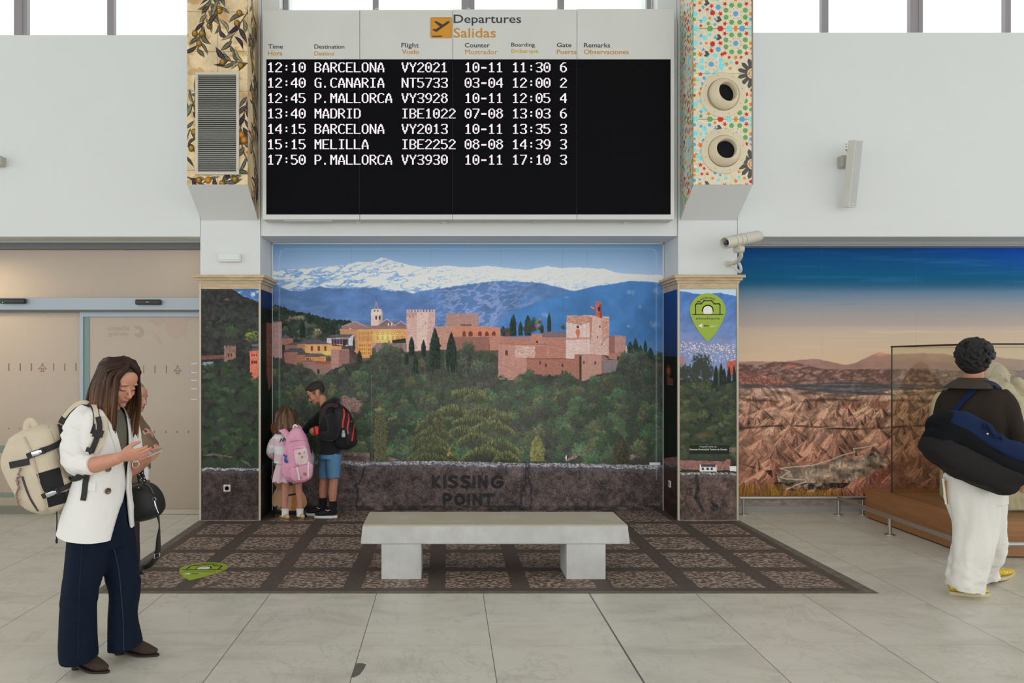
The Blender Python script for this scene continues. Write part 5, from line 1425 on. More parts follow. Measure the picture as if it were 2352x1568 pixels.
side('side_print', 'dark forest print on the inner side of the left pillar', PLX1 + 0.002, pl)
side('side_print', 'dark blue and black print on the inner side of the right pillar', PRX0 - 0.002, pr)

# ---- left pillar
c = Canvas(464, 660, 593, 1193, 1.2)
y3 = lambda *a: [(430 + x / 2.338, 540 + y / 2.338) for x, y in a]
t_ = np.clip((c.Y - 660) / 60, 0, 1)[..., None]
c.c[:] = np.array([60, 96, 150]) * (1 - t_) + np.array([92, 122, 170]) * t_
c.put(np.clip((fbm(c.X * 0.1, c.Y * 0.2, 4, 3) - 0.5) * 5, 0, 1) * (c.Y > 664), (180, 192, 214))
hl = y3((64, 270), (230, 276), (260, 290), (300, 318), (340, 335), (385, 350))
c.put(c.below(hl, 3, 0.3, 4), np.array([50, 50, 50]) * (0.5 + 0.85 * fbm(c.X * 0.14, c.Y * 0.14, 5, 2))[..., None])
for x, y, r in ((212, 336, 18), (140, 440, 7)):
    (px, py), = y3((x, y)); c.disc(px, py, r / 2.3, r / 5, (112, 88, 76), 0.8, 0.8)
forest(c, 690, 800, 460, 596, 160, [(460, 690), (520, 690), (560, 700), (596, 712)], [(42, 46, 44), (38, 48, 42), (48, 50, 46)], 4, 8)
(px, py), = y3((345, 540)); c.tree(px, py, 16, 15, (94, 110, 44), rng, 3); (px, py), = y3((240, 510)); c.tree(px, py, 18, 16, (48, 68, 42), rng, 5)
c.poly(y3((70, 640), (200, 636), (200, 655), (70, 662)), (104, 72, 66), 1, 0.2); c.poly(y3((198, 592), (262, 592), (262, 650), (230, 668), (200, 680)), (128, 98, 88), 1, 0.3)
for i in range(4):
    c.poly(y3((200 + i * 17, 585), (209 + i * 17, 585), (209 + i * 17, 594), (200 + i * 17, 594)), (128, 98, 88))
for x in (222, 238):
    c.poly(y3((x - 4, 628), (x + 4, 628), (x + 4, 645), (x - 4, 645)), (70, 46, 42))
c.poly(y3((68, 695), (90, 675), (145, 672), (130, 690)), (136, 146, 170), 0.9)
c.poly(y3((334, 612), (412, 604), (412, 745), (376, 765), (336, 775)), (188, 104, 84), 1, 0.2); c.poly(y3((330, 618), (350, 598), (412, 590), (412, 606)), (84, 76, 82)); c.poly(y3((345, 578), (385, 575), (385, 592), (345, 592)), (88, 92, 106))
for x in (346, 358, 369):
    c.poly(y3((x - 3, 632), (x + 3, 632), (x + 3, 642), (x - 3, 642)), (80, 40, 38)); c.poly(y3((x - 4, 668), (x + 4, 668), (x + 4, 682), (x - 4, 682)), (86, 44, 40))
forest(c, 812, 1075, 456, 600, 420, [(456, 838), (490, 836), (535, 822), (566, 850), (576, 868), (596, 862)], [(42, 58, 40), (36, 50, 38), (48, 64, 42), (38, 48, 38)], 6, 12)
c.poly(y3((75, 1180), (140, 1165), (245, 1185), (240, 1190), (140, 1178)), (104, 90, 88), 0.8, 0.4); c.poly(y3((280, 1200), (330, 1215), (340, 1240), (300, 1215)), (104, 90, 88), 0.7, 0.4)
stone(c, [(464, 1073), (593, 1073)], (58, 50, 50), (190, 194, 204), 6, 8)
m_ = c.mesh('wall_mural', (PLX0 + 0.018, YP - 0.003, 2.374), (PLX1 - PLX0 - 0.036, 0, 0), (0, 0, -2.369), 1 / 0.66, PRINT)
tag(m_, 'tall dark forest print on the left pillar with the power socket', 'mural')

# ---- right pillar
c = Canvas(1560, 660, 1693, 1193, 1.2)
y2 = lambda *a: [(1520 + x / 2.273, 520 + y / 2.273) for x, y in a]
c.c[:] = (168, 190, 214)
t_ = np.clip((c.Y - 668) / 120, 0, 1)[..., None]
bl = (np.array([66, 106, 166]) * (1 - t_) + np.array([112, 128, 172]) * t_) * (0.82 + 0.36 * fbm(c.X * 0.05 + c.Y * 0.03, c.Y * 0.06, 5, 3))[..., None]
c.put(c.below(y2((85, 325), (200, 345), (300, 335), (395, 355)), 2, 0.2, 2), bl)
c.put(c.below(y2((85, 520), (200, 590), (300, 560), (395, 600)), 5, 0.2, 2, 6) * 0.6, np.array([122, 132, 168]))
for i in range(340):
    y = 783 + abs(rng.normal(0, 1)) ** 0.8 * 17; x = rng.uniform(1560, 1693); y = min(y + (x - 1630) * 0.06, 832)
    c.poly([(x, y), (x + rng.uniform(1, 4), y), (x + rng.uniform(1, 4), y + 2), (x, y + 2)], [(206, 198, 204), (180, 160, 160), (150, 122, 118), (224, 214, 206)][rng.randint(4)], 0.8)
for i in range(40):
    c.disc(rng.uniform(1625, 1693), rng.uniform(812, 832), 1.4, 1.4, (255, 226, 160), 0.95, 0.8)
c.disc(1565, 828, 10, 18, (196, 92, 60), 0.7, 1.0); c.poly(y2((340, 700), (395, 690), (395, 780), (345, 770)), (168, 78, 62), 0.9, 0.3)
c.put(c.below(y2((85, 790), (395, 800)), 5, 0.3, 3), (40, 48, 42))
for x, a, b, wd in ((285, 715, 830, 26), (312, 705, 840, 26), (328, 730, 850, 26), (355, 720, 850, 22), (382, 715, 840, 20)):
    p, q = y2((x, a), (x, b)); c.cypress(p[0], p[1], q[1], wd / 2.0, (36, 44, 42), x)
for x, y, r, ry in ((205, 720, 60, 66), (170, 760, 40, 50), (240, 760, 40, 50), (115, 760, 36, 50)):
    (px, py), = y2((x, y)); c.tree(px, py, r / 2.27, ry / 2.27, (44, 52, 46), rng, x)
c.line(y2((205, 745), (203, 825)), 1.6, (120, 112, 100), 0.8); c.line(y2((298, 740), (300, 830)), 5, (84, 94, 64), 0.6)
forest(c, 866, 1054, 1552, 1700, 330, [(1552, 876), (1700, 876)], [(58, 66, 46), (48, 60, 44), (42, 52, 42), (68, 72, 50), (46, 56, 44)], 8, 15)
(px, py), = y2((215, 1085)); c.disc(px, py, 24, 9, (122, 92, 76), 0.6, 1.0)
c.poly(y2((90, 1215), (335, 1222), (340, 1210), (362, 1210), (362, 1268), (90, 1272)), (136, 98, 90), 1, 0.3); c.poly(y2((355, 1148), (395, 1148), (395, 1172), (355, 1172)), (128, 104, 100), 0.8, 0.3); c.poly(y2((100, 1262), (220, 1268), (220, 1275), (100, 1276)), (50, 60, 44))
c.poly(y2((197, 1240), (287, 1240), (290, 1275), (197, 1275)), (216, 220, 230)); c.poly(y2((205, 1238), (283, 1236), (283, 1252), (205, 1250)), (70, 66, 72))
for x in (215, 240, 262):
    c.poly(y2((x - 6, 1254), (x + 6, 1254), (x + 6, 1268), (x - 6, 1268)), (70, 62, 66))
c.poly(y2((358, 1248), (395, 1246), (395, 1275), (358, 1272)), (206, 210, 220)); stone(c, [(1560, 1083), (1693, 1083)], (78, 66, 62), (192, 188, 188), 9, 7)
(a0, a1) = y2((180, 1300), (215, 1480)); c.line([a0, (a0[0] + 4, 1120), (a0[0] - 2, 1140), a1], 8, (40, 36, 38), 0.7); c.tree(1640, 1163, 10, 14, (28, 26, 28), rng, 4); c.line([(1578, 1120), (1572, 1150), (1590, 1185)], 2, (44, 38, 38), 0.7)
lb0 = (1583, 1020, 1677, 1041)
c.poly([(1583, 1020), (1677, 1020), (1677, 1041), (1583, 1041)], (30, 38, 28), 0.85)
m_ = c.mesh('wall_mural', (PRX0 + 0.018, YP - 0.003, 2.374), (PRX1 - PRX0 - 0.036, 0, 0), (0, 0, -2.369), 1 / 0.66, PRINT)
tag(m_, 'tall print of wooded slopes below a town on the right pillar with the green sticker', 'mural')
PTX = mat('caption_white', (228, 230, 226), 0.5)
ptext('caption_lettering', 'Fotografía cedida por:', 1607, 1647, 1023.5, 1028, YP - 0.005, PTX, m_)
ptext('caption_lettering', 'Patronato Provincial de Turismo de Granada', 1584, 1670, 1029.5, 1033.8, YP - 0.005, PTX, m_, bold=0.02)

# ---- the desert ravines on the right
c = Canvas(1690, 569, 2560, 1161, 0.85)
r1 = lambda *a: [(1680 + x / 3.409, 540 + y / 3.409) for x, y in a]
r2 = lambda *a: [(1680 + x / 3.5, 880 + y / 3.5) for x, y in a]
ys_ = [569, 610, 642, 655, 672, 695, 716, 745, 751, 760, 785, 804, 835, 900]
cs_ = np.array([(0, 64, 122), (0, 72, 118), (0, 76, 112), (36, 84, 114), (88, 112, 134), (122, 128, 138), (140, 136, 138), (156, 144, 138), (168, 152, 140), (176, 158, 142), (184, 162, 142), (188, 164, 140), (196, 168, 142), (196, 168, 142)], float)
yw = c.Y + 5 * (fbm(c.X * 0.004, c.Y * 0.05, 4, 2) - 0.5)
for k in range(3):
    c.c[..., k] = np.interp(yw, ys_, cs_[:, k])
c.c[..., 2] += np.clip((c.X - 2050) / 300, 0, 1) * np.clip((640 - c.Y) / 60, 0, 1) * 34
cl = np.clip((fbm(c.X * 0.006, c.Y * 0.12, 5, 6) - 0.55) * 4, 0, 1)
c.put(cl * 0.5 * np.clip(1 - np.abs(c.Y - 764) / 14, 0, 1), (206, 188, 164)); c.put(cl * 0.25 * np.clip(1 - np.abs(c.Y - 808) / 20, 0, 1), (214, 188, 150)); c.put(cl * 0.3 * (c.Y < 700), np.array([70, 120, 160]))
far = r1((-100, 985), (300, 985), (420, 985), (650, 962), (760, 985), (900, 1012), (960, 1000), (1010, 975), (1100, 935), (1160, 912), (1250, 930), (1350, 925), (1500, 920), (1650, 925), (1850, 960), (2050, 950), (2200, 965), (2291, 972), (3000, 960))
fm2 = c.below(far, 1.5, 0.1, 3, 1.5)
tt = np.clip((c.Y - 805) / 60, 0, 1)[..., None]
c.put(fm2, (np.array([158, 120, 106]) * (1 - tt) + np.array([138, 108, 104]) * tt) * (0.9 + 0.2 * fbm(c.X * 0.04, c.Y * 0.08, 4, 4))[..., None])
c.put(fm2 * np.clip(1 - np.hypot((c.X - 2022) / 22, (c.Y - 812) / 7), 0, 1) * 0.8, (206, 142, 104))
sec = r1((-100, 1000), (55, 1000), (230, 1015), (330, 990), (480, 990), (600, 1010), (690, 1042), (900, 1046), (1240, 1046), (1500, 1040), (1800, 1060), (3000, 1040))
gul = np.abs(fbm(c.X * 0.06 + c.Y * 0.03, c.Y * 0.11, 5, 3) - 0.5) * 2
c.put(c.below(sec, 2, 0.1, 5, 1.5), np.array([140, 106, 98]) * (0.62 + 0.85 * gul + 0.25 * (vn2(c.X * 0.4, c.Y * 0.7) - 0.5))[..., None])
(px, py), = r1((460, 1025)); c.disc(px, py, 20, 9, (190, 114, 84), 0.55, 1.0)
red = r1((-100, 1070), (55, 1070), (200, 1085), (330, 1110), (440, 1150), (480, 1180)); c.put(c.below(red, 2, 0.1, 5, 2) * (c.X < 1825), np.array([146, 98, 86]) * (0.55 + 0.9 * np.abs(fbm(c.X * 0.12 - c.Y * 0.06, c.Y * 0.16, 4, 6) - 0.5)[..., None] * 2 + 0.15))
val = r1((-100, 1160), (60, 1158), (300, 1165), (700, 1150), (900, 1130), (1240, 1160), (1600, 1180), (2400, 1090), (3000, 1100))
st_ = fbm(c.X * 0.02, c.Y * 0.28, 5, 8)
c.put(c.below(val, 3, 0.1, 7, 5) * 0.72, np.array([72, 78, 86]) * (0.5 + 0.9 * st_)[..., None] + np.array([34, 22, 14]) * np.clip((st_ - 0.5) * 5, 0, 1)[..., None])
bad = r1((-100, 1205), (60, 1205), (180, 1190), (400, 1195), (600, 1215), (900, 1240), (1150, 1245), (1240, 1215), (1640, 1200), (1900, 1260), (3000, 1240))
bm_ = c.below(bad, 4, 0.08, 9, 1.5)
# ravine relief: folded slopes running down to the left, crests lit
def gullies(sx, sy, sk, seed):
    u = c.X * sx + c.Y * sk + 1.8 * fbm(c.X * 0.012, c.Y * 0.018, 3, seed); v = c.Y * sy
    a = vn2(u, v + seed * 5); b = vn2(u * 2.3 + 7, v * 2 + seed)
    return 0.65 * np.abs(a - 0.5) * 2 + 0.35 * np.abs(b - 0.5) * 2
G1 = gullies(0.075, 0.022, 0.055, 4); G2 = gullies(0.06, 0.02, -0.05, 9)
cone = fbm(c.X * 0.02, c.Y * 0.03, 3, 12)
Gm = np.where(cone > 0.5, G1, G2) * 0.75 + 0.25 * fbm(c.X * 0.15, c.Y * 0.2, 4, 6)
ty = np.clip((c.Y - 890) / 240, 0, 1)[..., None]
bc_ = np.array([190, 150, 130]) * (1 - ty) + np.array([152, 102, 84]) * ty
spk_ = 1 - 0.55 * (vn2(c.X * 0.9, c.Y * 0.9) > 0.80)
c.put(bm_, bc_ * (0.50 + 1.0 * Gm * spk_ + 0.2 * (fbm(c.X * 0.01, c.Y * 0.02, 3, 5) - 0.5))[..., None])
# eroded cones: apex, fanned gullies, lit left flank
r6 = np.random.RandomState(21)
pk_ = [(r6.uniform(1690, 2560), y) for y in np.sort(np.concatenate([r6.uniform(902, 975, 110), r6.uniform(975, 1120, 150)]))]
bad_x, bad_y = zip(*bad)
for px, py in pk_:
    if py < np.interp(px, bad_x, bad_y) + 2:
        continue
    t0 = (py - 890) / 240
    h_ = r6.uniform(18, 36) * (1 + 1.1 * t0); w_ = h_ * r6.uniform(0.8, 1.6); lean = r6.uniform(-0.5, 0.2) * w_
    sl = c.win(px - w_ * 1.6, py, px + w_ * 1.6, py + h_)
    if sl is None:
        continue
    X, Y = c.X[sl], c.Y[sl]
    t = np.clip((Y - py) / h_, 0, 1); cx_ = px + lean * t
    hw_ = w_ * (t ** 0.85) * (0.85 + 0.3 * fbm(X * 0.06, Y * 0.06, 3, int(px) % 9)) + 0.6
    u = (X - cx_) / hw_
    fan = vn2(u * 6.5 + px * 3.1, t * 1.6 + py); fan2 = vn2(u * 15 + px, t * 3 + py * 2)
    sh_ = 0.98 - 0.30 * u + 0.75 * (fan - 0.5) + 0.35 * (fan2 - 0.5) - 0.20 * t + 0.25 * (vn2(X * 0.8, Y * 0.8) - 0.5)
    col = (np.array([192, 148, 126]) * (1 - t0) + np.array([166, 108, 88]) * t0) * r6.uniform(0.82, 1.08)
    dots = np.where((vn2(X * 0.95 + px, Y * 0.95) > 0.80) & (t > 0.15), 0.62, 1.0)
    c.put((np.abs(u) < 1) * np.clip((1 - np.abs(u)) * 5, 0, 1) * np.clip((1 - t) * 3.2, 0, 1) * 0.92, col * np.clip(sh_ * dots, 0.25, 1.3)[..., None], sl)
# dark scrub ledges, cliff band, road, white cliffs, stream
for yc, h_, col, al, sd in ((902, 7, (62, 48, 40), 0.8, 1), (918, 6, (52, 44, 36), 0.75, 4), (906, 4, (70, 56, 48), 0.7, 6)):
    c.put(bm_ * np.clip(1 - np.abs(c.Y - yc - 16 * (fbm(c.X * 0.012, c.X * 0, 3, sd) - 0.5)) / h_, 0, 1) * np.clip((fbm(c.X * 0.03, c.Y * 0.1, 4, sd) - 0.38) * 5, 0, 1) * al, col)
cb_m = np.clip(1 - np.abs(c.Y - (929 + 8 * (fbm(c.X * 0.01, c.X * 0, 3, 3) - 0.5))) / 10, 0, 1) ** 0.5 * np.clip((fbm(c.X * 0.018, c.X * 0 + 3, 3, 8) - 0.40) * 6, 0, 1)
c.put(cb_m * 0.85, np.array([128, 76, 62]) * (0.45 + 0.9 * vn2(c.X * 0.35, c.Y * 0.04))[..., None])
c.put(np.clip(1 - np.abs(c.Y - (981 + 4 * np.sin(c.X * 0.02))) / 3.5, 0, 1) * np.clip((fbm(c.X * 0.03, c.Y * 0.05, 4, 2) - 0.3) * 4, 0, 1) * 0.9, (44, 34, 26)); c.line(r2((700, 362), (850, 350), (1000, 352)), 1.5, (206, 180, 150), 0.8)
def softpoly(pts, feather, seed, amp=0.9):
    xs_, ys_ = zip(*pts); f_ = feather
    sl = c.win(min(xs_) - f_, min(ys_) - f_, max(xs_) + f_, max(ys_) + f_)
    m = c.inside(pts, sl).astype(float); r = max(1, int(f_ * c.k))
    for ax in (0, 1):
        for _ in range(2):
            cs = np.cumsum(np.pad(m, [(r + 1, r) if q == ax else (0, 0) for q in (0, 1)], mode='edge'), axis=ax)
            n_ = m.shape[ax]
            m = (np.take(cs, range(2 * r + 1, 2 * r + 1 + n_), axis=ax) - np.take(cs, range(0, n_), axis=ax)) / (2 * r + 1)
    nz_ = fbm(c.X[sl] * 0.09, c.Y[sl] * 0.12, 5, seed)
    return np.clip((m + (nz_ - 0.5) * amp * 2 - 0.5) * 5 + 0.5, 0, 1), sl
wc = r2((380, 690), (780, 640), (900, 600), (1080, 560), (1290, 590), (1290, 660), (1130, 700), (960, 790), (800, 810), (560, 850), (380, 820))
mm, sl = softpoly(wc, 12, 3); nn = fbm(c.X[sl] * 0.06, c.Y[sl] * 0.09, 5, 7); n4 = fbm(c.X[sl] * 0.22, c.Y[sl] * 0.07, 3, 2) + 0.1
c.put(mm * 0.95, np.array([166, 146, 128]) * np.clip(0.2 + 1.1 * nn * (0.5 + n4), 0.12, 1.25)[..., None], sl)
for pts in (r2((60, 640), (260, 690), (330, 700), (330, 760), (260, 700), (100, 660)), r2((300, 790), (600, 800), (960, 800), (900, 840), (600, 860), (420, 860)), r2((990, 540), (1080, 580), (1150, 560), (1100, 600), (990, 580))):
    ysx = [p[1] for p in pts]; xsx = [p[0] for p in pts]; sl = c.win(min(xsx), min(ysx), max(xsx), max(ysx))
    c.put(c.inside(pts, sl) * np.clip((fbm(c.X[sl] * 0.12, c.Y[sl] * 0.14, 4, 3) - 0.35) * 4, 0, 1), (46, 38, 32), sl)
c.line(r2((1170, 480), (1140, 500), (1180, 492), (1060, 515), (980, 525), (990, 550), (880, 580), (780, 622), (640, 660), (480, 672), (390, 682), (470, 710), (390, 755), (440, 768), (590, 775), (600, 790), (540, 810), (440, 850)), 2.0, (206, 190, 172), 0.85)
for pts, cl_ in ((r2((970, 820), (1130, 800), (1290, 760), (1500, 760), (1500, 880), (1010, 880)), (150, 94, 78)), (r2((1080, 720), (1290, 650), (1400, 640), (1400, 740), (1130, 760)), (126, 72, 60))):
    a_, sl = softpoly(pts, 10, 5)
    c.put(a_ * 0.75, np.array(cl_, float) * (0.6 + 0.8 * fbm(c.X[sl] * 0.15, c.Y[sl] * 0.2, 4, 3))[..., None], sl)
c.put((c.Y > 1139 + 4 * fbm(c.X * 0.05, c.X * 0, 3, 2)), np.array([140, 128, 122]) * (0.7 + 0.5 * fbm(c.X * 0.12, c.Y * 0.2, 4, 5))[..., None])
for i in range(420):
    q = rng.rand()
    x = rng.choice([1712, 1765, 1790, 1830, 1855, 1885, 1915]) + rng.normal(0, 13); y = 1141 - abs(rng.normal(0, 3)) + (x - 1700) * 0.02
    L = rng.uniform(8, 34) * (1.0 if x < 1800 else 0.6)
    c.line([(x, y), (x + rng.uniform(-7, 7), y - L)], 1.4, np.array([(176, 122, 44), (146, 96, 34), (196, 146, 62), (112, 78, 30), (128, 104, 40)][rng.randint(5)]) * rng.uniform(0.7, 1.05), 0.8)
for x in (1888, 2104, 2330):
    c.line([(x, 569), (x, 1161)], 1.2, (120, 116, 116), 0.18)
a, b = at(1690, 569.5, YM), at(2560, 1161, YM)
m_ = c.mesh('wall_mural', (a.x, YM - 0.003, a.z), (b.x - a.x, 0, 0), (0, 0, b.z - a.z), 1 / 0.66, PRINT)
tag(m_, 'wide print of eroded desert ravines under a blue to beige sky on the right wall', 'mural')

# ---- olive branches on beige tiles (left duct box); canvas unit = picture pixel, 137 x 460 front, side 100 wide
def olive(c, wdt, hgt, seed, heavy):
    r_ = np.random.RandomState(seed)
    n = fbm(c.X * 0.03, c.Y * 0.03, 5, seed); n2 = fbm(c.X * 0.25, c.Y * 0.25, 3, seed)
    c.c[:] = np.array([196, 176, 142]) * (0.84 + 0.30 * n + 0.08 * n2)[..., None]
    c.put(np.clip((fbm(c.X * 0.035, c.Y * 0.05, 4, seed + 3) - 0.58) * 5, 0, 0.5), (170, 122, 70))
    for y in range(int(c.y0 // 91) * 91 + 30, int(c.y1) + 90, 91):
        c.line([(0, y), (wdt, y + 1)], 1.2, (120, 84, 48), 0.7)
    for x in (70, 161):
        c.line([(x, c.y0), (x, c.y1)], 1.2, (120, 84, 48), 0.6)
    def leaf(x, y, a, L, W, col):
        ca, sa = math.cos(a), math.sin(a); bend = r_.uniform(-0.16, 0.16) * L
        up, dn = [], []
        for i in range(11):
            u = i / 10; w_ = W * math.sin(PI * u ** 0.85) * 0.5; o_ = bend * math.sin(PI * u)
            up.append((x + ca * L * u - sa * (w_ + o_), y + sa * L * u + ca * (w_ + o_))); dn.append((x + ca * L * u - sa * (-w_ + o_), y + sa * L * u + ca * (-w_ + o_)))
        c.poly(up + dn[::-1], np.array(col) * 0.55); k = 0.8
        c.poly([((p[0] * 0.85 + q[0] * 0.15), (p[1] * 0.85 + q[1] * 0.15)) for p, q in zip(up, dn)] + [((q[0] * 0.8 + p[0] * 0.2), (q[1] * 0.8 + p[1] * 0.2)) for p, q in zip(up, dn)][::-1], col, 1, 0.35, 0.35)
        c.line([((p[0] + q[0]) / 2, (p[1] + q[1]) / 2) for p, q in zip(up, dn)], 0.8, np.array(col) * 1.35, 0.8)
    cols = [(92, 88, 72), (66, 56, 60), (112, 106, 84), (84, 84, 76), (74, 64, 54), (56, 46, 52), (128, 120, 96)]
    for (x0, y0, x1, y1, k) in heavy:
        pts = [(x0 + (x1 - x0) * u + 5 * math.sin(4 * u + x0), y0 + (y1 - y0) * u) for u in np.linspace(0, 1, 9)]
        c.line(pts, 3.0, (72, 58, 42), 1); c.line(pts, 1.2, (110, 92, 66), 0.8)
        ba = math.atan2(y1 - y0, x1 - x0)
        for i in range(k):
            u = (i + 0.5) / k; x, y = x0 + (x1 - x0) * u, y0 + (y1 - y0) * u
            leaf(x, y, ba + (1 if i % 2 else -1) * r_.uniform(0.35, 1.1), r_.uniform(24, 46), r_.uniform(7, 13), cols[r_.randint(len(cols))])
        for i in range(max(1, k // 4)):
            u = r_.uniform(0.2, 0.95); x, y = x0 + (x1 - x0) * u + r_.uniform(-14, 14), y0 + (y1 - y0) * u + r_.uniform(-8, 12)
            c.disc(x, y, 7.5, 8.5, (78, 58, 24), 1, 0.15); c.disc(x - 0.6, y - 0.8, 6.4, 7.4, (150, 116, 48), 1, 0.5); c.disc(x - 2, y - 3, 2, 2, (206, 180, 110), 0.8, 0.8)
c = Canvas(0, -100, 138.5, 427, 2.1)
olive(c, 140, 427, 4, [(66, -30, 20, 120, 17), (66, -40, 74, 80, 9), (140, 20, 96, 112, 9), (140, 150, 84, 140, 8), (0, 260, 30, 200, 7), (10, 300, -10, 380, 6), (140, 210, 122, 330, 12), (122, 300, 140, 380, 7), (0, 410, 46, 430, 6), (66, 440, 110, 400, 8), (6, 210, 24, 330, 6)])
for x, y in ((124, 313), (130, 325), (48, 417)):
    c.disc(x, y, 8, 9, (120, 76, 22), 1, 0.2); c.disc(x - 1, y - 1, 6.8, 7.8, (190, 130, 40), 1, 0.6)
hF = 527 / F * YF
m_ = c.mesh('front_print', (LX0, YF - 0.002, ZF + hF), (LX1 - LX0, 0, 0), (0, 0, -hF), 1 / 0.78, PRINT, duct_l)
c = Canvas(0, -100, 96, 500, 1.2)
olive(c, 140, 500, 9, [(20, -30, 60, 60, 8), (80, 40, 20, 120, 12), (10, 90, 70, 190, 12), (90, 160, 40, 260, 11), (20, 200, 80, 300, 10), (80, 280, 20, 370, 11), (30, 340, 90, 440, 10), (90, 400, 40, 500, 10)])
zt = ZF + hF
m_ = c.mesh('side_print', (LX1 + 0.002, YF, zt), (0, YP - YF, 0), (0, 0, -(zt - ZB)), 1 / 0.78, PRINT, duct_l, corners=((zt - ZF) / (zt - ZB), 1.0))
# ---- star mosaic (right duct box)
def stars(c, wdt):
    n = fbm(c.X * 0.2, c.Y * 0.2, 4, 2)
    c.c[:] = np.array([206, 196, 172]) * (0.93 + 0.14 * n)[..., None]
    base_ = c.c.copy(); r_ = np.random.RandomState(3)
    RED, ORA, GRN, BLU, CYA, BLK = (190, 52, 48), (206, 126, 44), (98, 156, 96), (88, 154, 204), (120, 204, 214), (84, 80, 78)
    def ngon(x, y, r, k, col, rot=0.0, st=None, sq=1.0):
        m = 2 * k if st else k; P = []
        for i in range(m):
            rr = r * (st if st and i % 2 else 1.0); a = rot + 2 * PI * i / m; P.append((x + rr * math.cos(a) * sq, y + rr * math.sin(a)))
        c.poly(P, col, 1, 0.12, 0.5)
    def arrow(x, y, a, r, col):
        P = [(1, 0), (0.1, 0.9), (-0.7, 0.7), (-0.25, 0), (-0.7, -0.7), (0.1, -0.9)]
        c.poly([(x + r * (u * math.cos(a) - v * math.sin(a)), y + r * (u * math.sin(a) + v * math.cos(a))) for u, v in P], col, 1, 0.1, 0.5)
    def rose(cx, cy, inner, outer):
        ngon(cx, cy, 6.6, 8, inner, 0.2, 0.82)
        for i in range(8):
            a = 2 * PI * i / 8 + 0.39; c.disc(cx + 13.0 * math.cos(a), cy + 12 * math.sin(a), 0.9, 1.6, (140, 70, 50), 1, 0.5, a)
            ngon(cx + 24 * math.cos(a), cy + 21 * math.sin(a), 6.2, 6, outer, a)
        for i in range(8):
            a = 2 * PI * i / 8; R_ = 35
            x, y = cx + R_ * math.cos(a), cy + R_ * 0.92 * math.sin(a)
            ngon(x, y, 6.4, 5, RED if i % 2 else ORA, a, 0.45)
    def black(cx, cy):
        for i in range(12):
            a = 2 * PI * i / 12 + 0.26; ca, sa = math.cos(a), math.sin(a)
            P = [(12, -2.2), (14, -4.4), (30, -4.8), (36, 0), (30, 4.8), (14, 4.4), (12, 2.2)]
            c.poly([(cx + u * ca - v * sa, cy + u * sa + v * ca) for u, v in P], BLK, 1, 0.1, 0.5); arrow(cx + 8 * ca, cy + 8 * sa, a, 2.6, ORA)
    H = 208
    for r in range(-1, 4):
        y0 = r * H
        for cx, cy, k in ((97, 35, 'g'), (97, 103, 'g'), (41, 151, 'c'), (41, 250 - H, 'a'), (136, 172, 'b')):
            if k == 'g': rose(cx, y0 + cy, BLU, GRN)
            elif k == 'c': rose(cx, y0 + cy, BLU, CYA)
            elif k == 'b': black(cx, y0 + cy)
            else:
                for (x, y, kk, col) in ((22, 20, 'a', BLU), (42, 28, 'a', BLU), (17, 52, 'a', BLU), (50, 48, 'a', BLU), (30, 10, 'k', BLK), (58, 48, 'k', BLK), (25, 47, 'h', CYA), (4, 35, 'h', CYA), (44, 33, 'h', RED), (57, 20, 'h', BLU), (42, 17, 's', RED), (15, 10, 's', ORA), (62, 35, 's', RED)):
                    for m in (0, 1):
                        yy = y0 + (y if not m else 137 - y)
                        if kk == 'a': arrow(x, yy, 0.6 * (1 if m else -1), 4.6, col)
                        elif kk == 'k': arrow(x, yy, 0.2, 8, col)
                        elif kk == 'h': ngon(x, yy, 6.3, 7, col, 0.3)
                        else: ngon(x, yy, 6.4, 5, col, 0.5, 0.45)
        y = y0 + 69
        c.line([(0, y), (wdt, y)], 1.5, (110, 90, 66), 0.8)
        for x, col in ((5, CYA), (38, GRN), (62, RED), (82, CYA), (112, BLU), (134, CYA)):
            ngon(x, y, 7, 6, col, 0, None, 1.1)
        ngon(97, y, 7, 4, ORA, 0.0, 0.5); y = y0 + 172; c.line([(0, y), (wdt, y)], 1.1, (150, 128, 96), 0.7)
        for x in (3, 10, 62, 70):
            for yy in (y - 18, y + 14):
                ngon(x, yy, 5.6, 8, [BLU, ORA, CYA, ORA][int(x) % 4], 0.2, 0.7)
    used = (np.abs(c.c - base_).sum(2) > 12).astype(float)
    for y in np.arange(c.y0 + 5, c.y1 - 4, 2.5):
        for x in np.arange(2, wdt - 1, 2.5):
            sl = c.win(x - 5.0, y - 5.0, x + 5.0, y + 5.0)
            if used[sl].max() == 0:
                q = r_.randint(5)
                if q == 0: ngon(x, y, 5.2, 5, RED, r_.rand(), 0.45)
                elif q == 1: ngon(x, y, 5.0, 5, ORA, r_.rand(), 0.45)
                elif q == 2: ngon(x, y, 4.4, 6, CYA, r_.rand())
                elif q == 3: arrow(x, y, r_.rand() * 6, 4.0, BLU)
                else: ngon(x, y, 4.4, 7, [GRN, RED, BLU][r_.randint(3)], r_.rand())
                used[sl] = 1
    c.line([(wdt - 1, c.y0), (wdt - 1, c.y1)], 2.0, (150, 132, 120), 0.8)
c = Canvas(0, -100, 136.5, 427, 1.6)
stars(c, 136.5)
c.mesh('front_print', (RX0, YF - 0.002, ZF + hF), (RX1 - RX0, 0, 0), (0, 0, -hF), 1 / 0.78, PRINT, duct_r)
c = Canvas(0, -100, 96, 500, 1.2)
stars(c, 96)
c.mesh('side_print', (RX0 - 0.002, YP, zt), (0, YF - YP, 0), (0, 0, -(zt - ZB)), 1 / 0.78, PRINT, duct_r, corners=(1.0, (zt - ZF) / (zt - ZB)))
obj('edge_strip', MB().box(RX1 - 0.012, RX1 + 0.003, YF - 0.004, YF + 0.01, ZF, 6.1), mat('mauve_edge', (150, 136, 132), 0.5), duct_r)
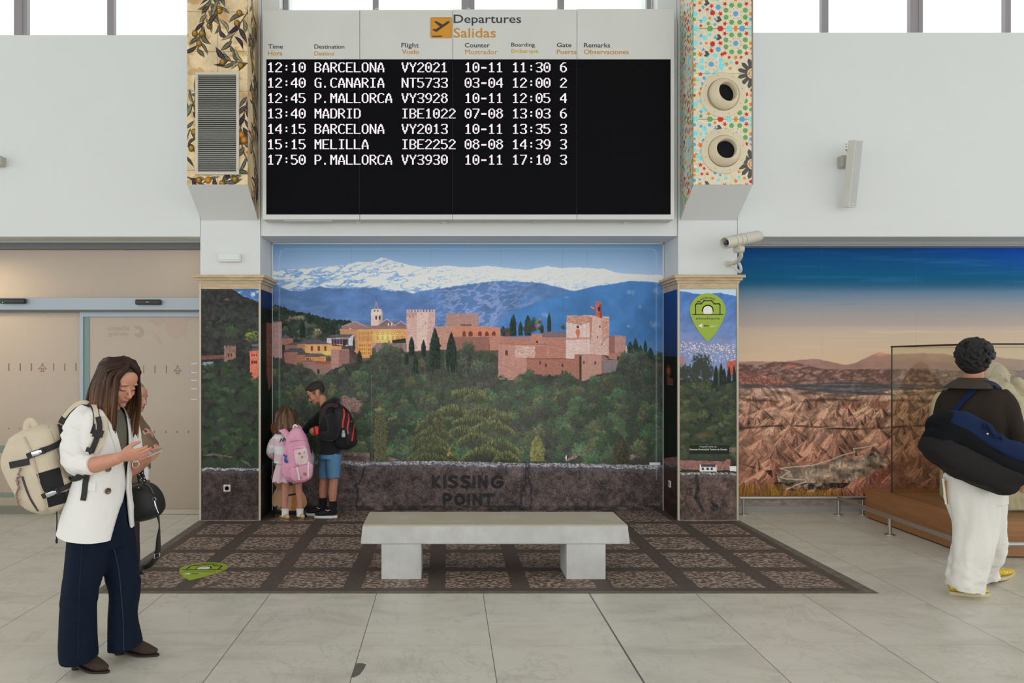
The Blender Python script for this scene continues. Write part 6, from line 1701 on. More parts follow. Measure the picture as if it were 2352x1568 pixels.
# ------------------------------------------------------------------ people: shared builders
def rot_from(f, up=(0, 0, 1)):
    f = Vector(f).normalized(); u = Vector(up); u = (u - f * u.dot(f)).normalized(); l = u.cross(f)
    return Matrix((f, l, u)).transposed()          # columns: forward, left, up

def head(mb, c, R, s=1.0, neck_to=None, neck_r=0.05, jaw=1.0):
    M = R.to_4x4()
    E = lambda p, r: mb.ell(c + R @ (Vector(p) * s), [q * s for q in r], M, 18, 12)
    E((-0.014, 0, 0.032), (0.098, 0.076, 0.090)); E((0.018, 0, -0.010), (0.074, 0.064, 0.086)); E((0.034, 0, -0.070), (0.050 * jaw, 0.048 * jaw, 0.036))
    E((0.068, 0, -0.097), (0.019, 0.021, 0.017)); E((0.060, 0, 0.045), (0.034, 0.055, 0.045))
    mb.tube([c + R @ (Vector(p) * s) for p in ((0.082, 0, 0.010), (0.096, 0, -0.012), (0.110, 0, -0.032), (0.106, 0, -0.043))], [0.008 * s, 0.0085 * s, 0.0115 * s, 0.009 * s], n=8, round_ends=True)
    for q in (-1, 1):
        E((0.098, q * 0.0115, -0.040), (0.011, 0.008, 0.007)); E((0.078, q * 0.030, 0.022), (0.016, 0.024, 0.008)); E((0.058, q * 0.037, -0.034), (0.026, 0.022, 0.026))
        E((0.074, q * 0.031, -0.003), (0.014, 0.016, 0.011)); E((-0.008, q * 0.074, -0.018), (0.019, 0.009, 0.031)); E((-0.002, q * 0.077, -0.042), (0.010, 0.007, 0.012))
    E((0.083, 0, -0.066), (0.012, 0.022, 0.0065)); E((0.080, 0, -0.077), (0.012, 0.019, 0.0075)); E((0.055, 0, -0.055), (0.036, 0.040, 0.036))
    if neck_to is not None:
        mb.tube([c + R @ (Vector((-0.030, 0, -0.02)) * s), c + R @ (Vector((-0.026, 0, -0.09)) * s), Vector(neck_to)], [neck_r, neck_r * 0.97, neck_r * 1.2], n=16)

def face_paint(base, c, R, s, lips=(170, 92, 84), brow=(60, 44, 36), extra=()):
    Ri = np.array(R.transposed())
    def f(co):
        q = (co - np.array(c)) @ Ri.T / s
        col = np.tile(np.array(base, float), (len(co), 1))
        col *= (0.97 + 0.06 * vn3(co[:, 0] * 60, co[:, 1] * 60, co[:, 2] * 60))[:, None]
        def dab(p, r, cc, a=1.0):
            d = np.sqrt((((q - np.array(p)) / np.array(r)) ** 2).sum(1)); k = np.clip((1 - d) * 2.5, 0, 1)[:, None] * a
            col[:] = col * (1 - k) + np.array(cc, float) * k
        dab((0.090, 0, -0.072), (0.020, 0.025, 0.011), lips, 0.8); dab((0.093, 0, -0.0715), (0.02, 0.024, 0.0028), np.array(lips) * 0.55, 0.9)
        for k in (-1, 1):
            dab((0.075, k * 0.032, 0.021), (0.03, 0.025, 0.0065), brow, 0.85); dab((0.080, k * 0.032, -0.009), (0.03, 0.019, 0.0042), (46, 32, 28), 0.95)
            dab((0.06, k * 0.040, -0.035), (0.03, 0.026, 0.026), (206, 128, 112), 0.30); dab((0.104, k * 0.007, -0.047), (0.008, 0.005, 0.004), (90, 50, 42), 0.7)
        for e in extra:
            dab(*e)
        return col
    return f

def hand(mb, w, d, n, thumb=1, curl=(0.35, 0.45, 0.3), s=1.0, spread=0.0, tcurl=0.3, order=(0.062, 0.073, 0.068, 0.053)):
    """palm and five fingers; d to the fingertips, n where the palm faces, thumb=+1/-1 side"""
    w, d, n = Vector(w), Vector(d).normalized(), Vector(n).normalized()
    n = (n - d * n.dot(d)).normalized(); l = d.cross(n) * thumb
    P = lambda a, b, c_=0.0: w + d * (a * s) + l * (b * s) + n * (c_ * s)
    mb.tube([P(-0.03, 0), P(0.0, 0), P(0.035, 0.002), P(0.075, 0.002), P(0.092, 0.002)], [(0.026 * s, 0.021 * s), (0.028 * s, 0.019 * s), (0.037 * s, 0.017 * s), (0.041 * s, 0.0145 * s), (0.038 * s, 0.010 * s)], n=16, up=n)
    for i in range(4):
        b = 0.031 - 0.0205 * i
        p = P(0.082 - abs(i - 1.2) * 0.004, b); a = 0.0; L = order[i] * s; pts = [P(0.06, b * 0.9), p]
        for k, fr in enumerate((0.45, 0.32, 0.26)):
            a += curl[k] * (1 + 0.12 * i)
            dd = d * math.cos(a) + n * math.sin(a) + l * (spread * (1.2 - i) * 0.3)
            p = p + dd.normalized() * (L * fr); pts.append(p)
        mb.tube(pts, [0.0095 * s, 0.0098 * s, 0.0088 * s, 0.008 * s, 0.0066 * s], n=10, k=3, round_ends=True)
    t0 = P(0.018, 0.026, 0.004)
    t1 = t0 + (d * 0.78 + l * 0.52 + n * 0.30).normalized() * 0.036 * s
    t2 = t1 + (d * 0.88 + l * (0.35 - tcurl) + n * (0.3 + tcurl)).normalized() * 0.032 * s
    t3 = t2 + (d * 0.9 + l * (0.1 - tcurl) + n * (0.3 + tcurl)).normalized() * 0.026 * s
    mb.tube([P(0.0, 0.012), t0, t1, t2, t3], [0.015 * s, 0.016 * s, 0.0125 * s, 0.011 * s, 0.008 * s], n=10, k=3, round_ends=True)

def shoe(parent, nm, heel, toe, w, ht, up_m, sole_m, sole=0.018, lift=0.0, block=False, voxel=0.006, collar=None, flare=0.006):
    heel, toe = Vector(heel), Vector(toe); d = toe - heel; L = d.length; d.normalize(); sd = Vector((-d.y, d.x, 0)); z = Vector((0, 0, 1))
    zl = lambda u: sole + lift * max(0.0, 1 - u * 1.5) ** 1.2
    mb = MB()
    mb.tube([heel + d * (L * u) + z * (zl(u) + ht * v) for u, v in ((0.10, 0.46), (0.30, 0.44), (0.52, 0.36), (0.74, 0.25), (0.92, 0.19))], [(w * 0.33, ht * 0.46), (w * 0.36, ht * 0.44), (w * 0.42, ht * 0.36), (w * 0.44, ht * 0.26), (w * 0.24, ht * 0.16)], n=16, up=z, round_ends=True)
    if collar:
        mb.tube([heel + d * (L * 0.2) + z * (zl(0.2) + ht * 0.4), heel + d * (L * 0.19) + z * (zl(0.2) + ht * 0.6 + collar)], [(w * 0.36, L * 0.17), (w * 0.38, L * 0.17)], n=16, k=1)
    o = organic(nm, mb, up_m, parent, voxel, 3, floor_z=0.004)
    out = []
    for i in range(28):
        a = 2 * PI * i / 28; u = 0.5 - 0.5 * math.cos(a); hw = 0.84 * w / 2 * (0.78 + 0.22 * math.sin(PI * min(1, u * 1.05)) + 0.05 * (u - 0.5)) * (math.sin(PI * (0.01 + 0.98 * u)) ** 0.5) + flare * 0.3
        out.append((u, hw * (1 if math.sin(a) >= 0 else -1) if abs(math.sin(a)) > 1e-6 else 0.0))
    bot = [heel + d * (L * (u * 1.03 - 0.015)) + sd * h_ + z * (0.0008 + (lift * max(0.0, 1 - u * 1.5) ** 1.2)) for u, h_ in out]
    top = [p + z * sole for p in bot]
    s_ = MB().rings([bot, top])
    obj('sole', s_, sole_m, o, True, 50)
    if block:
        hb = MB(); hb.tube([heel + d * (L * 0.13) + z * 0.0008, heel + d * (L * 0.12) + z * (lift + 0.008)], [(w * 0.30, L * 0.10), (w * 0.36, L * 0.13)], n=14, k=1, up=d)
        obj('heel', hb, sole_m, o, True, 50)
    return o

SKIN_W = mat('skin_woman', (200, 140, 116), 0.5, sss=0.12, attr='paint')
SKIN = mat('skin', (200, 140, 116), 0.5, sss=0.10, attr='paint')
HAIRP = mat('hair_strands', (70, 50, 40), 0.45, spec=0.25, attr='paint', bump=(200, 0.12, (1, 1, 0.12)))

def locks(name, parent, m, L, r, col, taper=0.35, n=6, jit=0.006, seed=1):
    """L: list of 3-D point lists, one per lock; col(co) -> rgb"""
    r_ = np.random.RandomState(seed); mb = MB()
    for P in L:
        P = [Vector(p) + Vector(r_.normal(0, jit, 3)) * (0.3 if i == 0 else 1.0) for i, p in enumerate(P)]
        rr = r * r_.uniform(0.7, 1.2); k = len(P)
        mb.tube(P, [(rr * (0.8 if i == 0 else 1.0) if i < k - 1 else rr * taper) for i in range(k)], n=n, k=4, round_ends=True)
    o = obj(name, mb, m, parent, True, 181)
    nv = len(o.data.vertices); co = np.empty(nv * 3); o.data.vertices.foreach_get('co', co); co = co.reshape(-1, 3)
    per = np.repeat(r_.uniform(0.62, 1.45, len(L)), nv // len(L)) if nv % len(L) == 0 else np.ones(nv)
    a = o.data.color_attributes.new('paint', 'FLOAT_COLOR', 'POINT')
    a.data.foreach_set('color', np.concatenate([lin(np.clip(col(co) * per[:, None], 0, 255)), np.ones((nv, 1))], 1).ravel().astype(np.float32))
    return o

def shell(rows, n=48, thick=0.006, e=2.2, far=0.5):
    """open-fronted garment: (centre, half side, half depth, forward angle, opening in degrees)"""
    P, R = smooth_path([q[0] for q in rows], [q[1:] for q in rows], 4)
    outs = []
    for off in (0.0, -thick):
        rg = []
        for p, (a, b, g_, gap) in zip(P, R):
            fx = Vector((math.cos(g_), math.sin(g_), 0)); sx = Vector((-math.sin(g_), math.cos(g_), 0)); h1 = math.radians(gap) * far; h2 = math.radians(gap) * (1 - far); rr = []
            for j in range(n + 1):
                t = h1 + (2 * PI - h1 - h2) * j / n; ct, st = math.cos(t), math.sin(t); q = (abs(ct) ** e + abs(st) ** e) ** (-1 / e)
                rr.append(p + fx * ((b + off) * ct * q) + sx * ((a + off) * st * q))
            rg.append(rr)
        outs.append(rg)
    return MB().rings([o + i[::-1] for o, i in zip(*outs)], cap=False)

def displaced(o, f):
    me = o.data; n = len(me.vertices); co = np.empty(n * 3); me.vertices.foreach_get('co', co); co = co.reshape(-1, 3)
    no = np.empty(n * 3); me.vertices.foreach_get('normal', no); no = no.reshape(-1, 3)
    me.vertices.foreach_set('co', (co + no * f(co, no)[:, None]).ravel()); me.update()
    return o

# ================================================================== the woman with the phone
YW0 = 4.07
g0 = gnd(225, 1528)
W = thing('person', 'woman in white blazer and wide jeans looking down at her phone', 'person', (g0.x, YW0, 0))
hc = at(274, 878, 4.05); HR = rot_from((0.80, -0.46, -0.40))
mb = MB()
head(mb, hc, HR, 1.0, at(248, 962, 4.08), 0.048)
mb.hloft([(at(232, 1215, 4.08), 0.14, 0.11, -0.7), (at(234, 1150, 4.08), 0.15, 0.11, -0.7), (at(237, 1080, 4.08), 0.12, 0.09, -0.7), (at(238, 1000, 4.08), 0.14, 0.10, -0.7), (at(240, 955, 4.08), 0.12, 0.075, -0.7), (at(246, 938, 4.08), 0.06, 0.055, -0.7)])
mb.tube([at(196, 960, 3.98), at(181, 1010, 3.94), at(178, 1062, 3.91), at(212, 1068, 3.87), at(250, 1058, 3.84), at(276, 1051, 3.82)], [0.055, 0.05, 0.045, 0.044, 0.036, 0.027])
hand(mb, at(279, 1049, 3.82), (0.9, 0.05, 0.10), (0.12, 0.85, 0.55), thumb=1, curl=(0.25, 0.30, 0.25), s=0.98, tcurl=0.1)
mb.tube([at(288, 965, 4.22), at(296, 1030, 4.26), at(300, 1075, 4.22), at(326, 1062, 4.12), at(338, 1054, 4.04)], [0.05, 0.045, 0.042, 0.034, 0.025])
hand(mb, at(336, 1056, 4.03), (0.72, -0.45, 0.30), (-0.25, -0.45, 0.9), thumb=-1, curl=(0.45, 0.55, 0.4), s=0.92)
for x0, y0, Y0, x1, y1, Y1, x2, y2, Y2 in ((215, 1215, 4.0, 190, 1370, 3.97, 186, 1515, 3.985), (262, 1215, 4.14, 288, 1360, 4.15, 285, 1490, 4.16)):
    mb.tube([at(x0, y0, Y0), at(x1, y1, Y1), at(x2, y2, Y2)], [0.070, 0.045, 0.034])
wb_ = organic('body', mb, SKIN_W, W, 0.0048, 3, color=face_paint((198, 140, 116), hc, HR, 1.0, (178, 100, 92), (70, 50, 42)))
DEN = mat('dark_denim', (13, 26, 44), 0.9, spec=0.2, noise=(260, 0.35, (1, 1, 0.25)), bump=(320, 0.25))
mb = MB()
mb.hloft([(at(232, 1252, 4.07), 0.15, 0.13, -0.7), (at(233, 1200, 4.07), 0.17, 0.125, -0.7), (at(235, 1130, 4.08), 0.15, 0.11, -0.7), (at(237, 1100, 4.08), 0.135, 0.10, -0.7)])
mb.tube([at(205, 1215, 4.0), at(197, 1290, 3.98), at(182, 1370, 3.965), at(180, 1440, 3.97), at(183, 1511, 3.985)], [(0.115, 0.13), (0.102, 0.12), (0.085, 0.10), (0.086, 0.105), (0.090, 0.115)], up=(0, 1, 0), n=20)
mb.tube([at(262, 1215, 4.13), at(274, 1285, 4.14), at(286, 1355, 4.15), at(281, 1415, 4.16), at(287, 1484, 4.165)], [(0.10, 0.12), (0.092, 0.11), (0.080, 0.095), (0.074, 0.098), (0.086, 0.115)], up=(0, 1, 0), n=20)
def denim_folds(co, no):
    a = folds(0.007, 9, 9, 4, 3.0)(co, no)
    k = np.clip(1 - np.abs(co[:, 2] - 0.42) / 0.12, 0, 1)
    return a + k * 0.010 * (vn3(co[:, 0] * 14, co[:, 1] * 14, co[:, 2] * 34 + co[:, 0] * 12) - 0.5)
jn = organic('jeans', mb, DEN, W, 0.009, 4, disp=denim_folds)
hitj = surf([jn])
STI = mat('denim_seam', (34, 42, 58), 0.8)
ribbon('seam', hitj, [(248, 1215), (262, 1260), (273, 1310), (279, 1370), (283, 1430), (284, 1492)], 0.005, STI, jn, 0.001, 0.0012)
ribbon('seam', hitj, [(190, 1230), (184, 1320), (180, 1400), (180, 1512)], 0.004, mat('denim_seam_dark', (9, 19, 34), 0.85), jn, 0.001, 0.0012)
WJ = mat('white_blazer_cloth', (234, 232, 228), 0.8, bump=(420, 0.25), sheen=0.1)
J = [(928, 245, 0.080, 0.070, 96), (943, 240, 0.160, 0.092, 70), (965, 238, 0.192, 0.114, 50), (1000, 238, 0.192, 0.128, 36), (1048, 238, 0.184, 0.128, 24), (1092, 236, 0.182, 0.130, 10), (1128, 231, 0.192, 0.140, 10), (1168, 225, 0.212, 0.158, 32), (1213, 220, 0.232, 0.172, 50)]
jk = obj('blazer', shell([(at(cx, py, 4.07), a, b, -0.70, gp) for py, cx, a, b, gp in J], 64, far=0.28), WJ, W, True, 181)
displaced(jk, folds(0.009, 8, 8, 4.0, 1.0)); displaced(jk, folds(0.004, 22, 22, 16.0, 4.0))
fw = Vector((math.cos(-0.7), math.sin(-0.7), 0))
for v in jk.data.vertices:          # front corners hang lower than the back vent
    k = (v.co - at(219, 1213, 4.07)); q = max(0.0, min(1.0, (at(0, 1150, 4.07).z - v.co.z) / 0.15))
    v.co.z -= q * 0.16 * k.dot(fw)
sl = MB()
sl.tube([at(206, 946, 4.0), at(192, 968, 3.965), at(180, 1005, 3.94), at(176, 1048, 3.915), at(186, 1066, 3.895), at(213, 1068, 3.87)], [0.066, 0.078, 0.077, 0.075, 0.064, 0.047], n=22, k=6)
def slf(co, no):
    t_ = co[:, 2]
    return 0.020 * (vn3(co[:, 0] * 10, co[:, 1] * 10, t_ * 46 + co[:, 0] * 20) - 0.5) * np.clip((1.42 - t_) * 6, 0, 1) * np.clip((t_ - 1.02) * 12, 0.15, 1) + folds(0.006, 12, 12, 12, 2)(co, no)
slv = organic('sleeve', sl, WJ, W, 0.0075, 3, disp=slf)
s2 = MB(); s2.tube([at(282, 955, 4.19), at(296, 1000, 4.24), at(300, 1050, 4.25), at(314, 1062, 4.17)], [0.07, 0.07, 0.062, 0.048], n=18)
organic('sleeve', s2, WJ, W, 0.009, 3, disp=folds(0.006, 12, 12, 12, 4))
sh = MB(); sh.hloft([(at(234, 1135, 4.07), 0.150, 0.112, -0.7), (at(237, 1080, 4.07), 0.150, 0.108, -0.7), (at(238, 1000, 4.07), 0.160, 0.112, -0.7), (at(239, 960, 4.07), 0.15, 0.094, -0.7), (at(244, 938, 4.07), 0.075, 0.065, -0.7)])
organic('top', sh, mat('olive_top', (104, 102, 88), 0.85, bump=(300, 0.2)), W, 0.010, 3, disp=folds(0.004, 10, 10, 6, 5))
hb_ = surf([jk, slv])
# lapels, pocket flap, buttons
ribbon('lapel', hb_, [(247, 957), (253, 975), (262, 1003), (271, 1035), (276, 1066)], 0.034, WJ, jk, 0.004, 0.003)
for px, py in ((247.5, 1076), (247, 1127)):
    p, n_ = hb_(px, py, 0.004)
    if p:
        obj('button', MB().lathe([(-0.002, 0.016), (0.003, 0.0165), (0.005, 0.014), (0.0035, 0.008), (0.003, 0.0)], p, n_, 20), mat('horn_button', (84, 56, 36), 0.25, coat=0.6, noise=(60, 0.5)), jk, True)
patch('pocket_flap', hb_, [(198, 1106), (220, 1108), (219, 1129), (198, 1126)], WJ, jk, 0.005)
obj('cuff', MB().tube([at(197, 1068, 3.885), at(206, 1068, 3.876), at(216, 1066.5, 3.866)], [0.0535, 0.0530, 0.0510], n=28, round_ends=False), WJ, slv, True, 60)
# hair
def wcol(co):
    t_ = np.clip((1.62 - co[:, 2]) / 0.44, 0, 1)[:, None]
    return np.array([50, 30, 20]) * (1 - t_ ** 1.2) + np.array([128, 86, 54]) * t_ ** 1.2
L = []
r_ = np.random.RandomState(3)
ENDS = [(-180, 200, 956, 4.12), (-140, 197, 958, 4.03), (-100, 216, 972, 3.965), (-70, 240, 990, 3.955), (-42, 260, 1002, 3.965), (42, 313, 1004, 4.15), (70, 300, 985, 4.17), (110, 262, 960, 4.17), (180, 205, 956, 4.12)]
def cap_pt(pol, az, k=1.0):
    p, a = math.radians(pol), math.radians(az)
    return hc + HR @ Vector((-0.020 + 0.106 * k * math.sin(p) * math.cos(a), 0.090 * k * math.sin(p) * math.sin(a), 0.040 + 0.094 * k * math.cos(p)))
for i in range(300):
    az = -180 + 360 * (i + 0.5) / 300
    if abs(az) < 40:
        continue
    ex, ey, eY = [np.interp(az, [q[0] for q in ENDS], [q[k] for q in ENDS]) for k in (1, 2, 3)]
    e_ = at(ex + r_.uniform(-6, 6), ey + r_.uniform(-9, 6), eY + r_.uniform(-0.012, 0.012))
    fr = max(0.0, 1 - (abs(az) - 40) / 60)          # 1 beside the face, 0 at the back
    k = 1.035 + r_.uniform(-0.02, 0.035)
    a0 = cap_pt(24 + 16 * fr - r_.uniform(0, 26), az * 0.05, k); a1 = cap_pt(42 + 6 * fr, az * (0.72 - 0.30 * fr), k); a2 = cap_pt(68, az * (1 - 0.12 * fr), k); a3 = cap_pt(92, az * (1 + 0.04 * fr), k)
    out = (a3 - hc); out.z = 0; out.normalize()
    h1 = a3 * 0.62 + e_ * 0.38 + out * 0.012; h2 = a3 * 0.28 + e_ * 0.72 + out * 0.008
    L.append([a0, a1, a2, a3, h1, h2, e_])
locks('hair', W, HAIRP, L, 0.0080, wcol, seed=2, n=6, jit=0.0022, taper=0.35)
cap = MB(); cap.ell(hc + HR @ Vector((-0.02, 0, 0.040)), (0.104, 0.088, 0.092), HR.to_4x4())
obj('hair_base', cap, mat('hair_dark', (48, 34, 29), 0.6), W, True, 181)
BOOT = mat('brown_suede', (62, 48, 40), 0.9, noise=(60, 0.2), bump=(200, 0.2)); BSOLE = mat('boot_sole', (44, 34, 30), 0.7)
for hp, tp in (((166, 1534), (249, 1545)), ((262, 1500), (364, 1506))):
    h_, t_ = gnd(*hp), gnd(*tp)
    shoe(W, 'boot', h_, t_, 0.094, 0.098, BOOT, BSOLE, sole=0.010, lift=0.040, block=True, collar=0.05)
RG = mat('steel_ring', (190, 186, 178), 0.2, metal=1.0)
c_ = at(312, 1066, 3.80)
tag(obj('hoop_bracelet', MB().tube([c_ + Vector((math.cos(a) * 0.017, 0.004 * math.sin(a), math.sin(a) * 0.017)) for a in np.linspace(0, 2 * PI, 17)], 0.0018, n=6, k=1), RG, smooth=True), 'thin silver hoop hanging below the hand with the phone', 'ring')
# phone
ph = thing('phone', 'thin phone held flat by the woman in white', 'phone', at(343, 1045, 3.93))
PM = rot_from((0.84, 0.34, 0.40), (-0.42, -0.26, 0.87)).to_4x4(); PM.translation = at(341, 1045, 3.90)
obj('case', MB().bbox(-0.072, 0.072, -0.036, 0.036, -0.0045, 0.0045, 0.004, PM), mat('phone_case', (176, 164, 150), 0.35, metal=0.2), ph, True)
obj('screen', MB().box(-0.068, 0.068, -0.033, 0.033, 0.0045, 0.0055, PM), mat('phone_glass', (60, 66, 70), 0.08, coat=1.0), ph)
lens = MB()
for dx_ in (0.045, 0.06):
    lens.cyl(PM @ Vector((dx_, 0.018, -0.0045)), PM @ Vector((dx_, 0.018, -0.0075)), 0.008)
obj('camera_lens', lens, mat('black_plastic', (26, 27, 30)), ph, True)

# ------------------------------------------------------------------ her backpack
CAN = mat('cream_canvas', (206, 192, 170), 0.85, bump=(260, 0.3), noise=(12, 0.05)); BLKW = mat('black_webbing', (40, 40, 40), 0.75, bump=(500, 0.3)); BLKF = mat('black_fabric', (20, 21, 24), 0.85); CHR = mat('chrome', (206, 212, 220), 0.12, metal=1.0)
BP = thing('backpack', 'cream canvas backpack with black straps on the woman in white', 'backpack', at(100, 1170, 4.02))
bpk = pillow([(38, 1000), (62, 985), (92, 975), (120, 972), (140, 978), (152, 1000), (158, 1060), (176, 1088), (186, 1100), (180, 1135), (160, 1162), (128, 1176), (98, 1175), (72, 1160), (52, 1128), (34, 1098), (25, 1065), (27, 1030)], 4.03, 0.15, 0.14, 8, 0.42)
bb = obj('bag', bpk, CAN, BP, True, 181)
displaced(bb, folds(0.006, 10, 10, 6, 6))
fp = pillow([(62, 1000), (80, 1008), (93, 1030), (100, 1075), (104, 1120), (108, 1170), (92, 1172), (70, 1158), (50, 1125), (32, 1092), (26, 1060), (30, 1028), (42, 1004)], 3.93, 0.045, 0.06, 5, 0.3)
fo = obj('front_pocket', fp, CAN, bb, True, 181)
hp_ = surf([bb, fo])
ribbon('piping', hp_, [(56, 1004), (70, 1030), (82, 1070), (92, 1110), (106, 1160), (108, 1174)], 0.010, mat('canvas_piping', (180, 166, 146), 0.85), bb, 0.002, 0.002)
ribbon('piping', hp_, [(110, 978), (124, 1010), (134, 1050), (148, 1090), (158, 1120)], 0.007, mat('canvas_piping', (180, 166, 146)), bb, 0.002, 0.002)
for pts, wd in (([(64, 1048), (76, 1043), (100, 1034), (120, 1026), (140, 1014)], 0.030), ([(24, 1068), (44, 1064), (68, 1059)], 0.034), ([(98, 1139), (112, 1134), (132, 1126), (150, 1118), (166, 1110)], 0.026), ([(152, 1128), (158, 1140), (161, 1157)], 0.026), ([(136, 978), (140, 1000), (142, 1030)], 0.026)):
    ribbon('strap', hp_, pts, wd, BLKW, bb, 0.006, 0.003)
patch('black_panel', hp_, [(84, 1088), (136, 1073), (147, 1114), (103, 1131)], BLKF, bb, 0.004); patch('black_panel', hp_, [(107, 1138), (150, 1128), (154, 1152), (112, 1164)], BLKF, bb, 0.004)
for (xa, ya), (xb, yb) in (((77, 1043), (98, 1035)), ((110, 1135), (128, 1128))):
    p, n_ = hp_((xa + xb) / 2, (ya + yb) / 2, 0.012); q, _ = hp_(xb, yb, 0.012)
    if p and q:
        M = rot_from((q - p), n_).to_4x4(); M.translation = p
        bk = MB().bbox(-0.026, 0.018, -0.0125, 0.0125, -0.006, 0.006, 0.004, M); bk.bbox(0.010, 0.028, -0.009, 0.009, -0.004, 0.008, 0.003, M)
        obj('buckle', bk, CHR, bb, True); obj('ladder_lock', MB().bbox(0.022, 0.040, -0.017, 0.017, -0.005, 0.007, 0.003, M), BLKW, bb)
ribbon('zip', hp_, [(52, 1094), (60, 1120), (72, 1148), (88, 1172)], 0.009, mat('zip_dark', (62, 54, 50), 0.6), bb, 0.003, 0.002)
ch = MB()
cc = [(48, 1076), (46, 1090), (44, 1105), (46, 1120), (43, 1134), (45, 1148), (47, 1156)]
r2_ = np.random.RandomState(4)
P, _ = smooth_path([(a, b, 0) for a, b in cc], [1] * len(cc), 5)
for q in P:
    p, _n = hp_(q.x + r2_.uniform(-2, 2), q.y, 0.014, 3.9)
    ch.ell(p, [r2_.uniform(0.004, 0.008)] * 3, n=8, m=6)
obj('charm_string', ch, mat('charm_metal', (150, 128, 118), 0.3, metal=0.7, noise=(200, 0.6)), bb, True)
obj('grab_handle', MB().tube([at(60, 990, 3.98), at(62, 972, 3.98), at(70, 967, 3.98), at(78, 974, 3.98), at(84, 986, 3.98)], [(0.018, 0.006)] * 5, n=8, up=(0, 1, 0)), CAN, bb, True)
obj('drawcord', MB().tube([at(130, 1172, 3.98), at(131, 1195, 3.98), at(130, 1215, 3.98), at(130, 1240, 3.98)], 0.0035, n=6), BLKW, bb, True)
obj('cord_end', MB().tube([at(130, 1238, 3.98), at(130, 1247, 3.98)], 0.006, n=8, k=1), BLKW, bb)
hs = surf([jk, slv, bb])
ribbon('shoulder_strap', hs, [(142, 972), (152, 955), (165, 940), (180, 929), (196, 924), (208, 928), (217, 938), (222, 955), (221, 972), (214, 996)], 0.030, BLKW, bb, 0.010, 0.005, 4.0)
ribbon('strap_padding', hs, [(150, 957), (165, 939), (180, 927.5), (196, 922.5), (209, 927), (218, 938), (222, 955), (222, 972)], 0.022, CAN, bb, 0.016, 0.004, 4.0)
ribbon('strap_padding', hs, [(228, 960), (232, 976), (230, 1000), (222, 1022), (212, 1034)], 0.058, CAN, bb, 0.012, 0.004, 3.95)
ribbon('strap_webbing', hs, [(225, 960), (227, 976), (224, 1000), (216, 1025), (208, 1046)], 0.026, BLKW, bb, 0.020, 0.003, 3.95)
ribbon('strap_band', hs, [(213, 993), (222, 995), (234, 998)], 0.036, BLKW, bb, 0.023, 0.003, 3.95)
patch('ladder_lock', hs, [(203, 1024), (218, 1027), (215, 1038), (200, 1034)], mat('black_plastic', (26, 27, 30)), bb, 0.026, 3.95)
ribbon('strap_tail', hs, [(200, 1088), (197, 1110), (195, 1130), (192, 1149)], 0.028, BLKW, bb, 0.006, 0.002, 3.95)
ribbon('waist_strap', hs, [(163, 1098), (175, 1097), (186, 1090)], 0.036, BLKW, bb, 0.006, 0.003, 3.95)

# ------------------------------------------------------------------ her handbag
HBAG = mat('black_nylon', (18, 18, 20), 0.55, bump=(300, 0.15))
HB = thing('handbag', 'black handbag with long strap hanging from the forearm of the woman in white', 'handbag', at(335, 1190, 4.16))
hbm = obj('bag', pillow([(302, 1115), (320, 1108), (340, 1110), (356, 1122), (368, 1140), (374, 1168), (362, 1186), (340, 1193), (308, 1194), (298, 1160)], 4.33, 0.09, 0.09, 6, 0.45), HBAG, HB, True, 181)
displaced(hbm, folds(0.005, 12, 12, 7, 8))
hh = surf([hbm])
ribbon('zip', hh, [(326, 1111), (338, 1114), (346, 1122), (351, 1134)], 0.006, mat('brass_zip', (150, 140, 112), 0.3, metal=0.8), hbm, 0.003, 0.002)
for pts in ([(322, 1110), (319, 1095), (318, 1078), (314, 1064)], [(334, 1110), (328, 1092), (324, 1078), (316, 1062)]):
    obj('handle', MB().tube([at(a, b, 4.26) for a, b in pts], [(0.011, 0.003)] * 4, n=8, up=(0, 1, 0)), HBAG, hbm, True)
rv = MB()
for a, b in ((319.5, 1090), (323, 1077), (327, 1086), (332, 1097), (318, 1120), (322, 1102), (331, 1104), (325, 1098)):
    rv.ell(at(a, b, 4.245), (0.004, 0.003, 0.004), n=8, m=6)
obj('stud', rv, CHR, hbm, True)
ck = MB(); ck.tube([at(354, 1146, 4.24) + Vector((math.cos(a) * 0.010, 0, math.sin(a) * 0.010)) for a in np.linspace(0, 2 * PI, 13)], 0.0022, n=6, k=1); ck.tube([at(355, 1150, 4.24), at(357, 1160, 4.24), at(360, 1168, 4.24), at(364, 1178, 4.24)], [0.004, 0.005, 0.003, 0.002], n=8)
obj('snap_hook', ck, CHR, hbm, True)
obj('long_strap', MB().tube([at(361, 1176, 4.25), at(366, 1205, 4.25), at(364, 1235, 4.25), at(362, 1268, 4.25), at(350, 1292, 4.25), at(330, 1303, 4.26), at(314, 1290, 4.30), at(306, 1250, 4.33), at(303, 1195, 4.33)], [(0.012, 0.002), (0.004, 0.002), (0.012, 0.002), (0.016, 0.002), (0.014, 0.003), (0.012, 0.002), (0.012, 0.002), (0.012, 0.002), (0.012, 0.002)], n=8, up=(0, 1, 0)), HBAG, hbm, True)
sb = MB()
q = [at(354, 1282, 4.23), at(355, 1272, 4.23), at(367, 1269, 4.23), at(366, 1277, 4.23)]
for i in range(4):
    sb.tube([q[i], q[(i + 1) % 4]], 0.0022, n=6, k=1)
obj('slide_buckle', sb, CHR, hbm, True)

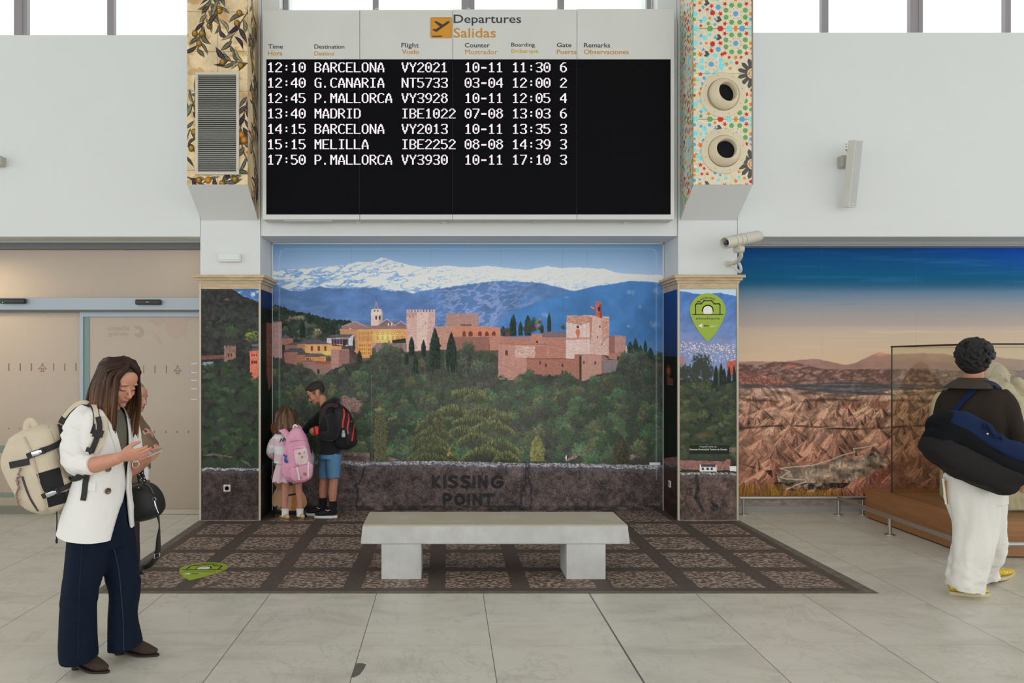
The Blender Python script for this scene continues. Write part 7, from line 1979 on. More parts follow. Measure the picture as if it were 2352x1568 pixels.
# ================================================================== the older person behind her
OP = thing('person', 'grey-haired person in brown jacket with folded arms, mostly hidden behind the woman in white', 'person', (gnd(312, 1316).x, 5.86, 0))
oc = at(311, 912, 5.86); OR = rot_from((0.93, -0.30, -0.12))
mb = MB(); head(mb, oc, OR, 0.94, at(296, 950, 5.9), 0.055)
mb.hloft([(at(288, 1160, 5.9), 0.16, 0.12, -0.3), (at(290, 1040, 5.9), 0.17, 0.12, -0.3), (at(292, 970, 5.9), 0.15, 0.09, -0.3), (at(295, 952, 5.9), 0.07, 0.06, -0.3)])
for s_, Y in ((0, 5.80), (0, 6.0)):
    mb.tube([at(284, 1140, Y), at(292, 1230, Y), at(296, 1306, Y)], [0.09, 0.06, 0.045])
mb.tube([at(290, 970, 5.72), at(305, 1035, 5.66), at(346, 1020, 5.60)], [0.06, 0.05, 0.03])
hand(mb, at(344, 1014, 5.62), (-0.1, 0.5, 0.75), (-0.9, 0.3, 0), thumb=1, curl=(0.5, 0.5, 0.3), s=0.9)
organic('body', mb, SKIN, OP, 0.007, 3, color=face_paint((192, 140, 118), oc, OR, 0.94, (160, 98, 88), (120, 110, 102)))
BJ = mat('brown_jacket_cloth', (120, 98, 78), 0.8, bump=(200, 0.2))
mb = MB()
mb.hloft([(at(292, 1120, 5.9), 0.20, 0.15, -0.3), (at(294, 1060, 5.9), 0.19, 0.145, -0.3), (at(296, 1000, 5.9), 0.19, 0.13, -0.3), (at(296, 968, 5.9), 0.16, 0.10, -0.3), (at(297, 950, 5.9), 0.08, 0.075, -0.3)])
mb.tube([at(300, 968, 5.74), at(312, 1000, 5.70), at(322, 1026, 5.66), at(338, 1024, 5.60), at(350, 1010, 5.60)], [0.065, 0.072, 0.070, 0.055, 0.042], k=5)
mb.tube([at(312, 968, 6.0), at(330, 1000, 5.92), at(346, 1026, 5.80), at(338, 1012, 5.66), at(332, 996, 5.62)], [0.06, 0.062, 0.06, 0.05, 0.04], k=5)
organic('jacket', mb, BJ, OP, 0.010, 3, disp=folds(0.012, 14, 14, 12, 3))
mb = MB()
for Y, x in ((5.80, 290), (6.0, 292)):
    mb.tube([at(286, 1110, Y), at(294, 1200, Y), at(300, 1296, Y)], [0.11, 0.085, 0.07])
organic('trousers', mb, mat('plum_trousers', (52, 36, 44), 0.85), OP, 0.011, 3, disp=folds(0.006, 10, 10, 5, 3))
mb = MB(); mb.ell(oc + OR @ Vector((-0.03, 0, 0.045)), (0.098, 0.084, 0.085), OR.to_4x4()); mb.ell(oc + OR @ Vector((-0.06, 0, -0.02)), (0.055, 0.078, 0.07), OR.to_4x4())
organic('hair', mb, mat('grey_hair', (128, 116, 106), 0.6, bump=(90, 0.4)), OP, 0.008, 2)
for Y, x0, x1 in ((5.83, 275, 331), (6.02, 262, 312)):
    a = at(x0, 0, Y); b = at(x1, 0, Y); shoe(OP, 'shoe', (a.x, Y, 0), (b.x, Y - 0.03, 0), 0.09, 0.08, mat('black_leather', (22, 21, 21), 0.35), mat('black_sole', (18, 18, 18), 0.6), sole=0.014)
lt_ = MB().prism([at(332, 1066, 5.6), at(341, 1080, 5.6), at(340, 1102, 5.6), at(330, 1098, 5.6)], (0, 0.03, 0))
oo = obj('pocket_paper', lt_, mat('off_white_card', (206, 202, 200), 0.7), OP)
oo['label'] = 'pale paper at the waist'

# ================================================================== the man walking off to the right
YM0 = 5.32
MN = thing('person', 'curly dark-haired man in brown cardigan and white trousers walking away to the right', 'person', (gnd(2240, 1368).x, YM0, 0))
mc = at(2243, 828, YM0); MR = rot_from((0.82, 0.56, -0.06))
TM = 0.70          # heading of the trunk
mb = MB(); head(mb, mc, MR, 1.0, at(2232, 890, YM0 + 0.02), 0.056)
mb.hloft([(at(2240, 1110, YM0), 0.13, 0.09, TM), (at(2240, 1000, YM0), 0.14, 0.09, TM), (at(2240, 930, YM0), 0.16, 0.09, TM), (at(2238, 895, YM0), 0.13, 0.07, TM), (at(2236, 880, YM0), 0.07, 0.065, TM)])
mb.tube([at(2296, 918, 5.21), at(2324, 975, 5.18), at(2336, 1040, 5.16), at(2348, 1085, 5.12)], [0.040, 0.040, 0.034, 0.028])
hand(mb, at(2349, 1088, 5.12), (0.2, -0.2, -0.95), (-0.3, 0.9, -0.1), thumb=1, curl=(0.4, 0.5, 0.4))
mb.tube([at(2186, 915, 5.46), at(2172, 980, 5.50), at(2195, 1050, 5.52)], [0.04, 0.038, 0.03])
hand(mb, at(2195, 1050, 5.52), (0.6, 0.3, -0.6), (0.3, 0.9, 0), thumb=-1)
mb.tube([at(2232, 1110, 5.32), at(2230, 1230, 5.28), at(2215, 1350, 5.27)], [0.07, 0.05, 0.038]); mb.tube([at(2258, 1110, 5.40), at(2272, 1220, 5.46), at(2262, 1325, 5.56)], [0.07, 0.05, 0.038])
organic('body', mb, SKIN, MN, 0.006, 3, color=face_paint((194, 134, 108), mc, MR, 1.0, (160, 96, 86), (40, 32, 30)))
mb = MB(); r3 = np.random.RandomState(9)
HE = lambda v: mc + MR @ Vector(v)
mb.ell(HE((-0.034, 0, 0.042)), (0.104, 0.100, 0.108), MR.to_4x4()); mb.ell(HE((-0.055, 0, -0.030)), (0.070, 0.080, 0.072), MR.to_4x4())
for i in range(700):
    v = Vector(r3.normal(0, 1, 3)).normalized()
    if (v.x > 0.42 and v.z < 0.40) or (v.x > -0.05 and v.z < -0.22) or v.z < -0.80:
        continue
    q = 1.0 - 0.16 * max(0.0, -v.z)
    p = Vector((-0.036 + v.x * 0.114 * q, v.y * 0.110 * q, 0.036 + v.z * (0.116 if v.z > 0 else 0.130)))
    mb.ell(HE(p), [r3.uniform(0.008, 0.017)] * 3, n=8, m=6)
organic('hair', mb, mat('black_curls', (17, 15, 18), 0.6, bump=(110, 1.0)), MN, 0.0045, 0)
mb = MB()
for s_ in (-1, 1):
    q = [HE((0.098, s_ * 0.010, 0.018)), HE((0.094, s_ * 0.052, 0.020)), HE((0.092, s_ * 0.050, -0.016)), HE((0.098, s_ * 0.014, -0.020))]
    mb.tube(q + [q[0]], 0.0028, n=6, k=3); mb.tube([HE((0.094, s_ * 0.052, 0.016)), HE((0.05, s_ * 0.074, 0.012)), HE((-0.005, s_ * 0.080, 0.004))], 0.0028, n=6, k=2)
mb.tube([HE((0.1, -0.011, 0.010)), HE((0.104, 0, 0.013)), HE((0.1, 0.011, 0.010))], 0.0026, n=6)
obj('glasses', mb, mat('blue_acetate', (36, 52, 128), 0.25, coat=0.5), MN, True)
CAR = mat('brown_knit', (50, 43, 37), 0.95, spec=0.15, bump=(180, 0.5, (1, 1, 0.5)))
mb = MB()
mb.hloft([(at(2240, 1112, YM0), 0.185, 0.15, TM), (at(2240, 1060, YM0), 0.185, 0.15, TM), (at(2240, 1000, YM0), 0.19, 0.145, TM), (at(2240, 940, YM0), 0.205, 0.14, TM), (at(2240, 908, YM0), 0.20, 0.115, TM), (at(2238, 888, YM0), 0.13, 0.09, TM), (at(2236, 872, YM0), 0.075, 0.075, TM)])
mb.tube([at(2288, 908, 5.23), at(2312, 935, 5.19), at(2326, 985, 5.18), at(2338, 1040, 5.16), at(2348, 1078, 5.13)], [0.075, 0.078, 0.07, 0.058, 0.045], k=5)
mb.tube([at(2190, 905, 5.45), at(2172, 940, 5.49), at(2166, 1000, 5.52), at(2190, 1045, 5.53)], [0.07, 0.072, 0.062, 0.05], k=5)
cg = organic('cardigan', mb, CAR, MN, 0.009, 3, disp=folds(0.010, 11, 11, 7, 7))
col_ = MB()
col_.hloft([(at(2222, 892, YM0 - 0.03), 0.150, 0.105, TM), (at(2226, 883, YM0 - 0.02), 0.132, 0.10, TM), (at(2232, 872, YM0), 0.098, 0.085, TM), (at(2234, 867, YM0), 0.078, 0.074, TM)])
organic('collar', col_, mat('brown_rib', (66, 56, 46), 0.95, bump=(160, 0.6, (1, 1, 4))), cg, 0.007, 2)
WTR = mat('white_linen', (232, 229, 222), 0.85, bump=(260, 0.35, (1, 1, 0.6)))
mb = MB()
mb.hloft([(at(2240, 1150, 5.32), 0.185, 0.145, TM), (at(2240, 1100, 5.32), 0.18, 0.14, TM), (at(2240, 1075, 5.32), 0.165, 0.13, TM)])
mb.tube([at(2228, 1090, 5.27), at(2232, 1140, 5.26), at(2241, 1205, 5.25), at(2236, 1260, 5.25), at(2222, 1320, 5.26), at(2215, 1350, 5.27)], [(0.15, 0.13), (0.165, 0.13), (0.135, 0.125), (0.128, 0.12), (0.120, 0.115), (0.117, 0.115)], n=22, up=(0, 1, 0))
mb.tube([at(2262, 1125, 5.40), at(2268, 1190, 5.45), at(2270, 1260, 5.52), at(2258, 1300, 5.58), at(2268, 1332, 5.58)], [(0.125, 0.13), (0.115, 0.12), (0.095, 0.11), (0.08, 0.10), (0.072, 0.09)], n=20, up=(0, 1, 0))
tr_ = organic('trousers', mb, WTR, MN, 0.008, 2, disp=lambda co, no: folds(0.016, 13, 13, 3.0, 4)(co, no) + folds(0.006, 20, 20, 26.0, 9)(co, no) * np.clip((0.55 - co[:, 2]) * 3, 0.2, 1), floor_z=0.012)
YEL_ = mat('yellow_print_canvas', (214, 182, 46), 0.75, noise=(45, 0.5)); ESP = mat('rope_sole', (206, 190, 150), 0.85, bump=(200, 0.4)); LACE = mat('white_lace', (232, 230, 222), 0.8)
for h_, t_, ti in ((gnd(2180, 1364), gnd(2274, 1368), 0), (gnd(2256, 1345), gnd(2328, 1316), 1)):
    so = shoe(MN, 'espadrille', h_, t_, 0.108, 0.070, YEL_, ESP, sole=0.022, lift=0.03 if ti else 0.0)
    d = (t_ - h_); lc = MB()
    for k in range(4):
        c0 = h_ + d * (0.55 + 0.07 * k); sd = Vector((-d.y, d.x, 0)).normalized() * 0.03
        lc.tube([c0 - sd + Vector((0, 0, 0.055)), c0 + Vector((0, 0, 0.072 - 0.006 * k)), c0 + sd + Vector((0, 0, 0.055))], 0.003, n=6)
    obj('lace', lc, LACE, so, True)
bk = thing('booklet', 'folded white and orange booklet in the back pocket of the white trousers', 'booklet', at(2172, 1120, 5.22))
M = Matrix.Translation(at(2173, 1126, 5.30)) @ Matrix.Rotation(math.radians(-7), 4, 'Y') @ Matrix.Rotation(0.7, 4, 'Z')
obj('sheets', MB().box(-0.035, 0.035, -0.006, 0.006, -0.09, 0.09, M), mat('paper', (226, 226, 220)), bk)
obj('cover', MB().box(-0.032, 0.032, -0.0075, -0.006, -0.085, 0.07, M), mat('orange_cover', (206, 150, 60), 0.6), bk)
# duffel bag
DB = thing('duffel_bag', 'big navy and black duffel bag slung over the back of the man in brown', 'bag', at(2230, 1130, 5.10))
NAVY = mat('navy_canvas', (23, 38, 72), 0.9, spec=0.2, bump=(280, 0.25)); DKG = mat('charcoal_canvas', (36, 33, 34), 0.9, spec=0.2, bump=(280, 0.25)); BKC = mat('black_canvas', (13, 14, 19), 0.9, spec=0.2)
low = obj('lower_half', pillow([(2121, 1026), (2132, 1004), (2150, 998), (2200, 1018), (2260, 1050), (2330, 1082), (2362, 1094), (2350, 1104), (2330, 1112), (2312, 1130), (2285, 1131), (2240, 1114), (2190, 1090), (2140, 1058)], 5.06, 0.13, 0.15, 7, 0.35), DKG, DB, True, 181)
midp = obj('side_band', pillow([(2130, 1008), (2140, 985), (2160, 968), (2190, 975), (2240, 1012), (2300, 1048), (2372, 1072), (2376, 1096), (2345, 1104), (2290, 1082), (2220, 1046), (2150, 1010)], 5.065, 0.125, 0.14, 6, 0.3), BKC, DB, True, 181)
upb = obj('upper_half', pillow([(2162, 985), (2170, 955), (2185, 944), (2212, 944), (2235, 955), (2262, 978), (2296, 1004), (2330, 1014), (2352, 1030), (2372, 1056), (2376, 1085), (2340, 1078), (2290, 1055), (2240, 1025), (2195, 998)], 5.06, 0.105, 0.12, 7, 0.4), NAVY, DB, True, 181)
end = obj('end_panel', pillow([(2138, 1000), (2140, 968), (2160, 950), (2182, 945), (2176, 975), (2160, 1000)], 5.09, 0.09, 0.09, 5, 0.3), BKC, DB, True, 181)
for o_ in (low, midp, upb):
    displaced(o_, folds(0.010, 9, 9, 9, 5))
hd = surf([upb, midp])
ribbon('piping', hd, [(2150, 1008), (2200, 1032), (2260, 1062), (2320, 1088), (2350, 1098)], 0.008, BKC, low, 0.004, 0.003)
obj('carry_handle', MB().tube([at(2262, 984, 4.955), at(2266, 974, 4.93), at(2276, 980, 4.93), at(2288, 1000, 4.94), at(2300, 1000, 4.93), at(2304, 1008, 4.95)], [(0.014, 0.004)] * 6, n=8, up=(0, 1, 0)), NAVY, upb, True)
bz_ = MB(); bz_.ell(at(2268, 996, 4.945), (0.008, 0.006, 0.008), n=8, m=6); bz_.ell(at(2297, 1002, 4.94), (0.008, 0.006, 0.008), n=8, m=6)
obj('rivet', bz_, mat('pale_metal', (190, 180, 160), 0.3, metal=0.8), upb, True)
hc_ = surf([cg])
ribbon('shoulder_strap', hc_, [(2192, 945), (2210, 925), (2228, 906), (2245, 890), (2258, 882), (2268, 882)], 0.036, NAVY, upb, 0.014, 0.003, 5.16)
ribbon('shoulder_strap', hc_, [(2262, 883), (2275, 883), (2285, 888), (2292, 896)], 0.040, mat('navy_dark', (24, 36, 62), 0.85), upb, 0.016, 0.003, 5.22)
# ================================================================== the girl with the pink backpack
YG = 7.82
GL_ = thing('person', 'small girl in pale pink striped top and skirt facing the mural', 'person', (gnd(668, 1190).x, YG, 0))
gc = at(657, 962, YG); GRt = rot_from((-0.55, 0.80, -0.25))
mb = MB(); head(mb, gc, GRt, 0.88, at(660, 998, YG), 0.042)
AG = 2.0
mb.hloft([(at(664, 1085, YG), 0.09, 0.075, AG), (at(664, 1040, YG), 0.10, 0.075, AG), (at(662, 1005, YG), 0.105, 0.07, AG), (at(660, 992, YG), 0.06, 0.05, AG)])
mb.tube([at(640, 1000, YG), at(625, 1030, YG + 0.05), at(632, 1046, YG + 0.14)], [0.04, 0.034, 0.025]); mb.tube([at(690, 1000, YG + 0.02), at(700, 1035, YG + 0.06), at(690, 1055, YG + 0.14)], [0.04, 0.034, 0.025])
hand(mb, at(633, 1046, YG + 0.15), (0.3, 0.8, 0.1), (0, -0.2, -0.9), s=0.72); hand(mb, at(690, 1056, YG + 0.15), (-0.2, 0.8, 0.1), (0, -0.2, -0.9), thumb=-1, s=0.72)
for x0, x1, Y in ((655, 654, 7.80), (685, 689, 7.82)):
    mb.tube([at(x0, 1090, Y), at((x0 + x1) / 2 + (1 if x0 < 670 else -1), 1125, Y), at(x1, 1150, Y), at(x1, 1184, Y)], [0.043, 0.037, 0.033, 0.024])
organic('body', mb, SKIN, GL_, 0.006, 3, color=face_paint((190, 134, 112), gc, GRt, 0.88))
mb = MB()
mb.hloft([(at(664, 1062, YG), 0.155, 0.115, AG), (at(664, 1035, YG), 0.15, 0.11, AG), (at(662, 1008, YG), 0.145, 0.10, AG), (at(661, 995, YG), 0.09, 0.07, AG), (at(661, 988, YG), 0.05, 0.045, AG)])
mb.tube([at(645, 1000, YG), at(630, 1018, YG + 0.02), at(622, 1038, YG + 0.05), at(634, 1048, YG + 0.12)], [0.056, 0.055, 0.05, 0.035], k=5); mb.tube([at(684, 1000, YG + 0.02), at(697, 1025, YG + 0.03), at(694, 1050, YG + 0.12)], [0.055, 0.05, 0.036], k=5)
def stripes(co):
    t_ = co[:, 2]; s_ = (np.sin(t_ * 2 * PI / 0.155 + 0.4) > 0.1)[:, None]
    return np.where(s_, np.array([222, 190, 204.]), np.array([226, 224, 226.]))
sw = organic('sweater', mb, mat('striped_sweater', (226, 220, 222), 0.9, attr='paint', bump=(120, 0.2)), GL_, 0.007, 3, disp=folds(0.007, 16, 16, 14, 3), color=stripes)
hw = surf([sw])
for ch, poly in (('M', None),):
    p, n_ = hw(650, 1012, 0.004)
    if p:
        k = 7.8 / F
        lt = MB()
        for (a, b), (c_, d_) in (((-7, 4), (-4, -5)), ((-4, -5), (0, 2)), ((0, 2), (2, -7)), ((2, -7), (5, 0))):
            q0, _ = hw(650 + a, 1012 + b, 0.004, 7.7); q1, _ = hw(650 + c_, 1012 + d_, 0.004, 7.7); lt.tube([q0, q1], 0.0045, n=6, k=1)
        q0, _ = hw(658, 1009, 0.004, 7.7); q1, _ = hw(657, 1001, 0.004, 7.7); lt.tube([q0, q1], 0.0045, n=6, k=1)
        obj('chest_lettering', lt, mat('green_print', (40, 82, 62), 0.7), sw)
mb = MB(); mb.hloft([(at(664, 1104, YG), 0.165, 0.13, AG), (at(664, 1085, YG), 0.15, 0.115, AG), (at(664, 1055, YG), 0.12, 0.09, AG)])
organic('skirt', mb, mat('pale_pink_skirt', (222, 190, 204), 0.9), GL_, 0.008, 3, disp=lambda co, no: 0.010 * np.sin(np.arctan2(co[:, 1] - YG, co[:, 0] - at(664, 0, YG).x) * 11) * np.clip((0.62 - co[:, 2]) * 6, 0, 1))
L = []
r5 = np.random.RandomState(6)
for i in range(70):
    a = 2 * PI * i / 70 + 0.05
    dirv = Vector((math.cos(a), math.sin(a), 0))
    if dirv.dot(Vector((-0.55, 0.80, 0))) > 0.80:
        continue
    top = gc + Vector((0.005, 0, 0.112)); s0 = 0.85 + 0.2 * r5.rand()
    L.append([top + dirv * 0.02, gc + dirv * 0.085 + Vector((0, 0, 0.065)), gc + dirv * 0.100 + Vector((0, 0, -0.01)), gc + dirv * (0.104 + 0.01 * r5.rand()) + Vector((0, 0, -0.075)), gc + dirv * (0.112 + 0.025 * r5.rand()) + Vector((0.012 * s0, 0, -0.125 - 0.02 * r5.rand()))])
locks('hair', GL_, HAIRP, L, 0.017, lambda co: np.array([86, 62, 46]) * (1 + 0 * co[:, :1]) + np.array([34, 24, 14]) * np.clip((gc.z - co[:, 2]) * 6, 0, 1)[:, None], seed=8, jit=0.004)
mb = MB(); mb.ell(gc + Vector((0, 0, 0.02)), (0.096, 0.096, 0.102)); mb.ell(gc + Vector((0, -0.02, -0.05)), (0.088, 0.075, 0.08))
obj('hair_base', mb, mat('girl_hair_base', (78, 56, 42), 0.6), GL_, True, 181)
SOCK = mat('white_sock', (228, 226, 224), 0.9, bump=(300, 0.3)); GOLD = mat('gold_leather', (198, 176, 128), 0.35, metal=0.35); GSO = mat('tan_sole', (150, 120, 84), 0.7)
for x, Y, hx, tx in ((655, 7.80, 664, 641), (689, 7.82, 698, 684)):
    obj('sock', MB().tube([at(x, 1185, Y), at(x, 1176, Y), at(x, 1167, Y)], [0.036, 0.036, 0.039], n=16), SOCK, GL_, True)
    a, b = at(hx, 0, Y - 0.045), at(tx, 0, Y + 0.055); shoe(GL_, 'shoe', (a.x, Y - 0.07, 0.003), (b.x, Y + 0.075, 0.003), 0.066, 0.062, GOLD, GSO, sole=0.012, voxel=0.005, collar=0.010)
# pink backpack
PB = thing('backpack', 'pink school backpack with sewn badges on the small girl', 'backpack', at(682, 1105, 7.62))
PINK = mat('pink_nylon', (226, 160, 186), 0.55, noise=(9, 0.10), bump=(14, 0.5)); PPALE = mat('pale_pink_mesh', (228, 200, 204), 0.6, noise=(14, 0.12)); PDK = mat('pink_trim', (206, 116, 150), 0.6); WEB = mat('white_webbing', (226, 222, 222), 0.7)
pk = obj('bag', pillow([(661, 1000), (672, 984), (684, 980), (694, 986), (704, 1006), (712, 1034), (718, 1070), (717, 1092), (706, 1104), (684, 1109), (664, 1104), (652, 1092), (648, 1070), (652, 1035)], 7.65, 0.10, 0.09, 7, 0.3), PINK, PB, True, 181)
displaced(pk, folds(0.006, 22, 22, 16, 3))
hp = surf([pk])
fp = obj('front_pocket', pillow([(676, 1030), (702, 1026), (710, 1056), (712, 1064), (684, 1070), (677, 1052)], 7.555, 0.02, 0.05, 5, 0.25), PPALE, pk, True, 181)
fl_ = obj('lower_pocket', pillow([(668, 1072), (714, 1062), (717, 1090), (704, 1104), (682, 1107), (668, 1096)], 7.565, 0.035, 0.06, 5, 0.25), PINK, pk, True, 181)
h2 = surf([pk, fp, fl_])
for pts in ([(666, 1014), (684, 1011), (702, 1011)], [(672, 1033), (688, 1029), (704, 1027)], [(666, 1075), (690, 1069), (714, 1063)], [(660, 1096), (682, 1104), (708, 1100)]):
    ribbon('zip', h2, pts, 0.008, PDK, pk, 0.003, 0.002)
for pts in ([(682, 1070), (685, 1086), (688, 1102)], [(709, 1060), (708, 1076), (708, 1095)]):
    ribbon('webbing', h2, pts, 0.016, WEB, pk, 0.006, 0.003)
for px, py in ((683, 1068), (709, 1058)):
    p, n_ = h2(px, py, 0.010); obj('buckle', MB().ell(p, (0.013, 0.008, 0.018)), mat('grey_pink_plastic', (176, 150, 152), 0.5), pk, True)
for px, py, r in ((688, 1041, 0.012), (694, 1049, 0.010), (699, 1038, 0.007), (700, 1088, 0.016), (692, 1096, 0.008)):
    p, n_ = h2(px, py, 0.004)
    if p: obj('sewn_badge', MB().lathe([(0, r), (0.004, r * 0.95), (0.005, 0.0)], p, n_, 14), mat('badge_brown', (170, 128, 74), 0.8, noise=(120, 0.4)), pk, True)
obj('top_loop', MB().tube([at(676, 990, 7.66), at(674, 980, 7.68), at(679, 976, 7.68), at(684, 984, 7.66)], [(0.010, 0.004)] * 4, n=8, up=(0, 1, 0)), WEB, pk, True)
obj('shoulder_strap', MB().tube([at(664, 1004, 7.62), at(656, 994, 7.66), at(646, 985, 7.72), at(642, 983, 7.80)], [(0.034, 0.012), (0.032, 0.011), (0.03, 0.011), (0.028, 0.01)], n=10, up=(0.3, -1, 0.3)), PINK, pk, True)
obj('shoulder_strap', MB().tube([at(690, 992, 7.64), at(688, 984, 7.70), at(684, 980, 7.78)], [(0.026, 0.011)] * 3, n=10, up=(0, -1, 0)), PINK, pk, True)
c_ = at(656, 1050, 7.55)
bw = tag(obj('blue_ribbon', MB().tube([at(652, 1044, 7.56), at(656, 1048, 7.54), at(660, 1045, 7.56)], [(0.012, 0.004), (0.006, 0.004), (0.012, 0.004)], n=8, up=(0, 1, 0)).tube([at(655, 1048, 7.55), at(656, 1056, 7.545), at(660, 1062, 7.55)], [(0.006, 0.004), (0.016, 0.006), (0.012, 0.005)], n=8, up=(0, 1, 0)), mat('royal_blue_satin', (30, 84, 168), 0.35), smooth=True), 'shiny blue bow tied to the side of the pink backpack', 'bow')
bt = thing('water_bottle', 'small dark bottle in the side pocket of the pink backpack', 'bottle', at(717, 1060, 7.68))
obj('flask', MB().lathe([(0, 0.0), (0, 0.028), (0.09, 0.03), (0.13, 0.02), (0.15, 0.014), (0.15, 0)], at(717, 1072, 7.69), (0, 0, 1), 18), mat('smoky_plastic', (70, 80, 92), 0.2, coat=0.6), bt, True)
obj('cap', MB().lathe([(0, 0.016), (0.025, 0.016), (0.025, 0)], at(717, 1039, 7.69), (0, 0, 1), 16), mat('navy_plastic', (26, 32, 54), 0.4), bt, True)

# ================================================================== the guitar on its stand
GU = thing('guitar', 'honey-coloured acoustic guitar standing behind the small girl', 'guitar', at(664, 1172, 8.05))
YGU = 8.07
def gout(k, sx=1.0):
    pts = [(664, 1078), (680, 1082), (688, 1094), (690, 1108), (686, 1120), (695, 1130), (703, 1146), (702, 1160), (692, 1169), (668, 1172), (642, 1170), (628, 1160), (625, 1145), (630, 1130), (636, 1118), (627, 1106), (624, 1092), (632, 1080), (648, 1076)]
    P, _ = smooth_path([(a, b, 0) for a, b in pts + pts[:1]], [1] * (len(pts) + 1), 5)
    return [(664 + (p.x - 664) * k, 1126 + (p.y - 1126) * k) for p in P[:-1]]
lean = lambda px, py, d: at(px, py, YGU + d + (1172 - py) * 0.0010)
SPR = mat('spruce_top', (190, 124, 54), 0.3, coat=0.5, noise=(30, 0.10, (6, 1, 0.4))); MAH = mat('mahogany', (112, 60, 34), 0.35, coat=0.4, noise=(20, 0.15, (1, 1, 0.3)))
rg = [[lean(a, b, -0.045) for a, b in gout(1.0)], [lean(a, b, 0.045) for a, b in gout(1.0)]]
obj('body', MB().rings(rg), MAH, GU, True, 40)
obj('soundboard', MB().rings([[lean(a, b, -0.0475) for a, b in gout(0.985)], [lean(a, b, -0.045) for a, b in gout(0.985)]]), SPR, GU, True, 40)
obj('binding', MB().tube([lean(a, b, -0.046) for a, b in gout(1.0) + gout(1.0)[:1]], 0.0035, n=6, k=1), mat('cream_binding', (206, 186, 140), 0.4), GU, True)
c_ = lean(660, 1112, -0.048); obj('sound_hole', MB().lathe([(0, 0.05), (0.001, 0.05), (0.001, 0.0)], c_, (0, -1, 0.1), 32), mat('sound_hole_dark', (26, 18, 14), 0.8), GU)
obj('rosette', MB().lathe([(0, 0.060), (0.0015, 0.060), (0.0015, 0.051), (0, 0.051)], c_, (0, -1, 0.1), 32), mat('rosette_brown', (120, 76, 44), 0.5, noise=(120, 0.5)), GU)
a, b = lean(662, 1137, -0.058), lean(681, 1134, -0.058); obj('bridge', MB().tube([a, b], [(0.011, 0.008), (0.011, 0.008)], n=8, k=1), mat('ebony', (38, 28, 24), 0.4), GU, True)
obj('neck', MB().tube([lean(656, 1100, -0.050), lean(640, 1035, -0.050), lean(629, 992, -0.045)], [(0.027, 0.012), (0.025, 0.012), (0.023, 0.011)], n=10, up=(0, 1, 0)), MAH, GU, True)
hq = [lean(624, 994, -0.05), lean(634, 993, -0.05), lean(630, 972, -0.045), lean(619, 974, -0.045)]
obj('headstock', MB().prism(hq, (0, 0.018, 0)), mat('orange_wood', (168, 88, 46), 0.35, coat=0.4), GU)
for k in range(3):
    for s_, xx in ((-1, 619.5), (1, 633)):
        p = lean(xx + 1.0 * (k - 1) * -1, 977 + k * 6, -0.045); obj('tuning_peg', MB().tube([p, p + Vector((s_ * 0.022, 0, 0))], [0.004, 0.007], n=8, k=1, round_ends=True), mat('pearl_peg', (206, 200, 190), 0.3), GU, True)
st_ = MB()
for i in range(6):
    st_.tube([lean(664 + i * 2.6, 1137, -0.060), lean(653 + i * 1.8, 1090, -0.062), lean(625.5 + i * 1.4, 993, -0.062)], 0.0009, n=5, k=1)
obj('string', st_, mat('nylon_string', (214, 206, 190), 0.3), GU)
GS = thing('guitar_stand', 'black folding guitar stand at the foot of the honey-coloured guitar', 'stand', at(640, 1184, 7.97))
BM = mat('black_metal', (22, 22, 24), 0.45)
for pts in ([(633, 1165, 7.96), (630, 1176, 7.95), (628, 1187.5, 7.90)], [(690, 1172, 7.98), (700, 1182, 7.96), (704, 1187, 7.93)]):
    P = [at(*p) for p in pts]; P[-1].z = 0.014; obj('leg', MB().tube(P, 0.010, n=8), BM, GS, True)
obj('cross_arm', MB().tube([at(630, 1171, 7.96), at(660, 1176, 7.99), at(694, 1174, 7.99)], 0.010, n=8), BM, GS, True)
obj('cradle_hook', MB().tube([at(630, 1171, 7.98), at(628, 1172, 7.93), at(633, 1166, 7.92), at(636, 1163, 7.92)], [0.010, 0.010, 0.012, 0.010], n=8, round_ends=True), BM, GS, True); obj('cradle_hook', MB().tube([at(692, 1174, 7.99), at(694, 1173, 7.93), at(696, 1166, 7.93)], 0.010, n=8, round_ends=True), BM, GS, True)
obj('back_post', MB().tube([at(662, 1176, 7.99), at(664, 1160, 8.16), at(660, 1110, 8.22)], 0.010, n=8), BM, GS, True)

# ================================================================== the boy
YO = 7.95
BY = thing('person', 'boy in black hoodie and blue shorts leaning towards the small girl', 'person', (gnd(755, 1185).x, YO, 0))
bc = at(727, 903, YO); BRt = rot_from((-0.88, -0.06, -0.48))
mb = MB(); head(mb, bc, BRt, 0.92, at(748, 936, YO), 0.044)
AB = 3.05
mb.hloft([(at(756, 1040, YO), 0.10, 0.085, AB), (at(757, 1000, YO), 0.11, 0.08, AB), (at(757, 960, YO), 0.105, 0.075, AB), (at(754, 942, YO), 0.08, 0.055, AB), (at(750, 930, YO), 0.05, 0.05, AB)])
mb.tube([at(757, 952, YO - 0.13), at(762, 990, YO - 0.16), at(745, 1000, YO - 0.17), at(726, 995, YO - 0.17)], [0.034, 0.032, 0.030, 0.022])
hand(mb, at(727, 995, YO - 0.17), (-0.75, 0.05, 0.45), (-0.2, 0.9, 0.2), thumb=1, curl=(0.7, 0.7, 0.4), s=0.78)
mb.tube([at(742, 952, YO + 0.10), at(716, 975, YO + 0.13), at(694, 994, YO + 0.15)], [0.034, 0.032, 0.024])
hand(mb, at(692, 996, YO + 0.15), (-0.8, 0.1, -0.5), (0.1, 0.6, -0.6), thumb=-1, curl=(0.3, 0.3, 0.2), s=0.78)
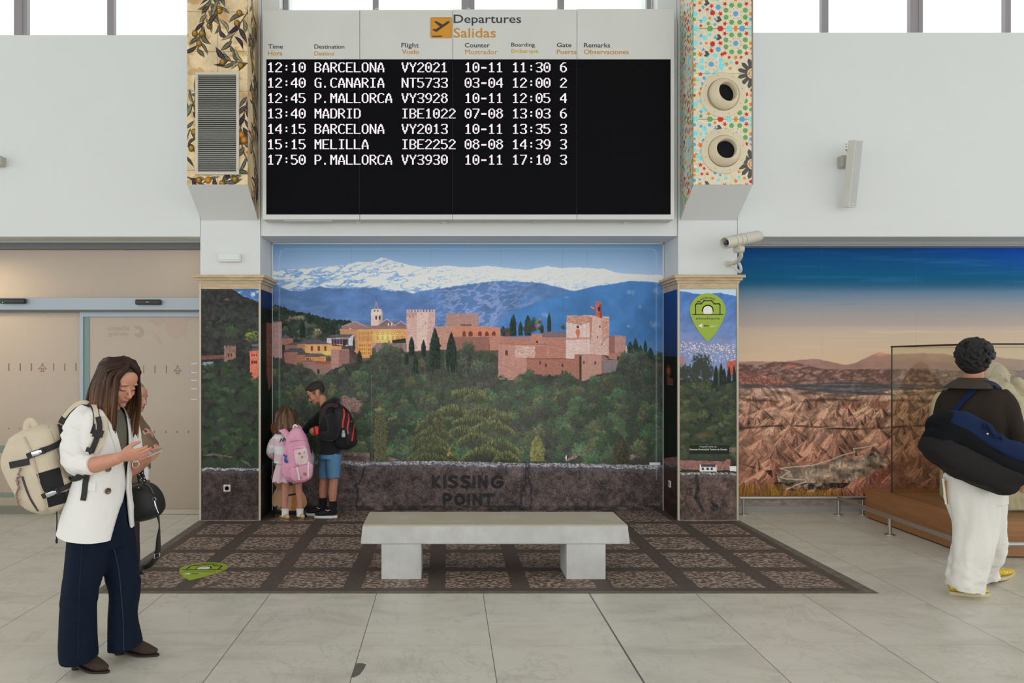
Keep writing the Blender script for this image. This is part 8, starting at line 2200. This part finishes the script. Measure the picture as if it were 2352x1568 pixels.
for x0, x1, x2, Y in ((748, 744, 742, 8.02), (762, 766, 764, 7.93)):
    mb.tube([at(x0, 1060, Y), at(x1, 1098, Y), at((x1 + x2) / 2 - 1, 1130, Y), at(x2, 1150, Y), at(x2 - 1, 1180, Y)], [0.062, 0.050, 0.048, 0.036, 0.030])
organic('body', mb, SKIN, BY, 0.0055, 3, color=face_paint((188, 130, 104), bc, BRt, 0.92, (160, 96, 86), (44, 34, 30), [((-0.075, 0, -0.012), (0.066, 0.10, 0.062), (74, 58, 50), 0.9), ((0.012, 0.07, 0.02), (0.030, 0.03, 0.030), (84, 66, 56), 0.8), ((0.012, -0.07, 0.02), (0.030, 0.03, 0.030), (84, 66, 56), 0.8)]))
HOOD = mat('black_fleece', (20, 20, 23), 0.95, bump=(160, 0.2), sheen=0.15)
mb = MB()
mb.hloft([(at(756, 1040, YO), 0.145, 0.115, AB), (at(758, 1010, YO), 0.15, 0.115, AB), (at(759, 975, YO), 0.155, 0.115, AB), (at(757, 952, YO), 0.165, 0.10, AB), (at(753, 938, YO), 0.12, 0.08, AB), (at(750, 930, YO), 0.065, 0.06, AB)])
mb.tube([at(759, 955, YO - 0.13), at(766, 975, YO - 0.16), at(764, 998, YO - 0.175), at(748, 1001, YO - 0.18), at(731, 996, YO - 0.172)], [0.06, 0.06, 0.055, 0.047, 0.034], k=5)
mb.tube([at(742, 950, YO + 0.08), at(722, 970, YO + 0.11), at(706, 985, YO + 0.14), at(695, 994, YO + 0.15)], [0.058, 0.055, 0.047, 0.036], k=5)
mb.tube([at(738, 940, YO - 0.06), at(748, 930, YO - 0.085), at(764, 921, YO - 0.05), at(772, 919, YO + 0.02), at(764, 924, YO + 0.08)], [0.026, 0.036, 0.044, 0.045, 0.032], k=5, round_ends=True)
organic('hoodie', mb, HOOD, BY, 0.008, 3, disp=folds(0.010, 14, 14, 11, 6))
mb = MB()
mb.hloft([(at(756, 1052, YO), 0.13, 0.105, AB), (at(757, 1030, YO), 0.13, 0.10, AB)])
for x0, x1, Y in ((748, 746, 8.02), (765, 765, 7.92)):
    mb.tube([at(x0 + 4, 1040, Y), at(x0, 1070, Y), at(x1, 1097, Y)], [(0.082, 0.09), (0.078, 0.088), (0.070, 0.082)], n=18, up=(0, 1, 0))
organic('shorts', mb, mat('denim_blue_jersey', (92, 138, 178), 0.9, bump=(260, 0.25)), BY, 0.008, 3, disp=folds(0.007, 12, 12, 6, 4))
mb = MB(); BE = lambda v: bc + BRt @ (Vector(v) * 0.92)
mb.ell(BE((-0.020, 0, 0.060)), (0.093, 0.076, 0.066), BRt.to_4x4()); mb.ell(BE((0.045, 0, 0.092)), (0.046, 0.056, 0.024), BRt.to_4x4()); mb.ell(BE((-0.058, 0, 0.020)), (0.050, 0.064, 0.050), BRt.to_4x4())
organic('hair', mb, mat('dark_cropped_hair', (42, 35, 32), 0.7, bump=(150, 0.5)), BY, 0.006, 2)
BS = mat('black_sock', (18, 18, 20), 0.95); SNK = mat('black_mesh', (24, 24, 27), 0.8, bump=(300, 0.3)); WSO = mat('white_rubber', (222, 222, 222), 0.6)
for x, Y, hx, tx in ((742, 8.02, 754, 702), (765, 7.90, 774, 722)):
    obj('sock', MB().tube([at(x - 1, 1176, Y), at(x, 1158, Y), at(x, 1142 if x < 750 else 1151, Y)], [0.040, 0.040, 0.042], n=16), BS, BY, True)
    a, b = at(hx, 0, Y), at(tx, 0, Y)
    so = shoe(BY, 'sneaker', (a.x, Y + 0.01, 0.003), (b.x, Y - 0.01 if x > 750 else Y, 0.003), 0.088, 0.085, SNK, WSO, sole=0.024, voxel=0.0055, collar=0.016)
    hq_ = surf([so]); k = 0 if x > 750 else -25
    P = []
    for px, py in ((hx - 3, 1167), (hx - 15, 1170.5), (hx - 22, 1172.5), (hx - 26, 1170), (hx - 25, 1165)):
        q, n_ = hq_(px, py - (0 if x > 750 else 5), 0.002)
        if q: P.append(q)
    if len(P) > 2:
        obj('side_tick', MB().tube(P, [0.0015] + [0.0035] * (len(P) - 2) + [0.003], n=6), WSO, so, True)
can = thing('drink_can', 'red drink can in the hand of the boy in the hoodie', 'can', at(727, 992, YO - 0.20))
cz = at(727, 998, YO - 0.205)
obj('shell', MB().lathe([(0, 0.020), (0.006, 0.028), (0.075, 0.028), (0.085, 0.024), (0.087, 0.022), (0.083, 0.0)], cz, (0, 0, 1), 24), mat('red_can', (178, 34, 36), 0.3, metal=0.4), can, True)
obj('rim', MB().lathe([(0.083, 0.0), (0.084, 0.0225), (0.088, 0.0235), (0.086, 0.021), (0.0845, 0.0)], cz, (0, 0, 1), 24), CHR, can, True)
# his backpack
BB = thing('backpack', 'black backpack with red stripes on the boy in the hoodie', 'backpack', at(795, 1028, YO))
KB = mat('black_ripstop', (24, 22, 26), 0.7, bump=(220, 0.3)); RD = mat('red_stripe', (216, 50, 40), 0.6); KP = mat('black_plum', (40, 24, 34), 0.7, noise=(60, 0.3))
kb = obj('bag', pillow([(770, 936), (780, 930), (794, 937), (806, 955), (815, 980), (820, 1002), (818, 1018), (806, 1029), (788, 1031), (772, 1022), (768, 990)], YO - 0.02, 0.15, 0.14, 7, 0.32), KB, BB, True, 181)
kf = obj('front_pocket', pillow([(803, 958), (812, 972), (820, 1000), (819, 1018), (810, 1027), (800, 1026), (800, 990)], YO - 0.02, 0.13, 0.12, 6, 0.3), KP, kb, True, 181)
hk = surf([kb, kf])
for pts, wd in (([(788, 939), (791, 950), (788, 968), (787, 982)], 0.017), ([(799, 950), (801, 965), (798, 982), (800, 996)], 0.016), ([(813, 974), (811, 990), (808, 1012)], 0.016), ([(819, 1000), (820, 1010)], 0.012)):
    ribbon('stripe', hk, pts, wd, RD, kb, 0.004, 0.002, YO - 0.1)
p, n_ = hk(806, 968, 0.006, YO - 0.1); obj('logo_dash', MB().box(p.x - 0.012, p.x + 0.010, p.y - 0.001, p.y + 0.001, p.z - 0.003, p.z + 0.002), mat('pale_plate', (190, 190, 190)), kb)
patch('mesh_pocket', hk, [(777, 998), (796, 1000), (796, 1024), (778, 1020)], mat('black_mesh_pocket', (15, 15, 17), 0.9), kb, 0.005, YO - 0.1)
obj('shoulder_strap', MB().tube([at(776, 934, YO - 0.12), at(764, 930, YO - 0.13), at(752, 932, YO - 0.14), at(744, 942, YO - 0.15), at(743, 958, YO - 0.15)], [(0.022, 0.008)] * 5, n=8, up=(0, -1, 0.3)), mat('plum_strap', (52, 28, 38), 0.8), kb, True)
obj('top_loop', MB().tube([at(772, 938, YO), at(776, 926, YO), at(783, 930, YO)], [(0.010, 0.004)] * 3, n=8), KB, kb, True)
wb2 = thing('water_bottle', 'clear bottle in the side pocket of the black and red backpack', 'bottle', at(788, 1005, YO - 0.17))
q, n_ = hk(789, 999, 0.008, YO - 0.16); q = q + Vector((0, 0.004, 0))
obj('flask', MB().lathe([(-0.02, 0.0), (-0.02, 0.021), (0.01, 0.022), (0.026, 0.017), (0.034, 0.011), (0.034, 0)], q, (0, 0, 1), 18), mat('clear_plastic', (150, 160, 170), 0.12, coat=0.8), wb2, True)
obj('cap', MB().lathe([(0.032, 0.012), (0.050, 0.012), (0.050, 0)], q, (0, 0, 1), 16), mat('pale_blue_cap', (170, 190, 214), 0.4), wb2, True)
